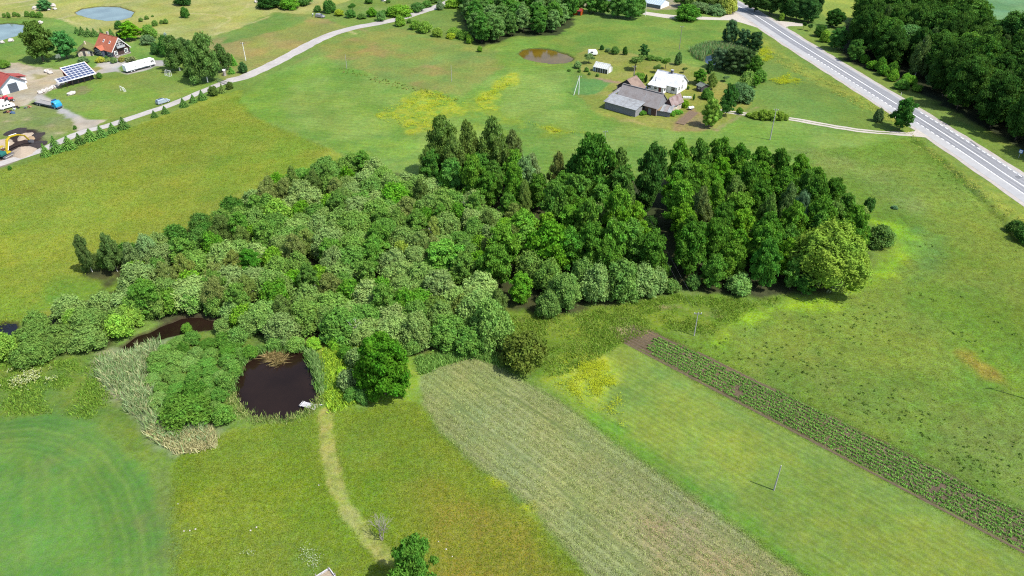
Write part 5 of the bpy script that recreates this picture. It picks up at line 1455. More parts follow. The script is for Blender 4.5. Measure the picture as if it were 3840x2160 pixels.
# ---------------------------------------------------------------- trees of the left farm
T('alder',150,238,80,112,(78,104,44),'large dark tree, left of the two beside the stone hut'); T('alder',243,226,118,84,(70,120,62),'bluish green tree, right of the two beside the stone hut')
T('alder',483,156,80,92,(104,156,36),'bright yellow-green maple behind the brown house'); T('shrub',452,146,112,44,(56,92,44)); T('shrub',558,146,92,58,(112,152,66)); T('shrub',445,110,78,36,(74,116,52))
T('shrub',553,168,132,56,(104,134,88)); T('shrub',585,205,160,40,(76,118,60)); T('shrub',620,215,130,52,(70,116,50)); T('pine',624,158,122,18,(140,156,148),'small blue-grey spruce beside the white pole')
T('birch',668,272,132,88,(86,116,58),'leftmost of the three tall birches by the farm gate'); T('birch',770,318,124,124,(92,122,62),'largest of the three tall birches by the farm gate'); T('birch',842,270,164,76,(84,114,58),'rightmost of the three tall birches by the farm gate')
T('birch',715,230,150,60,(80,112,60)); T('birch',690,215,140,60,(76,106,56)); T('alder',725,245,195,34,(86,144,50)); T('shrub',710,290,250,50,(100,126,64))
T('spruce',877,246,202,24,(84,136,48),'young bright spruce right of the tall birches'); T('spruce',867,277,250,24,(90,140,54),'small bright spruce beside the gate pillar'); T('shrub',912,276,232,40,(76,114,64),'round bush between white pole and gravel road','shrub')
T('pine',163,41,-2,52,(66,108,60),'round dark bush among boulders by the blue pond','shrub'); T('shrub',680,22,-24,70,(56,92,44)); T('shrub',694,68,26,34,(76,120,50),'small upright tree alone on the mown slope')
for x,yb,yt,w in ((16,66,50,16),(34,68,44,16),(55,62,44,20),(70,64,48,14),(102,64,40,20),(125,66,42,22),(146,68,44,28)): T('shrub',x,yb,yt,w,(104,140,62),None,'shrub',group='bushes in a row behind the garden pond')
for x,yb,yt,w in ((288,126,100,20),(306,132,100,28),(331,137,104,28),(356,138,106,26),(383,141,106,26),(416,140,108,28)): T('spruce',x,yb,yt,w,(80,114,56),None,group='row of young spruces behind the brown house')
for x,yb,yt,w in ((527,82,66,20),(550,74,58,18),(572,64,56,12),(580,98,76,26),(606,90,74,18),(622,90,70,18)): T('shrub',x,yb,yt,w,(112,146,70),None,'shrub',group='small bushes on the slope above the farm')
T('shrub',10,258,224,44,(110,150,60)); T('shrub',372,296,272,24,(92,134,60),'small round bush at the end of the solar shed','shrub'); T('shrub',282,486,470,14,(84,124,52)); T('shrub',37,638,622,14,(70,118,46))
T('fruit',488,258,210,46,(140,148,104)); T('fruit',222,232,204,22,(150,160,150)); 
for x,yb,yt,w,c in ((310,240,212,40,(110,138,90)),(375,236,214,34,(170,176,70)),(400,232,220,30,(130,150,80)),(425,238,214,26,(120,150,90)),(400,225,208,14,(90,130,70)),(490,232,214,40,(130,150,90)),(455,232,212,30,(150,150,80))): T('shrub',x,yb,yt,w,c,None,'shrub',group='garden shrubs in the beds by the brown house')
for n,(x,yb,yt,w) in enumerate(((171,588,538,34),(209,574,511,40),(255,562,510,50),(298,541,500,37),(337,528,483,42),(379,515,471,40),(420,499,461,36),(460,484,440,40),(578,441,414,25),(619,427,397,26),(688,402,368,30),(723,386,354,28),(757,376,338,31),(800,361,324,40),(832,350,313,24),(862,336,307,28))):
    ordn = ['first','second','third','fourth','fifth','sixth','seventh','eighth','ninth','tenth','eleventh','twelfth','thirteenth','fourteenth','fifteenth','sixteenth'][n]
    T('spruce' if n not in (13,15) else 'shrub',x,yb,yt,w,rnd.choice(C_SPR) if n<13 else (92,114,54),ordn + ' young spruce from the left in the row along the drive' if n not in (13,15) else ordn + ' bush from the left in the row along the drive',group='row of young spruces along the drive')
# ---------------------------------------------------------------- trees of the farmstead
T('pine',2738,172,76,66,(58,86,52),'dark conifer with a pointed top above the reed pond'); T('pine',2785,182,108,60,(56,84,52)); T('pine',2832,194,120,62,(44,70,38),'rounded dark conifer beside the yellow flowers near the highway')
T('pine',2700,262,180,76,(74,98,66),'grey-green conifer, left one of the dark clump by the reed pond'); T('pine',2755,276,178,100,(60,80,46)); T('pine',2800,282,186,84,(54,76,40)); T('pine',2660,278,228,26,(50,78,40)); T('alder',2830,292,208,64,(70,106,38)); T('shrub',2850,312,262,56,(92,132,56)); T('shrub',2800,330,266,60,(122,150,76)); T('alder',2830,330,280,40,(96,140,50))
T('alder',2624,320,260,58,(84,134,44),'round leafy tree behind the white house'); T('birch',2666,338,270,42,(116,138,66),'thin yellowish larch behind the dark hut'); T('willow',2652,374,330,56,(88,132,52),'clipped globe-shaped bush beside the dark hut','shrub')
T('pine',2660,482,366,78,(112,146,56),'broad bright conifer at the farmstead\'s lower corner'); T('alder',2722,442,316,66,(58,96,42),'tall dark tree behind the bright conifer'); T('willow',2782,384,314,98,(92,124,78)); T('willow',2755,370,322,60,(110,140,96)); T('shrub',2690,450,410,40,(88,126,50))
T('fruit',2463,277,245,38,(112,140,72),'apple tree, nearest behind the white house'); T('fruit',2384,270,212,78,(104,134,66),'widest apple tree of the orchard beside the pole'); T('alder',2413,224,166,40,(62,98,50)); T('fruit',2496,262,216,40,(104,140,60)); T('shrub',2543,246,194,30,(92,124,72)); T('fruit',2563,276,252,26,(96,124,66)); T('shrub',2396,310,274,46,(104,144,56)); T('thuja',2421,310,278,13,(44,70,34),'narrow dark column conifer left of the white house'); T('shrub',2448,304,286,22,(64,98,46)); T('fruit',2718,308,284,34,(110,140,90))
T('fruit',2208,240,202,44,(112,138,82),'old apple tree below the white caravan'); T('shrub',2168,257,229,32,(120,150,90)); T('shrub',2307,205,174,36,(92,128,62)); T('shrub',2344,207,174,20,(64,100,44)); T('shrub',2257,188,168,18,(60,96,46)); T('shrub',2280,196,180,24,(110,138,84))
for x,yb,yt,w in ((2135,268,258,16),(2172,272,258,14),(2200,270,252,20),(2210,282,270,12),(2240,288,276,14),(2440,226,206,40),(2470,228,212,34),(2580,336,322,12),(2602,376,352,10)): T('shrub',x,yb,yt,w,(96,132,60),None,'shrub',group='small garden bushes on the farm lawn')
T('shrub',2515,435,416,40,(100,150,54)); T('shrub',2545,428,414,40,(96,150,52)); T('shrub',2565,404,376,40,(124,164,44),'clipped yellow-green hedge by the brick outhouse','shrub'); T('shrub',2412,432,416,30,(96,146,54))
T('shrub',2774,428,402,28,(84,124,46),'small dark bush at the left end of the track hedge','shrub')
for x,yb,yt,w in ((2835,446,420,44),(2865,450,412,50),(2895,452,412,54),(2922,452,418,46),(2945,452,428,32),(2810,440,424,30)): T('shrub',x,yb,yt,w,(124,152,58),None,'shrub',group='hedge shrubs beside the farm track')
T('alder',3382,494,368,98,(58,98,40),'dark roadside tree standing at the track mouth by the highway'); T('willow',3293,458,406,38,(96,124,76),'small grey-green bush left of the roadside tree','shrub')
T('shrub',3810,876,826,66,(72,104,48),'dark bush at the right edge, upper of two','shrub'); T('shrub',3850,912,850,84,(62,96,42),'dark bush at the right edge, lower of two','shrub')
T('shrub',3356,785,772,26,(104,140,100),'tiny bluish bush alone on the right pasture','shrub')
# near tree at the lower edge
T('alder',1548,2250,2030,172,(74,112,40),'near leafy tree at the lower picture edge')
# ---------------------------------------------------------------- say of every tree which one it is
LM = [(V(690,965), 'the round dark pond'), (V(966,960), 'the big lime tree'), (V(430,830), 'the dark stream'), (V(1228,420), 'the tall birch spires'), (V(1482,500), 'the large dark alder'),
      (V(1640,640), 'the shaded lane'), (V(2082,700), 'the crack willow'), (V(942,510), 'the orange withered shrub'), (V(1523,705), 'the rust-brown withered shrub'), (V(290,680), 'the pointed bushes'),
      (V(640,690), 'the dark rounded tree among willows'), (V(1312,900), 'the olive round bush'), (V(850,430), 'the copse\'s upper corner'), (V(1380,660), 'the bright green maple'), (V(1800,480), 'the copse\'s far right edge'),
      (V(1092,600), 'the white birch stem'), (V(700,560), 'the yellow-green bushy tree'), (V(40,890), 'the dark pool at the left edge'), (V(1120,690), 'the broad mid-green tree'), (V(830,760), 'the sparse olive birch'),
      (V(2140,620), 'the copse\'s right edge'), (V(1900,600), 'the blue-green tree'),
      (S(440,190), 'the brown house'), (S(60,290), 'the red-roofed garage'), (S(300,270), 'the solar shed'), (S(800,260), 'the farm gate'), (S(2500,320), 'the white farmhouse'), (S(2380,400), 'the long barn'), (S(2250,255), 'the greenhouse'),
      (S(2700,200), 'the reed pond'), (S(2050,205), 'the brown pond'), (S(3000,150), 'the upper highway bend'), (S(3300,300), 'the forest edge'), (S(3560,150), 'the yellow-green forest tree'), (S(3750,380), 'the forest\'s right end'), (S(3340,80), 'the forest\'s upper left'), (S(3380,480), 'the roadside tree'),
      (S(1500,70), 'the gravel road bend'), (S(1020,20), 'the parked grey car'), (S(2340,40), 'the upper greenhouse'), (S(2640,40), 'the lane junction'), (S(400,40), 'the blue pond'), (S(90,110), 'the garden pond'), (S(1840,60), 'the pond wood\'s left end'), (S(2100,60), 'the orange shed'), (S(480,240), 'the white coach')]
KD = {'willow': 'willow bush', 'alder': 'broadleaf tree', 'birch': 'birch', 'shrub': 'bush', 'forest': 'broadleaf tree', 'fruit': 'fruit tree', 'spruce': 'spruce', 'pine': 'conifer', 'thuja': 'column conifer', 'lime': 'lime tree', 'crackwillow': 'willow'}
def tone(c):
    r, g_, b = c
    if r > g_: return 'brown'
    t = 'dark green' if g_ < 106 else 'mid-green' if g_ < 132 else 'light green'
    if b > .62 * g_: t = t.replace('green', 'grey-green')
    elif r > .86 * g_ : t = 'olive' if g_ < 140 else 'yellow-green'
    return t
cells = {}
for t in TREES:
    if t['o'].get('label'): continue
    lm = min(LM, key=lambda l: (l[0] - t['p']).length)
    d = t['p'] - lm[0]
    side = ('right of' if d.x > 0 else 'left of') if abs(d.x) > abs(d.y) * .8 else ('behind' if d.y > 0 else 'in front of')
    desc = tone(t['col']) + ' ' + KD[t['kind']]
    cells.setdefault((desc, side, lm[1]), []).append((d.length, t))
ORD = ['', 'second ', 'third ', 'fourth ', 'fifth ', 'sixth ', 'seventh ', 'eighth ', 'ninth ', 'tenth ', 'eleventh ', 'twelfth ', 'thirteenth ', 'fourteenth ', 'fifteenth ']
for (desc, side, lm), ts in cells.items():
    ts.sort(key=lambda a: a[0])
    for i, (dl, t) in enumerate(ts):
        if len(ts) == 1: t['o']['label'] = '%s just %s %s' % (desc, side, lm)
        else: t['o']['label'] = '%s%s %s %s' % (ORD[min(i, 14)], desc, side, lm)
for t in TREES:
    if t['kind'] in ('willow', 'shrub') and t['o']['category'] == 'tree': t['o']['category'] = 'shrub'
# ---------------------------------------------------------------- poles
M_conc = plain('concrete', (.30, .29, .27, 1), .85, var=.15, scale=3)
M_whitepole = plain('white_concrete', (.62, .62, .60, 1), .8, var=.1, scale=3)
M_woodpole = plain('grey_pole_wood', (.20, .18, .16, 1), .9, var=.2, scale=6)
M_black = plain('rubber', (.012, .012, .013, 1), .8, var=.2)
M_iron = plain('iron', (.12, .12, .13, 1), .6, .4, var=.15)
POLE_TOP = {}
def pole(name, label, bx, by, tx, ty, mat, r=.14, arm=True, stay=None, key=None, h=None):
    p = S(bx, by); h = h or max(3.5, min(11.5, height_at(p.y, ty)))
    o = thing(name, label, 'pole', p, group='power poles')
    MB().tube([(0, 0, -.3), (0, 0, h)], [r, r * .62], 8).build('shaft', mat, o)
    if arm:
        MB().box(-.75, .75, -.06, .06, h - .45, h - .33).build('cross_arm', M_iron, o)
        for x in (-.65, 0, .65): MB().tube([(x, 0, h - .33), (x, 0, h - .1)], [.05, .07], 6).build('insulator', M_whitepole, o)
    if stay:
        q = S(*stay) - p
        MB().tube([(q.x, q.y, -.2), (.12 * (1 if q.x > 0 else -1), .05, h * .93)], [r * .9, r * .6], 8).build('brace', mat, o)
    POLE_TOP[key] = Vector((p.x, p.y, h))
    return o
pole('power_pole', 'grey concrete pole on the grass above the copse\'s right side', 2887,525,2910,408, M_conc, .17)
pole('power_pole', 'pole standing in the green strip at lower right', 2902,1838,2933,1745, M_conc, .13, False)
pole('power_pole', 'pole beside the upper end of the potato rows', 2603,1258,2621,1171, M_conc, .12, key='b')
pole('power_pole', 'thin pole just behind the copse\'s tall alders', 2265,562,2273,490, M_conc, .10, key='a')
pole('power_pole', 'white pole on the dry slope above the gravel road', 922,227,909,159, M_whitepole, .15)
pole('power_pole', 'white pole among the trees right of the brown house', 627,199,615,149, M_whitepole, .14)
pole('power_pole', 'white braced pole left of the farmstead', 2170,354,2176,284, M_whitepole, .14, stay=(2151,357))
pole('power_pole', 'twin wooden poles behind the byre', 2374,305,2381,246, M_woodpole, .13, stay=(2378,306))
pole('power_pole', 'wooden pole leaning on the meadow above the farmstead', 2547,185,2561,97, M_woodpole, .13)
pole('power_pole', 'thin pale pole beside the upper lane', 2420,60,2428,-6, M_whitepole, .10)
pole('power_pole', 'thin pole at the field corner left of the flowers', 1301,258,1294,202, M_conc, .09, False)
pole('power_pole', 'thin pole in the meadow above the yellow flowers', 1694,306,1693,243, M_conc, .09, False)
pole('power_pole', 'pole at the right edge whose shadow lies on the pasture', 3862,1500,3920,1400, M_conc, .15, h=10)
wires = thing('power_line', 'two thin wires crossing the shaded lane of the copse', 'wire', POLE_TOP['a'])
for s_ in (-.65, .65):
    a0, b0 = POLE_TOP['a'] + Vector((s_, 0, -.1)), POLE_TOP['b'] + Vector((s_, 0, -.1))
    pts = []
    for i in range(13):
        t = i / 12; q = a0.lerp(b0, t); q.z -= 1.3 * 4 * t * (1 - t); pts.append(q - POLE_TOP['a'])
    MB().tube(pts, .011, 5).build('wire', M_iron, wires)

# ---------------------------------------------------------------- vehicles
def wheel(parent, x, y, z, r, w, rim=True, mesh={}):
    key = (round(r, 2), round(w, 2))
    if key not in mesh:
        mesh[key] = (MB().tube([(0, -w / 2, 0), (0, -w / 2 + .03, 0), (0, w / 2 - .03, 0), (0, w / 2, 0)], [r * .86, r, r, r * .86], 14).mesh('tyre', M_black),
                     MB().tube([(0, -w / 2 - .012, 0), (0, w / 2 + .012, 0)], r * .6, 10).mesh('rim', M_alu))
    t = link(bpy.data.objects.new('wheel', mesh[key][0]), parent); t.location = (x, y, z)
    k = link(bpy.data.objects.new('rim', mesh[key][1]), t)
    return t
def loft(sections, mat, name, parent, smooth=True):
    """sections: list of (x, [(y,z)...]) closed rings"""
    m = MB(); n = len(sections[0][1])
    for x, ring in sections:
        for yy, z in ring: m.v.append((x, yy, z))
    for i in range(len(sections) - 1):
        for k in range(n):
            k2 = (k + 1) % n
            m.f.append((i * n + k, i * n + k2, (i + 1) * n + k2, (i + 1) * n + k))
    m.f.append(tuple(range(n - 1, -1, -1))); m.f.append(tuple((len(sections) - 1) * n + k for k in range(n)))
    return m.build(name, mat, parent)
def ring(w, z0, z1, tw, b=.08):
    return [(-w + b, z0), (w - b, z0), (w, z0 + b), (w, (z0 + z1) * .55), (tw, z1 - .04), (tw - .1, z1), (-tw + .1, z1), (-tw, z1 - .04), (-w, (z0 + z1) * .55), (-w, z0 + b)]
def car(name, label, near_rear, near_front, col, sunroof=False, group=None):
    """an estate car whose near wheels stand at two seen points; x forward"""
    a0, b0 = S(*near_rear), S(*near_front)
    d = (b0 - a0).normalized(); left = Vector((-d.y, d.x, 0))
    c0 = (a0 + b0) / 2 + left * .75
    o = thing(name, label, 'car', c0, math.atan2(d.y, d.x), group)
    m = plain('car_paint_' + name + str(int(col[0] * 100)), col, .25, .3, var=.04, spec=.5)
    loft([(-2.3, ring(.80, .35, .95, .76)), (-2.2, ring(.88, .25, 1.05, .84)), (-1.0, ring(.90, .22, 1.06, .86)), (.9, ring(.90, .22, 1.04, .86)), (1.9, ring(.88, .25, .92, .80)), (2.25, ring(.78, .35, .72, .70))], m, 'body', o)
    loft([(-2.22, ring(.80, 1.02, 1.14, .78)), (-1.95, ring(.82, 1.02, 1.60, .64)), (-.6, ring(.84, 1.02, 1.68, .64)), (.35, ring(.82, 1.02, 1.62, .62)), (1.25, ring(.78, .98, 1.06, .72))], m, 'cabin', o)
    for sy in (1, -1):
        y = .78 * sy
        w = MB().add([(-1.85, y * 1.05, 1.12), (-.55, y * 1.06, 1.12), (-.55, y * .90, 1.54), (-1.75, y * .90, 1.50)], [(0, 1, 2, 3)]).add([(-.45, y * 1.06, 1.12), (.85, y * 1.02, 1.12), (.25, y * .90, 1.50), (-.45, y * .90, 1.54)], [(0, 1, 2, 3)])
        # lift the side glass off the cabin
        w.v = [(a, b * 1.02, c_) for a, b, c_ in w.v]
        w.build('side_window', M_glass, o)
        MB().box(2.12, 2.24, min(.45 * sy, .72 * sy), max(.45 * sy, .72 * sy), .58, .74).build('headlight', M_white, o)
        MB().box(-2.30, -2.18, min(.6 * sy, .80 * sy), max(.6 * sy, .80 * sy), .75, 1.0).build('tail_light', M_door, o)
        for x in (-1.35, 1.38): wheel(o, x, .80 * sy, .33, .33, .22)
        MB().box(.75, .95, min(.9 * sy, 1.05 * sy), max(.9 * sy, 1.05 * sy), 1.02, 1.16).build('mirror', m, o)
    MB().quad((1.28, -.66, 1.09), (1.28, .66, 1.09), (.42, .56, 1.60), (.42, -.56, 1.60)).build('windscreen', M_glass, o)
    MB().quad((-2.24, -.66, 1.15), (-2.24, .66, 1.15), (-2.0, .58, 1.54), (-2.0, -.58, 1.54)).build('rear_window', M_glass, o)
    if sunroof: MB().box(-1.5, .1, -.42, .42, 1.675, 1.70).build('sunroof', M_glass, o)
    return o
car('car', 'pale blue estate car parked beside the gravel drive', (604.8,392), (629.7,384), (.30, .36, .40, 1), True)
car('car', 'grey estate car parked on the mown meadow near the shrubs', (1189,66), (1207,68), (.26, .25, .26, 1))

def placed(name, label, cat, rear, front, off=0.0, group=None):
    a0, b0 = S(*rear), S(*front); d = (b0 - a0).normalized()
    c0 = (a0 + b0) / 2 + Vector((-d.y, d.x, 0)) * off
    return thing(name, label, cat, c0, math.atan2(d.y, d.x), group), (b0 - a0).length
# white coach converted to a motorhome
o, ln = placed('coach', 'long white coach with dark logo marks parked on the drive', 'coach', (486,274), (578,249), 1.25)
M_coach = plain('coach_white', (.78, .78, .77, 1), .35, var=.03, spec=.4)
hl_ = ln / 2 + .9
def cring(w, z0, z1): return [(-w + .1, z0), (w - .1, z0), (w, z0 + .1), (w, z1 - .35), (w - .12, z1 - .1), (w - .4, z1), (-w + .4, z1), (-w + .12, z1 - .1), (-w, z1 - .35), (-w, z0 + .1)]
loft([(-hl_, cring(1.15, .75, 2.9)), (-hl_ + .25, cring(1.25, .55, 3.05)), (hl_ - .7, cring(1.25, .55, 3.05)), (hl_ - .15, cring(1.2, .55, 2.75)), (hl_, cring(1.1, .6, 2.0))], M_coach, 'body', o)
M_navy = plain('navy_skirt', (.05, .065, .075, 1), .5)
MB().box(-hl_ + .3, hl_ - .5, -1.262, -1.19, .5, .85).build('skirt', M_navy, o); MB().box(-hl_ + .3, hl_ - .5, 1.19, 1.262, .5, .85).build('skirt', M_navy, o)
for x in (-hl_ + 1.8, -hl_ + 3.0, hl_ - 2.2):
    for y in (-1.12, 1.12): wheel(o, x, y, .48, .48, .28)
for x in (hl_ - 1.75, hl_ - 1.05): MB().box(x, x + .5, -1.275, -1.25, 1.7, 2.45).build('side_window', M_glass, o)
for x, z in ((.4, 2.05), (1.6, 2.15), (2.6, 2.2)): MB().box(x, x + .35, -1.27, -1.25, z, z + .22).build('small_window', M_glass, o)
cr = []
for i in range(9):   # crescent mark on the side
    an = -1.1 + 2.2 * i / 8; cr.append((-2.4 + .32 * math.cos(an), -1.262, 1.75 + .32 * math.sin(an)))
MB().tube(cr, [.02, .05, .07, .08, .08, .08, .07, .05, .02], 5).build('crescent_mark', M_navy, o)
sw = [(-3.6 + i * .55, -1.262, 1.05 + .25 * math.sin(i * .38)) for i in range(14)]
MB().tube(sw, .035, 4).build('swoosh_stripe', plain('grey_stripe', (.30, .33, .34, 1), .5), o)
MB().box(-hl_ + .005, -hl_ + .05, -.7, .7, 1.7, 2.5).build('rear_window', M_glass, o)
MB().box(hl_ - .4, hl_ - .33, -.95, .95, 1.7, 2.3).build('windscreen', M_glass, o)
for x in (-2.2, .6, 2.9): MB().box(x, x + .8, -.4, .4, 3.055, 3.15).build('roof_hatch', M_frame, o)

# blue recovery truck
o, ln = placed('truck', 'bright blue cab recovery truck with long grey flatbed', 'truck', (148,398), (212,412), 1.15)
M_blue = plain('truck_blue', (.02, .24, .42, 1), .4, var=.05)
cx = ln / 2 - .2
loft([(cx - 1.5, cring(1.15, .7, 2.6)), (cx - .1, cring(1.2, .65, 2.75)), (cx + .45, cring(1.15, .65, 2.0)), (cx + .6, cring(1.1, .7, 1.4))], M_blue, 'cab', o)
MB().quad((cx + .05, -.95, 2.55), (cx + .05, .95, 2.55), (cx + .52, 1.0, 1.75), (cx + .52, -1.0, 1.75)).build('windscreen', M_glass, o)
for y in (-1.21, 1.19): MB().box(cx - .9, cx - .15, y, y + .02, 1.6, 2.35).build('door_window', M_glass, o)
MB().box(cx + .55, cx + .75, -1.1, 1.1, .5, .85).build('bumper', M_charcoal, o)
MB().box(cx - 1.4, cx - .9, -.8, .8, 2.77, 3.0).build('roof_lamp_bar', plain('dark_blue', (.03, .06, .16, 1), .5), o)
MB().box(-ln / 2 - 2.0, cx - 1.6, -1.2, 1.2, .95, 1.12).build('flatbed', plain('bed_grey', (.20, .19, .18, 1), .8, var=.15), o)
MB().box(-ln / 2 - 2.0, cx - 1.6, -1.24, -1.2, .7, 1.2).build('bed_side', M_charcoal, o); MB().box(-ln / 2 - 2.0, cx - 1.6, 1.2, 1.24, .7, 1.2).build('bed_side', M_charcoal, o)
MB().slab((-ln / 2 - 4.4, -1.1, .12), (-ln / 2 - 2.0, -1.1, 1.1), (-ln / 2 - 2.0, 1.1, 1.1), (-ln / 2 - 4.4, 1.1, .12), .1).build('ramp', M_iron, o)
for x in (cx - .4, -ln / 2 + .3, -ln / 2 - .9):
    for y in (-1.0, 1.0): wheel(o, x, y, .48, .48, .3)
# white van body, red tractor, small red car in the scrap yard
o, ln = placed('van', 'old white van body with three dark windows in the scrap yard', 'van', (12,414), (48,405), .9)
loft([(-2.2, cring(.85, .5, 1.9)), (-1.9, cring(.95, .4, 2.1)), (1.2, cring(.95, .4, 2.1)), (1.7, cring(.9, .4, 1.5)), (2.4, cring(.85, .45, 1.2))], M_white, 'body', o)
for x in (-1.4, -.4, .5): MB().box(x, x + .6, -.975, -.94, 1.2, 1.7).build('side_window', M_glass, o)
for x in (-1.4, 1.6):
    for y in (-.85, .85): wheel(o, x, y, .33, .33, .2)
M_red = plain('tractor_red', (.42, .02, .03, 1), .5, var=.1)
o, ln = placed('tractor', 'red tractor standing behind the white van body', 'tractor', (24,388), (48,381), .7)
loft([(.2, cring(.45, .8, 1.5)), (1.6, cring(.42, .8, 1.45)), (1.85, cring(.38, .85, 1.3))], M_red, 'bonnet', o)
loft([(-1.0, cring(.75, .8, 2.3)), (.2, cring(.72, .8, 2.35))], M_red, 'cab', o); MB().box(-.85, .05, -.78, .78, 1.45, 2.0).build('cab_window', M_glass, o)
for y in (-.85, .85): wheel(o, -.7, y, .75, .75, .4); wheel(o, 1.4, y, .42, .42, .25)
o, ln = placed('scrap_car', 'red scrap car at the left edge behind the tractor', 'car', (-8,384), (14,378), .8)
loft([(-2.0, ring(.8, .3, .9, .75)), (0, ring(.85, .25, 1.0, .8)), (1.9, ring(.8, .3, .8, .72))], plain('faded_red', (.36, .03, .06, 1), .5, var=.1), 'body', o)
loft([(-1.6, ring(.75, .95, 1.1, .7)), (-1.0, ring(.78, .95, 1.45, .58)), (.2, ring(.76, .95, 1.45, .56)), (.9, ring(.72, .9, 1.0, .66))], plain('faded_red', (.36, .03, .06, 1)), 'cabin', o)
for x in (-1.2, 1.2):
    for y in (-.75, .75): wheel(o, x, y, .3, .3, .2)
MB().quad((.92, -.6, 1.02), (.92, .6, 1.02), (.25, .52, 1.44), (.25, -.52, 1.44)).build('windscreen', M_glass, o)
o, ln = placed('small_trailer', 'small white trailer box between red car and van', 'trailer', (0,392), (16,388), .7)
MB().box(-1.3, 1.3, -.75, .75, .45, 1.2).build('box', M_white, o); MB().tube([(1.3, 0, .5), (2.2, 0, .45)], .05, 6).build('drawbar', M_iron, o)
for y in (-.8, .8): wheel(o, 0, y, .3, .3, .18)
for i, (x, y_, s_) in enumerate(((18,424,1.0),(26,420,.8),(58,404,.9),(64,402,.8),(40,418,.7),(70,406,.6))):
    t = thing('tyre_pile', 'stack of old black tyres beside the van body', 'tyre', S(x, y_), 0, 'scrap tyres in the yard')
    for j in range(2):
        rg_ = []
        for q in range(13):
            an = 2 * math.pi * q / 12; rg_.append((.32 * math.cos(an), .32 * math.sin(an), .11 + .22 * j))
        MB().tube(rg_, .11, 6, False).build('tyre', M_black, t)
for i, (x, y_, w, c_, lb) in enumerate(((48,426,1.6,(.05,.10,.20,1),'heap of blue scrap sheets at the yard\'s lower edge'),(34,422,1.4,(.20,.09,.05,1),'heap of rusty scrap beside the blue sheets'),(112,402,1.6,(.34,.16,.10,1),'rusty beam lying at the grass edge left of the truck'),(98,406,1.0,(.16,.18,.17,1),'grey scrap frame left of the rusty beam'),(54,412,.8,(.6,.6,.6,1),'white box standing among the scrap'))):
    t = thing('scrap_heap', lb, 'scrap', S(x, y_), i * .7)
    mm = plain('scrap_%d' % i, c_, .8, var=.25)
    for j in range(4): MB().box(-w / 2, w / 2, -.15 + .12 * j, .15 + .1 * j, .02 + .16 * j, .14 + .16 * j, Matrix.Rotation(j * .5, 4, 'Z')).build('scrap_piece', mm, t)

# excavator
o = thing('excavator', 'yellow and green tracked excavator digging dark soil', 'excavator', S(22, 588) , 0)
v0 = S(118, 536); ex = Vector(o.location); dd = Vector((v0.x - ex.x, v0.y - ex.y, 0)); reach = dd.length; ang = math.atan2(dd.y, dd.x)
o.rotation_euler = (0, 0, ang)
M_yel = plain('machine_yellow', C(238,208,30), .5, var=.08); M_grn = plain('machine_green', (.01, .09, .075, 1), .5, var=.1)
for y in (-1.15, 1.15):
    pr = [(-1.9, .25), (-1.6, .0), (1.6, .0), (1.9, .25), (1.9, .6), (1.6, .82), (-1.6, .82), (-1.9, .6)]
    MB().prism(pr, y - .28, y + .28).build('track', M_iron, o)
    MB().box(-1.5, 1.5, y - .3, y + .3, .3, .55).build('track_frame', M_conc, o)
MB().tube([(0, 0, .82), (0, 0, 1.05)], .7, 12).build('turntable', M_iron, o)
loft([(-2.3, cring(1.2, 1.05, 1.9)), (-.4, cring(1.25, 1.05, 2.1))], M_grn, 'engine_house', o)
loft([(-.4, cring(1.25, 1.05, 1.5)), (1.3, cring(1.2, 1.05, 1.4))], M_yel, 'deck', o)
for x, y in ((-.3, .35), (1.1, .35), (-.3, 1.15), (1.1, 1.15)): MB().tube([(x, y, 1.4), (x, y, 2.85)], .06, 6).build('cab_post', M_yel, o)
MB().box(-.4, 1.2, .25, 1.25, 2.851, 2.95).build('cab_roof', M_yel, o); MB().box(.2, .7, .5, 1.0, 1.5, 2.0).build('seat', M_door, o)
R_ = reach
MB().tube([(.9, -.2, 1.5), (R_ * .22, -.2, 4.2), (R_ * .36, -.2, 4.7)], [.34, .38, .30], 6).build('boom', M_yel, o)
MB().tube([(R_ * .36, -.2, 4.7), (R_ * .62, -.2, 4.2), (R_ * .86, -.2, 3.0)], [.32, .28, .22], 6).build('boom', M_yel, o)
MB().tube([(1.1, -.55, 1.6), (R_ * .24, -.55, 3.7)], .10, 6).build('ram', M_whitepole, o); MB().tube([(R_ * .34, -.2, 5.1), (R_ * .60, -.2, 4.7)], .10, 6).build('ram', M_whitepole, o)
MB().tube([(R_ * .84, -.2, 3.1), (R_ * .92, -.2, 1.6), (R_ * .95, -.2, 1.2)], [.24, .20, .15], 6).build('stick', M_yel, o)
pr = [(R_ * .95, 1.3), (R_ * .95 + .9, 1.0), (R_ * .95 + 1.0, .35), (R_ * .95 + .45, .0), (R_ * .95 - .25, .5)]
MB().prism(pr, -.75, .35).build('bucket', M_iron, o)

# white caravan
o, ln = placed('caravan', 'small white rounded caravan on the grass beside the brown pond', 'caravan', (2216,202), (2238,208), -.9)
o.rotation_euler.z += .75
loft([(-1.9, cring(.9, .6, 1.7)), (-1.6, cring(1.0, .45, 2.15)), (1.2, cring(1.0, .45, 2.2)), (1.75, cring(.95, .5, 1.6)), (1.9, cring(.9, .6, 1.2))], M_coach, 'body', o)
for y in (-.95, .95): wheel(o, 0, y, .3, .3, .18)
MB().box(-1.93, -1.80, -.6, .6, 1.15, 1.6).build('window', M_bluegl, o)
for y in (-1.02, 1.0): MB().box(-.9, .1, y, y + .02, 1.2, 1.75).build('side_window', M_glass, o)
MB().tube([(1.9, 0, .5), (2.9, 0, .42)], .05, 6).build('drawbar', M_iron, o); MB().tube([(2.8, 0, .42), (2.8, 0, 0)], .05, 6).build('jockey_wheel', M_iron, o)

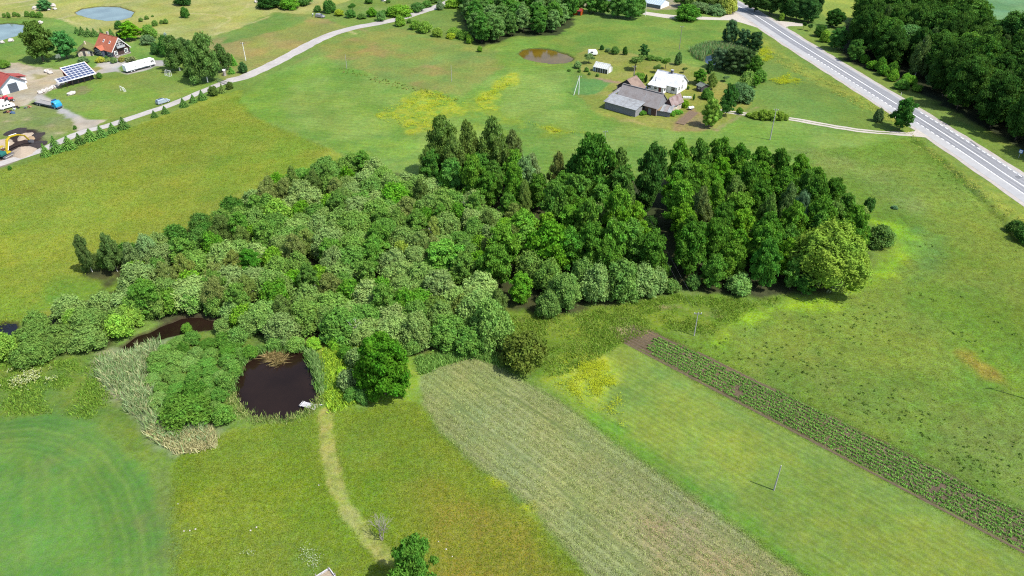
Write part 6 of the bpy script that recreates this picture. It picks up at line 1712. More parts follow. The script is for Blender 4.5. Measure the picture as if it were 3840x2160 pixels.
# person beside the grey car
def person(label, loc, rz):
    me = bpy.data.meshes.new('body')
    pts = {'pel': (0, 0, .95), 'spine': (.10, 0, 1.18), 'chest': (.22, 0, 1.38), 'neck': (.30, 0, 1.50), 'head': (.38, 0, 1.60), 'crown': (.42, 0, 1.72),
           'shl': (.22, .19, 1.40), 'ell': (.32, .26, 1.14), 'wrl': (.50, .22, .98), 'hal': (.56, .2, .92), 'shr': (.22, -.19, 1.40), 'elr': (.34, -.26, 1.15), 'wrr': (.54, -.2, 1.0), 'har': (.60, -.18, .95),
           'hil': (0, .1, .9), 'knl': (.06, .12, .50), 'anl': (0, .12, .09), 'tol': (.16, .14, .03), 'hir': (0, -.1, .9), 'knr': (.02, -.12, .50), 'anr': (-.08, -.12, .09), 'tor': (.08, -.14, .03)}
    rad = dict(pel=.15, spine=.14, chest=.16, neck=.06, head=.095, crown=.085, shl=.075, ell=.05, wrl=.035, hal=.035, shr=.075, elr=.05, wrr=.035, har=.035, hil=.10, knl=.065, anl=.045, tol=.035, hir=.10, knr=.065, anr=.045, tor=.035)
    ks = list(pts); ed = [('pel','spine'),('spine','chest'),('chest','neck'),('neck','head'),('head','crown'),('chest','shl'),('shl','ell'),('ell','wrl'),('wrl','hal'),('chest','shr'),('shr','elr'),('elr','wrr'),('wrr','har'),('pel','hil'),('hil','knl'),('knl','anl'),('anl','tol'),('pel','hir'),('hir','knr'),('knr','anr'),('anr','tor')]
    me.from_pydata([pts[k_] for k_ in ks], [(ks.index(a_), ks.index(b_)) for a_, b_ in ed], [])
    root = thing('person', label, 'person', loc, rz)
    ob = link(bpy.data.objects.new('body', me), root)
    md = ob.modifiers.new('skin', 'SKIN')
    for i, k_ in enumerate(ks): me.skin_vertices[0].data[i].radius = (rad[k_], rad[k_]); me.skin_vertices[0].data[i].use_root = (k_ == 'pel')
    ob.modifiers.new('sub', 'SUBSURF').levels = 1
    # clothes by height: dark trousers, white shirt, skin
    m, nt, b_ = new_mat('clothed_figure')
    tc = nt.nodes.new('ShaderNodeTexCoord'); sx = nt.nodes.new('ShaderNodeSeparateXYZ'); nt.links.new(tc.outputs['Object'], sx.inputs[0])
    cr_ = nt.nodes.new('ShaderNodeValToRGB'); cr_.color_ramp.interpolation = 'CONSTANT'
    cr_.color_ramp.elements[0].color = (.10, .11, .13, 1); e1 = cr_.color_ramp.elements.new(.52); e1.color = (.72, .72, .72, 1); e2 = cr_.color_ramp.elements.new(.80); e2.color = (.35, .22, .16, 1)
    cr_.color_ramp.elements[-1].position = .88; cr_.color_ramp.elements[-1].color = (.10, .08, .06, 1)
    dv = nt.nodes.new('ShaderNodeMath'); dv.operation = 'DIVIDE'; dv.inputs[1].default_value = 1.9
    nt.links.new(sx.outputs['Z'], dv.inputs[0]); nt.links.new(dv.outputs[0], cr_.inputs[0]); nt.links.new(cr_.outputs[0], b_.inputs['Base Color'])
    me.materials.append(m)
person('person in a white top stooping on the track beside the grey car', S(1172.5, 62), -.3)

# ---------------------------------------------------------------- jetty, timber frame, goals, barrel, sign, posts, stones
M_oldwood = plain('bleached_wood', (.40, .39, .40, 1), .85, var=.2, scale=6, var2=(.28, .27, .27, 1), s2=2)
a0, b0 = S(1128, 1512), S(1172, 1525)
jt = thing('jetty', 'short bleached plank jetty at the dark pond\'s lower corner', 'jetty', (a0.x, a0.y, 0), math.atan2(b0.y - a0.y, b0.x - a0.x))
jl = (b0 - a0).length + .9
MB().tube([(-.1, -.4, -.12), (jl, -.4, -.05)], .07, 6).build('beam', M_woodpole, jt); MB().tube([(-.1, .4, -.12), (jl, .4, -.05)], .07, 6).build('beam', M_woodpole, jt)
n = 13
for i in range(n):
    x = jl * i / n + rnd.uniform(-.015, .015)
    MB().box(x, x + jl / n - (.05 if i % 4 else .12), -.62 + rnd.uniform(-.06, .06), .62 + rnd.uniform(-.06, .06), -.03 + .007 * i, .02 + .007 * i).build('plank', M_oldwood, jt)
for x, y in ((.1, -.45), (.1, .45)): MB().tube([(x, y, -1.3), (x, y, .15)], .07, 6).build('post', M_woodpole, jt)
MB().box(jl, jl + .8, -.35, -.05, .03, .08, Matrix.Rotation(.3, 4, 'Z')).build('plank', M_oldwood, jt)
c0 = S(1236, 2138)
fr = thing('timber_frame', 'corner of a grey timber frame filled with pale chips, lower edge', 'frame', c0, math.radians(-50))
ln = 4.2
for i in range(2):
    MB().box(0, ln, -.06, .06, .02 + .27 * i, .26 + .27 * i).build('plank', M_oldwood, fr)
    MB().box(-.06, .06, -ln, -.062, .02 + .27 * i, .26 + .27 * i).build('plank', M_oldwood, fr)
    MB().box(.062, ln, -ln - .12, -ln, .02 + .27 * i, .26 + .27 * i).build('plank', M_oldwood, fr)
    MB().box(ln, ln + .12, -ln, -.0, .02 + .27 * i, .26 + .27 * i).build('plank', M_oldwood, fr)
for x, y in ((.14, -.14), (ln - .1, -.14), (.14, -ln + .1), (ln - .1, -ln + .1), (1.5, .10), (-.1, -2)): MB().box(x - .06, x + .06, y - .06, y + .06, 0, .85).build('post', M_woodpole, fr)
MB().box(.07, ln - .01, -ln + .01, -.07, 0, .22).build('chip_filling', plain('wood_chips', C(206,188,160), .95, var=.3, scale=8, bump=.5), fr)
def goal(label, x, y, rz, s=1.0):
    o = thing('football_goal', label, 'goal', S(x, y), rz, 'white goals on the lawn', (s, s, s))
    W, H, D = 3.0, 2.0, 1.0
    for xx in (-W / 2, W / 2):
        MB().tube([(xx, 0, 0), (xx, 0, H)], .06, 6).build('post', M_white, o); MB().tube([(xx, 0, H), (xx, D * .35, H), (xx, D, 0)], .05, 6).build('stay', M_white, o)
        MB().tube([(xx, 0, .05), (xx, D, .05)], .05, 6).build('ground_bar', M_white, o)
    MB().tube([(-W / 2, 0, H), (W / 2, 0, H)], .06, 6).build('crossbar', M_white, o); MB().tube([(-W / 2, D, .05), (W / 2, D, .05)], .05, 6).build('ground_bar', M_white, o)
    m = MB()
    for i in range(1, 8): xx = -W / 2 + W * i / 8; m.tube([(xx, D * .35, H), (xx, D, .05)], .014, 3)
    for j in range(1, 6): t = j / 6; m.tube([(-W / 2, D * (.35 + .65 * t), H * (1 - t)), (W / 2, D * (.35 + .65 * t), H * (1 - t))], .014, 3)
    m.build('net', M_white, o)
goal('white football goal in the middle of the lawn', 459, 342, math.radians(-40), .8); goal('white football goal beside the tall birches', 635, 282, math.radians(150), .9)
br = thing('barrel', 'blue barrel at the farmhouse porch corner', 'barrel', S(2431, 346))
MB().tube([(0, 0, 0), (0, 0, .1), (0, 0, .45), (0, 0, .8), (0, 0, .9)], [.27, .29, .31, .29, .26], 12).build('drum', plain('barrel_blue', (.01, .12, .42, 1), .4), br); MB().tube([(0, 0, .901), (0, 0, .95)], .28, 12).build('lid', plain('barrel_blue', (.01, .12, .42, 1)), br)
br = thing('barrel', 'blue water tank right of the byre', 'tank', S(2437, 343) + Vector((-1.2, 2, 0)))
MB().tube([(0, 0, 0), (0, 0, 1.0)], .4, 12).build('drum', plain('barrel_blue', (.01, .12, .42, 1)), br); MB().tube([(0, 0, 1.001), (0, 0, 1.08)], .42, 12).build('lid', M_alu, br)
cart = thing('water_trailer', 'small white cart at the head of the vegetable beds', 'cart', S(2590, 411), .4)
loft([(-.9, cring(.55, .5, 1.1)), (.9, cring(.55, .5, 1.1))], M_white, 'tank', cart)
for y in (-.6, .6): wheel(cart, 0, y, .28, .28, .15)
MB().tube([(.9, 0, .5), (1.7, 0, .3)], .04, 5).build('drawbar', M_iron, cart)
cf_ = thing('cold_frame', 'white cold frame on the lawn right of the farmhouse', 'frame', S(2577, 367), -.15)
MB().box(-1.4, 1.4, -.6, .6, 0, .4).build('box', M_white, cf_)
for i in range(4): MB().box(-1.35 + .7 * i, -.75 + .7 * i, -.55, .55, .401, .43).build('pane', M_poly, cf_)
sg = thing('road_sign', 'blue and white road sign on the verge at the right edge', 'sign', S(3819, 592), math.radians(-60))
MB().tube([(0, 0, 0), (0, 0, 2.4)], .05, 8).build('post', M_alu, sg)
MB().box(-.5, .5, -.03, .0, 1.5, 2.5).build('plate', plain('sign_blue', (.02, .12, .50, 1), .4), sg)
for z in (1.62, 2.05): MB().box(-.4, .4, -.045, -.031, z, z + .3).build('white_panel', M_white, sg)
for i, (x, y_, lb) in enumerate(((3378,358,'white marker post on the far verge above the roadside tree'),(3211,328,'dark-banded marker post on the near verge of the highway'),(2951,112,'pale marker post at the side road mouth'),(3270,375,'low marker post on the near verge left of the roadside tree'))):
    mp = thing('marker_post', lb, 'post', S(x, y_), 0, 'marker posts along the highway')
    MB().box(-.07, .07, -.05, .05, 0, .75).build('shaft', M_white, mp); MB().box(-.072, .072, -.052, .052, .75, .88).build('band', M_black, mp); MB().box(-.07, .07, -.05, .05, .881, 1.0).build('tip', M_white, mp)
pl = thing('gate_pillar', 'stone gate pillar with white cap at the farm entrance', 'pillar', S(843, 283))
MB().tube([(0, 0, 0), (0, 0, .9), (0, 0, 1.9)], [.62, .58, .55], 8).build('shaft', M_stone, pl); MB().tube([(0, 0, 1.901), (0, 0, 2.1), (0, 0, 2.35)], [.62, .6, .2], 8).build('cap', M_white, pl)
gt = thing('gate', 'dark metal sliding gate below the farm entrance', 'gate', S(815, 306), math.atan2(S(858, 322).y - S(815, 306).y, S(858, 322).x - S(815, 306).x))
gl_ = (S(858, 322) - S(815, 306)).length
for z in (.15, 1.25): MB().box(0, gl_, -.04, .04, z, z + .1).build('rail', M_charcoal, gt)
for i in range(13): MB().box(gl_ * i / 12 - .03, gl_ * i / 12 + .03, -.03, .03, .251, 1.249).build('bar', M_charcoal, gt)
# boulders
def boulder_mesh(seed):
    g = np.random.default_rng(seed); v = ICO_V * (1 + .16 * g.normal(size=(len(ICO_V), 1))) * np.array([1, .8, .65])
    m = MB(); m.v = [tuple(p) for p in v]; m.f = [tuple(t) for t in ICO_F]; return m.mesh('boulder', M_boul)
M_boul = plain('pale_boulder', (.36, .33, .30, 1), .9, var=.25, scale=2, bump=.3)
BM = [boulder_mesh(i) for i in range(4)]
def boulder(x, y, r, label, group=None, name='boulder'):
    o = link(bpy.data.objects.new(name, BM[rnd.randrange(4)])); p = S(x, y); o.location = (p.x, p.y, r * .3); o.scale = (r, r, r); o.rotation_euler = (0, 0, rnd.uniform(0, 6))
    return tag(o, label, 'stone', group)
boulder(176,270,1.1,'tall pale boulder beside the solar shed, left of a pair'); boulder(190,276,1.2,'tall pale boulder beside the solar shed, right of a pair')
for i, (x, y_) in enumerate(((152,350),(166,345),(180,340),(193,335),(206,328))): boulder(x, y_, 1.1, '%s edging boulder from the left, by the solar shed' % ['first', 'second', 'third', 'fourth', 'fifth'][i], 'edging boulders')
boulder(228,318,1.5,'grey boulder at the solar shed\'s left corner'); boulder(258,310,1.0,'smaller boulder under the solar shed\'s eave')
boulder(262,356,1.0,'left boulder of the pair lying on the lawn'); boulder(273,353,1.2,'right boulder of the pair lying on the lawn')
boulder(131,34,1.4,'pale boulder left of the round dark bush'); boulder(184,38,1.0,'small pale boulder right of the round dark bush'); boulder(206,36,1.1,'upright pale boulder farthest right of the round bush'); boulder(200,24,1.5,'grey boulder behind the round dark bush')
boulder(152,88,1.2,'pale boulder on the bank behind the large dark tree'); boulder(42,155,1.3,'boulder on the lawn below the garden pond'); boulder(8,162,1.1,'boulder on the lawn at the left edge below the pond')
boulder(1438,4,1.3,'pale stone at the top edge above the scrub'); boulder(963,9,1.2,'white stone pair on the meadow at the top edge')
for i, (x, y_) in enumerate(((690,1992),(712,1990),(733,1985),(940,1990),(962,1978),(1195,1820),(1644,2031),(1673,2060),(1696,2087),(668,1890))):
    boulder(x, y_, rnd.uniform(.09, .16), 'small pale stone lying loose in the hay meadow', 'loose stones in the hay meadow', 'field_stone')
# sand and soil heaps
def heap(name, label, x, y, rx, ry, h, mat, rz=0):
    p = S(x, y); g = np.random.default_rng(int(x * 7 + y)); m = MB(); n, k = 22, 9
    m.v.append((0, 0, h))
    for i in range(1, k + 1):
        t = i / k
        for j in range(n):
            an = 2 * math.pi * j / n; r = t * (1 + .10 * math.sin(3 * an + x) + .06 * math.sin(7 * an) + .03 * g.normal())
            m.v.append((rx * r * math.cos(an), ry * r * math.sin(an), h * max(0, 1 - t) ** .9 * (1 + .06 * g.normal()) - (.15 if i == k else 0)))
    for j in range(n): m.f.append((0, 1 + j, 1 + (j + 1) % n))
    for i in range(k - 1):
        for j in range(n): a_ = 1 + i * n; m.f.append((a_ + j, a_ + n + j, a_ + n + (j + 1) % n, a_ + (j + 1) % n))
    o = m.build(name, mat, None, True); o.location = p; o.rotation_euler = (0, 0, rz); return tag(o, label, 'heap')
M_sand = plain('sand', C(216,196,172), .95, var=.1, scale=2, bump=.3); M_ochre = plain('ochre_sand', C(206,176,140), .95, var=.1, scale=2, bump=.3)
heap('sand_heap', 'largest pale sand heap, in front of the excavator boom', 88, 571, 3.4, 4.4, 1.7, M_sand, .4); heap('sand_heap', 'pale sand heap on the far side of the dark soil', 94, 512, 2.0, 3.4, 1.1, M_sand); heap('sand_heap', 'small ochre sand heap right of the far pale one', 116, 519, 1.6, 1.6, .7, M_ochre)
heap('sand_heap', 'sand heap at the left edge behind the excavator', 8, 542, 3.0, 4.2, 1.5, M_sand)
heap('soil_heap', 'dark stony soil heap at the right of the digging', 143, 508, 1.9, 2.6, .8, M_soil); heap('soil_heap', 'dark soil heap on the far left of the digging', 60, 496, 3.2, 3.8, .9, M_soil); heap('soil_heap', 'dark soil heap below the excavator bucket', 138, 545, 2.6, 4.0, .7, M_soil)
# vegetable beds
for i in range(6):
    p0, p1 = S(2535 + i * 5.5, 463 + i * 1.2), S(2588 + i * 5.5, 416 + i * 1.6)
    d_ = p1 - p0; o = thing('garden_bed', '%s long vegetable bed from the left beside the outhouse' % ['first', 'second', 'third', 'fourth', 'fifth', 'sixth'][i], 'bed', p0, math.atan2(d_.y, d_.x), 'vegetable beds'); L_ = d_.length
    MB().prism([(-.28, 0), (.28, 0), (.14, .2), (-.14, .2)], 0, L_, Matrix.Rotation(-math.pi / 2, 4, 'Z')).build('soil_ridge', plain('bed_soil', C(150,128,104), .95, var=.2, bump=.3), o)

# dead trees
def dead_tree(name, label, x, yb, yt, w, mat, seed, levels=4, n0=1, src=True, spread=.55):
    p = S(x, yb); h = height_at(p.y, yt); g = random.Random(seed)
    o = thing(name, label, 'tree', p)
    m, m2 = MB(), MB()
    def grow_(b, d, L, r, lv):
        e = b + d * L
        mid = (b + e) / 2 + Vector((g.uniform(-1, 1), g.uniform(-1, 1), 0)) * L * .06
        (m if lv == levels else m2).tube([b, mid, e], [r, r * .8, r * .6], 6 if lv > 1 else 4, lv == 0)
        if lv == 0: return
        for k in range(3 if lv > 1 else 4):
            a_ = Vector((g.gauss(0, 1), g.gauss(0, 1), g.gauss(0, .5))).normalized()
            grow_(b.lerp(e, g.uniform(.55, 1)), (d + a_ * spread).normalized(), L * g.uniform(.55, .75), r * .55, lv - 1)
    for s_ in range(n0):
        d0 = Vector((g.uniform(-.2, .2), g.uniform(-.2, .2), 1)).normalized()
        grow_(Vector((g.uniform(-.1, .1) * (n0 > 1), g.uniform(-.1, .1) * (n0 > 1), -.1)), d0, h * .40, max(.05, h * .016), levels)
    m.build('trunk', mat, o); m2.build('branches', mat, o)
    return o
dead_tree('dead_shrub', 'bare grey dead shrub beside the mown path', 1434, 2024, 1935, 60, M_greybark, 4, 4, 3)
dead_tree('dead_birch', 'half-dead birch with bare white branches above the pond', 1336, 1265, 1150, 90, M_birchbark, 9, 4, 1)
dead_tree('dead_birch', 'bare white stem sticking out of the left willows', 799, 1075, 995, 20, M_birchbark, 12, 2, 1, spread=.3)
dead_tree('dead_birch', 'tall bare white stem in the middle of the copse', 1628, 925, 820, 20, M_birchbark, 13, 2, 1, spread=.25)
dead_tree('dead_willow', 'bare leaning willow stems left of the lane', 1790, 1180, 1080, 60, M_greybark, 15, 3, 3)
dead_tree('dead_willow', 'bare grey stems in a gap of the willow thicket', 1395, 1000, 930, 60, M_greybark, 17, 3, 4)
for i_, (x_, y_, t_) in enumerate(((1300,880,800),(1180,1130,1060),(1500,1010,935),(1680,1060,985),(1010,1000,925),(1750,820,735),(1250,1240,1165),(880,1180,1115),(1480,1250,1180),(2330,1000,900))):
    dead_tree('dead_willow', 'bare grey willow stems poking from the thicket, %s from the left' % ['second', 'third', 'seventh', 'eighth', 'fourth', 'ninth', 'fifth', 'first', 'sixth', 'tenth'][i_], x_, y_, t_, 50, M_greybark, 30 + i_, 3, 3)
dead_tree('dead_willow', 'tangle of bare stems at the front of the right-hand willows', 2040, 1190, 1130, 60, M_greybark, 19, 3, 4)
# ---------------------------------------------------------------- low plants nobody could count
M_blades = tint_leaf_mat('blades', .3, .35)
def scatter(polyV, n, seed, src=False, avoid=(), dens=None):
    g = np.random.default_rng(seed); P = wpoly(polyV, src)
    xs = [p[0] for p in P]; ys = [p[1] for p in P]
    x = g.uniform(min(xs), max(xs), n); y = g.uniform(min(ys), max(ys), n)
    k = poly_sd(x, y, P) > 0
    for q in avoid: k &= poly_sd(x, y, q) < .1
    x, y = x[k], y[k]
    if dens is not None:
        k = g.random(len(x)) < dens(x, y); x, y = x[k], y[k]
    return x, y
def blades(name, label, cat, x, y, h, w, cols, seed, per=4, spread=.25, lean=.35, z=None, kind='stuff', k=2.5):
    """upright leaf blades in tufts"""
    g = np.random.default_rng(seed); n = len(x)
    X = np.repeat(x, per) + g.normal(0, spread, n * per); Y = np.repeat(y, per) + g.normal(0, spread, n * per)
    H = (h if np.isscalar(h) else np.repeat(h, per)) * g.uniform(.6, 1.2, n * per)
    a = g.uniform(0, 2 * np.pi, n * per); W = w * g.uniform(.7, 1.3, n * per)
    lx, ly = g.normal(0, lean, n * per) * H, g.normal(0, lean, n * per) * H
    Z = np.zeros(n * per) - .05 if z is None else np.repeat(z, per)
    c, s = np.cos(a) * W / 2, np.sin(a) * W / 2
    v = np.stack([np.stack([X - c, Y - s, Z], 1), np.stack([X + c, Y + s, Z], 1), np.stack([X + lx * .5 + c * .8, Y + ly * .5 + s * .8, Z + H * .6], 1), np.stack([X + lx, Y + ly, Z + H], 1)], 1).reshape(-1, 3)
    i = np.arange(n * per)[:, None] * 4
    f = np.concatenate([i + np.array([0, 1, 2]), i + np.array([0, 2, 3])])
    cc = np.array([alb(*q) for q in cols]) * k
    pick = cc[g.integers(0, len(cc), n)]; pick = np.repeat(pick, per, 0) * g.uniform(.8, 1.2, (n * per, 1))
    col = np.repeat(pick, 4, 0)
    o = link(bpy.data.objects.new(name, np_mesh(name, v, f, M_blades, col)))
    return tag(o, label, cat, kind=kind)
def leafy(name, label, cat, x, y, r, h, cols, seed, per=9, size=.12, kind='stuff'):
    """little domes of leaves"""
    g = np.random.default_rng(seed); n = len(x)
    d = g.normal(size=(n * per, 3)); d[:, 2] = np.abs(d[:, 2]); d /= np.linalg.norm(d, axis=1)[:, None]
    R3 = np.repeat(np.broadcast_to(r, n), per)[:, None] * np.array([1, 1, 0]) + np.repeat(np.broadcast_to(h, n), per)[:, None] * np.array([0, 0, 1])
    P = np.stack([np.repeat(x, per), np.repeat(y, per), np.zeros(n * per)], 1) + d * R3 * g.uniform(.6, 1.05, (n * per, 1))
    nn = d * .6 + g.normal(size=d.shape) * .35 + np.array([0, 0, .3]); nn /= np.linalg.norm(nn, axis=1)[:, None]
    v, f = leaf_quads(P, nn, size, g, 1.5)
    f = np.concatenate([f[:, [0, 1, 2]], f[:, [0, 2, 3]]])
    cc = np.array([alb(*q) for q in cols]) * 2.1
    col = np.repeat(np.repeat(cc[g.integers(0, len(cc), n)], per, 0) * g.uniform(.75, 1.25, (n * per, 1)), 4, 0)
    o = link(bpy.data.objects.new(name, np_mesh(name, v, f, M_blades, col)))
    return tag(o, label, cat, kind=kind)
ALLW = [POND_OUT[k] for k in POND_OUT]
# potato plants in rows
PA = V(1602, 878); PB = V(2576, 1390); axr = (PB - PA).normalized(); nr = Vector((-axr.y, axr.x, 0))
pot = wpoly([(1640,850),(1660,846),(1800,908),(2200,1102),(2576,1290),(2760,1382),(2760,1486),(2576,1386),(2200,1186),(1800,980),(1640,894),(1622,876)])
gx, gy = [], []
for r_ in np.arange(-4, 26, .80):
    for s_ in np.arange(-4, 175, .34):
        p = PA + axr * s_ + nr * r_
        gx.append(p.x); gy.append(p.y)
gx, gy = np.array(gx), np.array(gy); g = np.random.default_rng(2)
k = (poly_sd(gx, gy, pot) > .25) & (g.random(len(gx)) < .95) & (fbm(gx, gy, 4, 61, 3) < .80)
gx, gy = gx[k] + g.normal(0, .05, k.sum()), gy[k] + g.normal(0, .05, k.sum())
leafy('potato_plants', 'rows of dark green potato plants on ridged soil', 'crop', gx, gy, .29 * g.uniform(.8, 1.3, len(gx)), .36 * g.uniform(.8, 1.2, len(gx)), [(110,154,66),(100,146,60),(118,160,74)], 3, 22, .12)
# ridges under them
rd = MB()
for r_ in np.arange(-4, 26, .80):
    s0, s1 = -6.0, 185.0
    pts = [s for s in np.arange(s0, s1, .5)]
    q = np.array([[PA.x + axr.x * s + nr.x * r_, PA.y + axr.y * s + nr.y * r_] for s in pts])
    ins = poly_sd(q[:, 0], q[:, 1], wpoly([(1556,846),(1590,822),(1642,834),(1800,906),(2200,1100),(2576,1288),(2760,1380),(2760,1488),(2576,1388),(2200,1188),(1800,982),(1602,878),(1570,862)])) > 0
    if ins.sum() < 2: continue
    a_, b_ = q[ins][0], q[ins][-1]
    w3 = nr * .24
    A3, B3 = Vector((a_[0], a_[1], 0)), Vector((b_[0], b_[1], 0)); up = Vector((0, 0, .16))
    rd.add([A3 - w3, A3 + up, A3 + w3, B3 - w3, B3 + up, B3 + w3], [(0, 1, 4, 3), (1, 2, 5, 4)])
tag(rd.build('soil_ridges', plain('ridge_soil', C(140,122,96), .95, var=.25, scale=3, bump=.4)), 'brown soil ridges under the potato plants', 'soil', kind='stuff')
# rye
rp = [(1062,952),(1098,928),(1190,900),(1255,924),(1400,1002),(1560,1120),(1800,1292),(2045,1464),(2200,1580),(1560,1580),(1480,1449),(1330,1274),(1200,1174),(1100,1078),(1064,1010)]
tk = [[tuple(V(*q)[:2]) for q in l] for l in ([(1180,960),(1260,985),(1400,1065),(1600,1200),(1800,1330),(2060,1520)],[(1090,955),(1130,1000),(1220,1080),(1380,1200),(1640,1449),(1720,1540)],[(1210,1010),(1250,995),(1290,1000),(1340,1030),(1480,1130)])]
def rye_d(x, y):
    d = np.ones(len(x))
    for l in tk: d *= sstep(.25, .55, line_d(x, y, l))
    q = (x * -math.sin(row_ang - .03) + y * math.cos(row_ang - .03)) * 2 * math.pi / 1.8
    return d * (.35 + .65 * fbm(x, y, 5, 44, 3)) * (.62 + .38 * np.sin(q + 1.5 * fbm(x, y, 8, 45, 2)))
x, y = scatter(rp, 150000, 21, dens=rye_d)
blades('rye_stalks', 'pale standing rye filling the striped field', 'crop', x, y, .30, .075, [(164,178,112),(160,174,108),(172,178,118),(156,170,104)], 22, 3, .14, .4, k=2.3)
# reeds
rb = [(238,905),(330,872),(425,852),(400,900),(378,945),(402,1045),(520,1084),(560,1088),(542,1126),(450,1142),(380,1108),(300,1010),(244,950)]
x, y = scatter(rb, 16000, 31, dens=lambda x, y: sstep(-.3, 2.2, poly_sd(x, y, wpoly(rb)) + (fbm(x, y, 3, 75, 3) - .5) * 3) * (.35 + .65 * sstep(.3, .6, fbm(x, y, 2.5, 76, 3))))
blades('reed_bed_stalks', 'grey-green reeds between stream and pond', 'reeds', x, y, 1.6 * (.55 + .9 * fbm(x, y, 4, 78, 3)), .13, [(150,172,126),(140,166,112),(166,178,132),(130,160,100),(180,180,136)], 32, 4, .3, .28)
x, y = scatter([(345,905),(395,895),(380,930),(352,945)], 500, 33); x2, y2 = scatter([(370,1090),(420,1050),(540,1090),(545,1125),(450,1142)], 2600, 34)
blades('dry_reeds', 'pale straw-coloured dry reeds at the reed bed\'s edge', 'reeds', np.concatenate([x, x2]), np.concatenate([y, y2]), 1.1, .12, [(196,188,144),(184,180,136),(172,172,124)], 35, 5, .35, .35)
# rim of the dark pond
P = POND_OUT['pond']; g = np.random.default_rng(36)
rx_, ry_ = [], []
for (ax, ay), (bx, by) in zip(P, P[1:] + P[:1]):
    n_ = int(math.hypot(bx - ax, by - ay) * 26)
    t = g.random(n_); rx_.append(ax + (bx - ax) * t); ry_.append(ay + (by - ay) * t)
rx_, ry_ = np.concatenate(rx_), np.concatenate(ry_); c_ = np.array([np.mean([p[0] for p in P]), np.mean([p[1] for p in P])])
ov = g.normal(.45, .55, len(rx_)); dl_n = np.hypot(rx_ - c_[0], ry_ - c_[1]); rx_ += (rx_ - c_[0]) / dl_n * ov; ry_ += (ry_ - c_[1]) / dl_n * ov
far = ry_ > c_[1] - 3
blades('pond_rim_reeds', 'green reeds fringing the round dark pond', 'reeds', rx_[far], ry_[far], 1.1, .14, [(110,150,72),(126,162,92),(98,140,60)], 37, 4, .22, .25)
blades('pond_rim_grass', 'short sedge along the near shore of the dark pond', 'grass', rx_[~far], ry_[~far], .8, .10, [(140,160,84),(124,152,76),(164,168,110)], 38, 3, .18, .3)
x, y = scatter([(672,884),(712,884),(716,900),(700,915),(684,908),(670,898)], 420, 39)
blades('fallen_reeds', 'tangle of dry reeds lying in the dark pond', 'reeds', x, y, .9, .06, [(172,152,104),(150,134,92),(120,110,70)], 40, 3, .3, 1.2, z=np.full(len(x), -.45))
x, y = scatter([(775,880),(800,900),(815,960),(812,1000),(798,960),(785,925)], 900, 41)
blades('pond_side_reeds', 'tall pale reeds on the right shore of the dark pond', 'reeds', x, y, 1.9, .13, [(132,166,96),(120,156,84),(148,174,110)], 42, 4, .25, .2)
# far reed pond
x, y = scatter([(1735,128),(1770,112),(1830,112),(1880,125),(1890,150),(1830,165),(1815,140),(1790,134),(1772,142),(1772,156),(1750,148)], 3500, 43, avoid=[POND_OUT['reed_pond']])
blades('reed_ring', 'green and tan reeds ringing the small blue pond', 'reeds', x, y, 2.0, .2, [(110,150,96),(130,156,104),(150,148,112),(96,144,84)], 44, 4, .35, .15)
# lush weeds below the copse and by the stream
wet = [(1270,800),(1400,792),(1560,770),(1700,742),(1850,752),(1990,745),(1900,785),(1790,842),(1650,830),(1560,866),(1440,935),(1390,950),(1340,900),(1290,870)]
x, y = scatter(wet, 20000, 51, dens=lambda x, y: sstep(.3, .6, fbm(x, y, 4, 71, 3)))
blades('tall_grass', 'tall wet grass between copse and crop strips', 'grass', x, y, .5, .11, [(122,158,54),(134,164,62),(112,150,56),(148,168,80)], 52, 4, .35, .45, k=2.0)
x, y = scatter([(-100,915),(130,912),(280,890),(240,950),(300,1020),(250,1055),(120,1040),(-100,1060)], 9000, 53, dens=lambda x, y: sstep(.35, .6, fbm(x, y, 3, 72, 3)))
blades('lush_weeds', 'lush weeds left of the reed bed', 'weeds', x, y, .5, .14, [(124,160,60),(112,152,58),(140,170,70)], 54, 4, .35, .45, k=2.0)
x, y = scatter([(815,885),(850,868),(900,880),(905,1010),(830,1040),(812,1000)], 3200, 55)
blades('pond_side_weeds', 'yellow-green weeds between pond and lime tree', 'weeds', x, y, .8, .2, [(168,194,64),(150,184,58),(134,170,66)], 56, 4, .3, .35)
x, y = scatter([(1045,900),(1240,880),(1260,920),(1190,898),(1096,925),(1060,950)], 2600, 57)
blades('field_edge_grass', 'rank grass between the willows and the rye', 'grass', x, y, .9, .16, [(118,158,76),(132,168,84)], 58, 4, .3, .3)
for i, (ln, n_) in enumerate(((([(1060,1010),(1100,1078),(1200,1174),(1330,1274),(1480,1449),(1520,1500)]), 1500), (([(1255,922),(1400,1002),(1560,1118),(1800,1290),(2045,1462)]), 2600), (([(1606,880),(1800,985),(2200,1192),(2576,1394)]), 2600), (([(1642,832),(1800,902),(2200,1096),(2576,1284)]), 2600))):
    pts = [V(*q) for q in ln]; xs, ys = [], []; g = np.random.default_rng(60 + i)
    tl_ = sum((b - a).length for a, b in zip(pts, pts[1:]))
    for a, b in zip(pts, pts[1:]):
        m_ = int(n_ * (b - a).length / tl_); t = g.random(m_); xs.append(a.x + (b.x - a.x) * t + g.normal(0, .35, m_)); ys.append(a.y + (b.y - a.y) * t + g.normal(0, .35, m_))
    blades('boundary_grass', ['green grass along the rye\'s left edge', 'green grass along the rye\'s right edge', 'grass along the potato rows\' lower edge', 'grass along the potato rows\' upper edge'][i], 'grass', np.concatenate(xs), np.concatenate(ys), .14, .12, [(122,162,58),(136,170,66),(116,154,62)], 70 + i, 3, .3, .6, k=1.8)
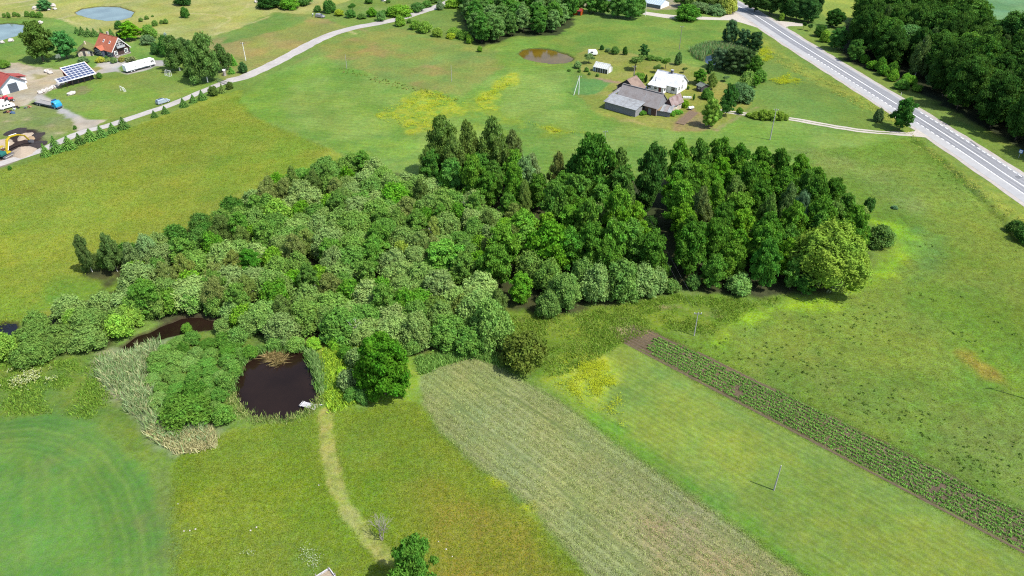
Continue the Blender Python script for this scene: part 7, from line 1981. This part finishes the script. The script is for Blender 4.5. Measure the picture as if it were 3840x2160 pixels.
# tussocks on the pasture
past = [(1960,385),(2100,380),(2300,352),(2420,450),(2576,610),(2700,740),(2700,1340),(2576,1278),(2200,1085),(1800,900),(1720,858),(1800,860),(1900,805),(2080,770),(2230,700),(2310,630),(2260,560),(2150,470)]
def tus(x, y): return sstep(.50, .72, fbm(x, y, 16, 81, 3)) * .5 + .5 * sstep(0, 1, 1 - np.abs(poly_sd(x, y, pot) + 7) / 12)
x, y = scatter(past, 7000, 82, dens=tus); g = np.random.default_rng(83)
leafy('tussocks', 'dark tussocks scattered over the right pasture', 'tussock', x, y, .30 * g.uniform(.5, 1.5, len(x)), .34 * g.uniform(.6, 1.4, len(x)), [(88,116,46),(98,126,52),(80,104,44),(104,130,60)], 84, 10, .14)
x, y = scatter(past, 30000, 85, dens=lambda x, y: .3 + .7 * fbm(x, y, 6, 86, 3))
blades('pasture_grass', 'rough grass of the right pasture', 'grass', x, y, .2, .14, [(128,160,58),(142,164,76),(118,152,52)], 87, 3, .35, .6, k=1.6)
# far field clumps
x, y = scatter([(850,168),(1000,208),(1160,248),(1165,262),(1000,222),(850,180)], 900, 88); g = np.random.default_rng(89)
leafy('field_clumps', 'scrubby weeds along the far field boundary', 'weeds', x, y, .4 * g.uniform(.4, 1.4, len(x)), .5 * g.uniform(.4, 1.3, len(x)), [(120,132,60),(104,128,54),(150,146,84)], 90, 8, .2)
# meadow grass, near
x, y = scatter([(440,1160),(560,1095),(800,1042),(1040,1012),(1110,1092),(1300,1262),(1480,1449),(1560,1560),(430,1560),(425,1300)], 60000, 91, dens=lambda x, y: sstep(1.0, 1.5, line_d(x, y, wpoly([(818,1036),(824,1130),(838,1200),(872,1280),(932,1360),(975,1405)]))))
blades('meadow_grass', 'uneven grass of the near hay meadow', 'grass', x, y, .20, .09, [(134,164,50),(144,166,54),(128,158,46),(156,166,68)], 92, 3, .25, .6, k=1.5)
x, y = scatter([(-100,880),(0,430),(300,328),(600,240),(640,295),(830,376),(700,470),(480,590),(220,690),(60,800)], 60000, 93)
blades('flower_meadow_grass', 'yellow-green grass of the left meadow', 'grass', x, y, .22, .14, [(142,168,56),(152,172,60),(134,162,52),(162,170,72)], 94, 3, .4, .6, k=1.5)
# flowers
def flowers(name, label, polys, n, seed, h, size, cols, ns=2.5, lo=.42, hi=.62):
    xs, ys = [], []
    for i, pl_ in enumerate(polys):
        P = wpoly(pl_); x, y = scatter(pl_, n, seed + i, dens=lambda x, y: sstep(lo, hi, fbm(x, y, ns, seed, 4)) * sstep(-.2, 2.5, poly_sd(x, y, P)))
        xs.append(x); ys.append(y)
    x, y = np.concatenate(xs), np.concatenate(ys); g = np.random.default_rng(seed)
    per = 3; m_ = len(x) * per
    Pp = np.stack([np.repeat(x, per) + g.normal(0, .25, m_), np.repeat(y, per) + g.normal(0, .25, m_), h * g.uniform(.6, 1.2, m_)], 1)
    nn = g.normal(size=(m_, 3)) * .45 + np.array([0, -.3, 1]); nn /= np.linalg.norm(nn, axis=1)[:, None]
    v, f = leaf_quads(Pp, nn, size, g, 1.1); f = np.concatenate([f[:, [0, 1, 2]], f[:, [0, 2, 3]]])
    cc = np.array([alb(*q) for q in cols]) * 1.35
    col = np.repeat(cc[g.integers(0, len(cc), m_)], 4, 0)
    tag(link(bpy.data.objects.new(name, np_mesh(name, v, f, M_blades, col))), label, 'flowers', kind='stuff')
flowers('yellow_flowers', 'yellow rape flowers in the upper field', [[(905,294),(1000,258),(1055,222),(1105,228),(1165,246),(1185,275),(1130,300),(1085,328),(1030,342),(1000,318),(950,306)],[(1185,250),(1236,226),(1246,196),(1296,186),(1290,214),(1258,236),(1225,268),(1255,280),(1215,282)],[(1898,148),(1914,116),(1938,118),(1955,142),(1932,160),(1910,156)],[(1930,202),(1985,184),(2030,208),(2005,218),(1955,214)],[(1300,300),(1380,320),(1480,338),(1400,340)]], 7000, 101, .5, .11, [(204,214,48),(192,206,54),(178,198,58)], 2.5, .36, .78)
flowers('yellow_flowers', 'yellow flowers at the top of the green strip', [[(1390,980),(1440,915),(1520,896),(1560,960),(1585,1085),(1500,1050),(1440,1015)]], 14000, 103, .45, .075, [(202,216,52),(188,206,58)], 2.2, .36, .78)
flowers('white_flowers', 'white umbels by the lower picture edge', [[(740,1380),(790,1360),(820,1400),(800,1449),(760,1460),(740,1420)],[(590,1395),(640,1385),(640,1405)]], 420, 105, .6, .06, [(226,232,206),(206,220,180)], 1.5, .45, .6)
flowers('white_flowers', 'white umbels along the copse\'s right-hand foot', [[(2040,748),(2120,720),(2190,680),(2180,700),(2110,736),(2050,756)]], 1200, 107, .9, .16, [(214,226,190),(196,214,160)], 1.5, .4, .55)
flowers('white_flowers', 'pale umbels among the weeds at the left', [[(0,930),(120,925),(160,960),(60,990),(0,980)]], 1500, 109, .8, .13, [(214,222,170),(190,204,110)], 1.5, .48, .62)
flowers('verge_flowers', 'yellow bedstraw along the highway verge', [[(1915,100),(1970,140),(2120,215),(2260,295),(2310,345),(2400,415),(2576,545),(2640,600),(2600,610),(2420,470),(2270,335),(2080,235),(1935,150)]], 22000, 111, .4, .12, [(190,196,92),(176,188,82),(200,200,104)], 2.0, .36, .75)
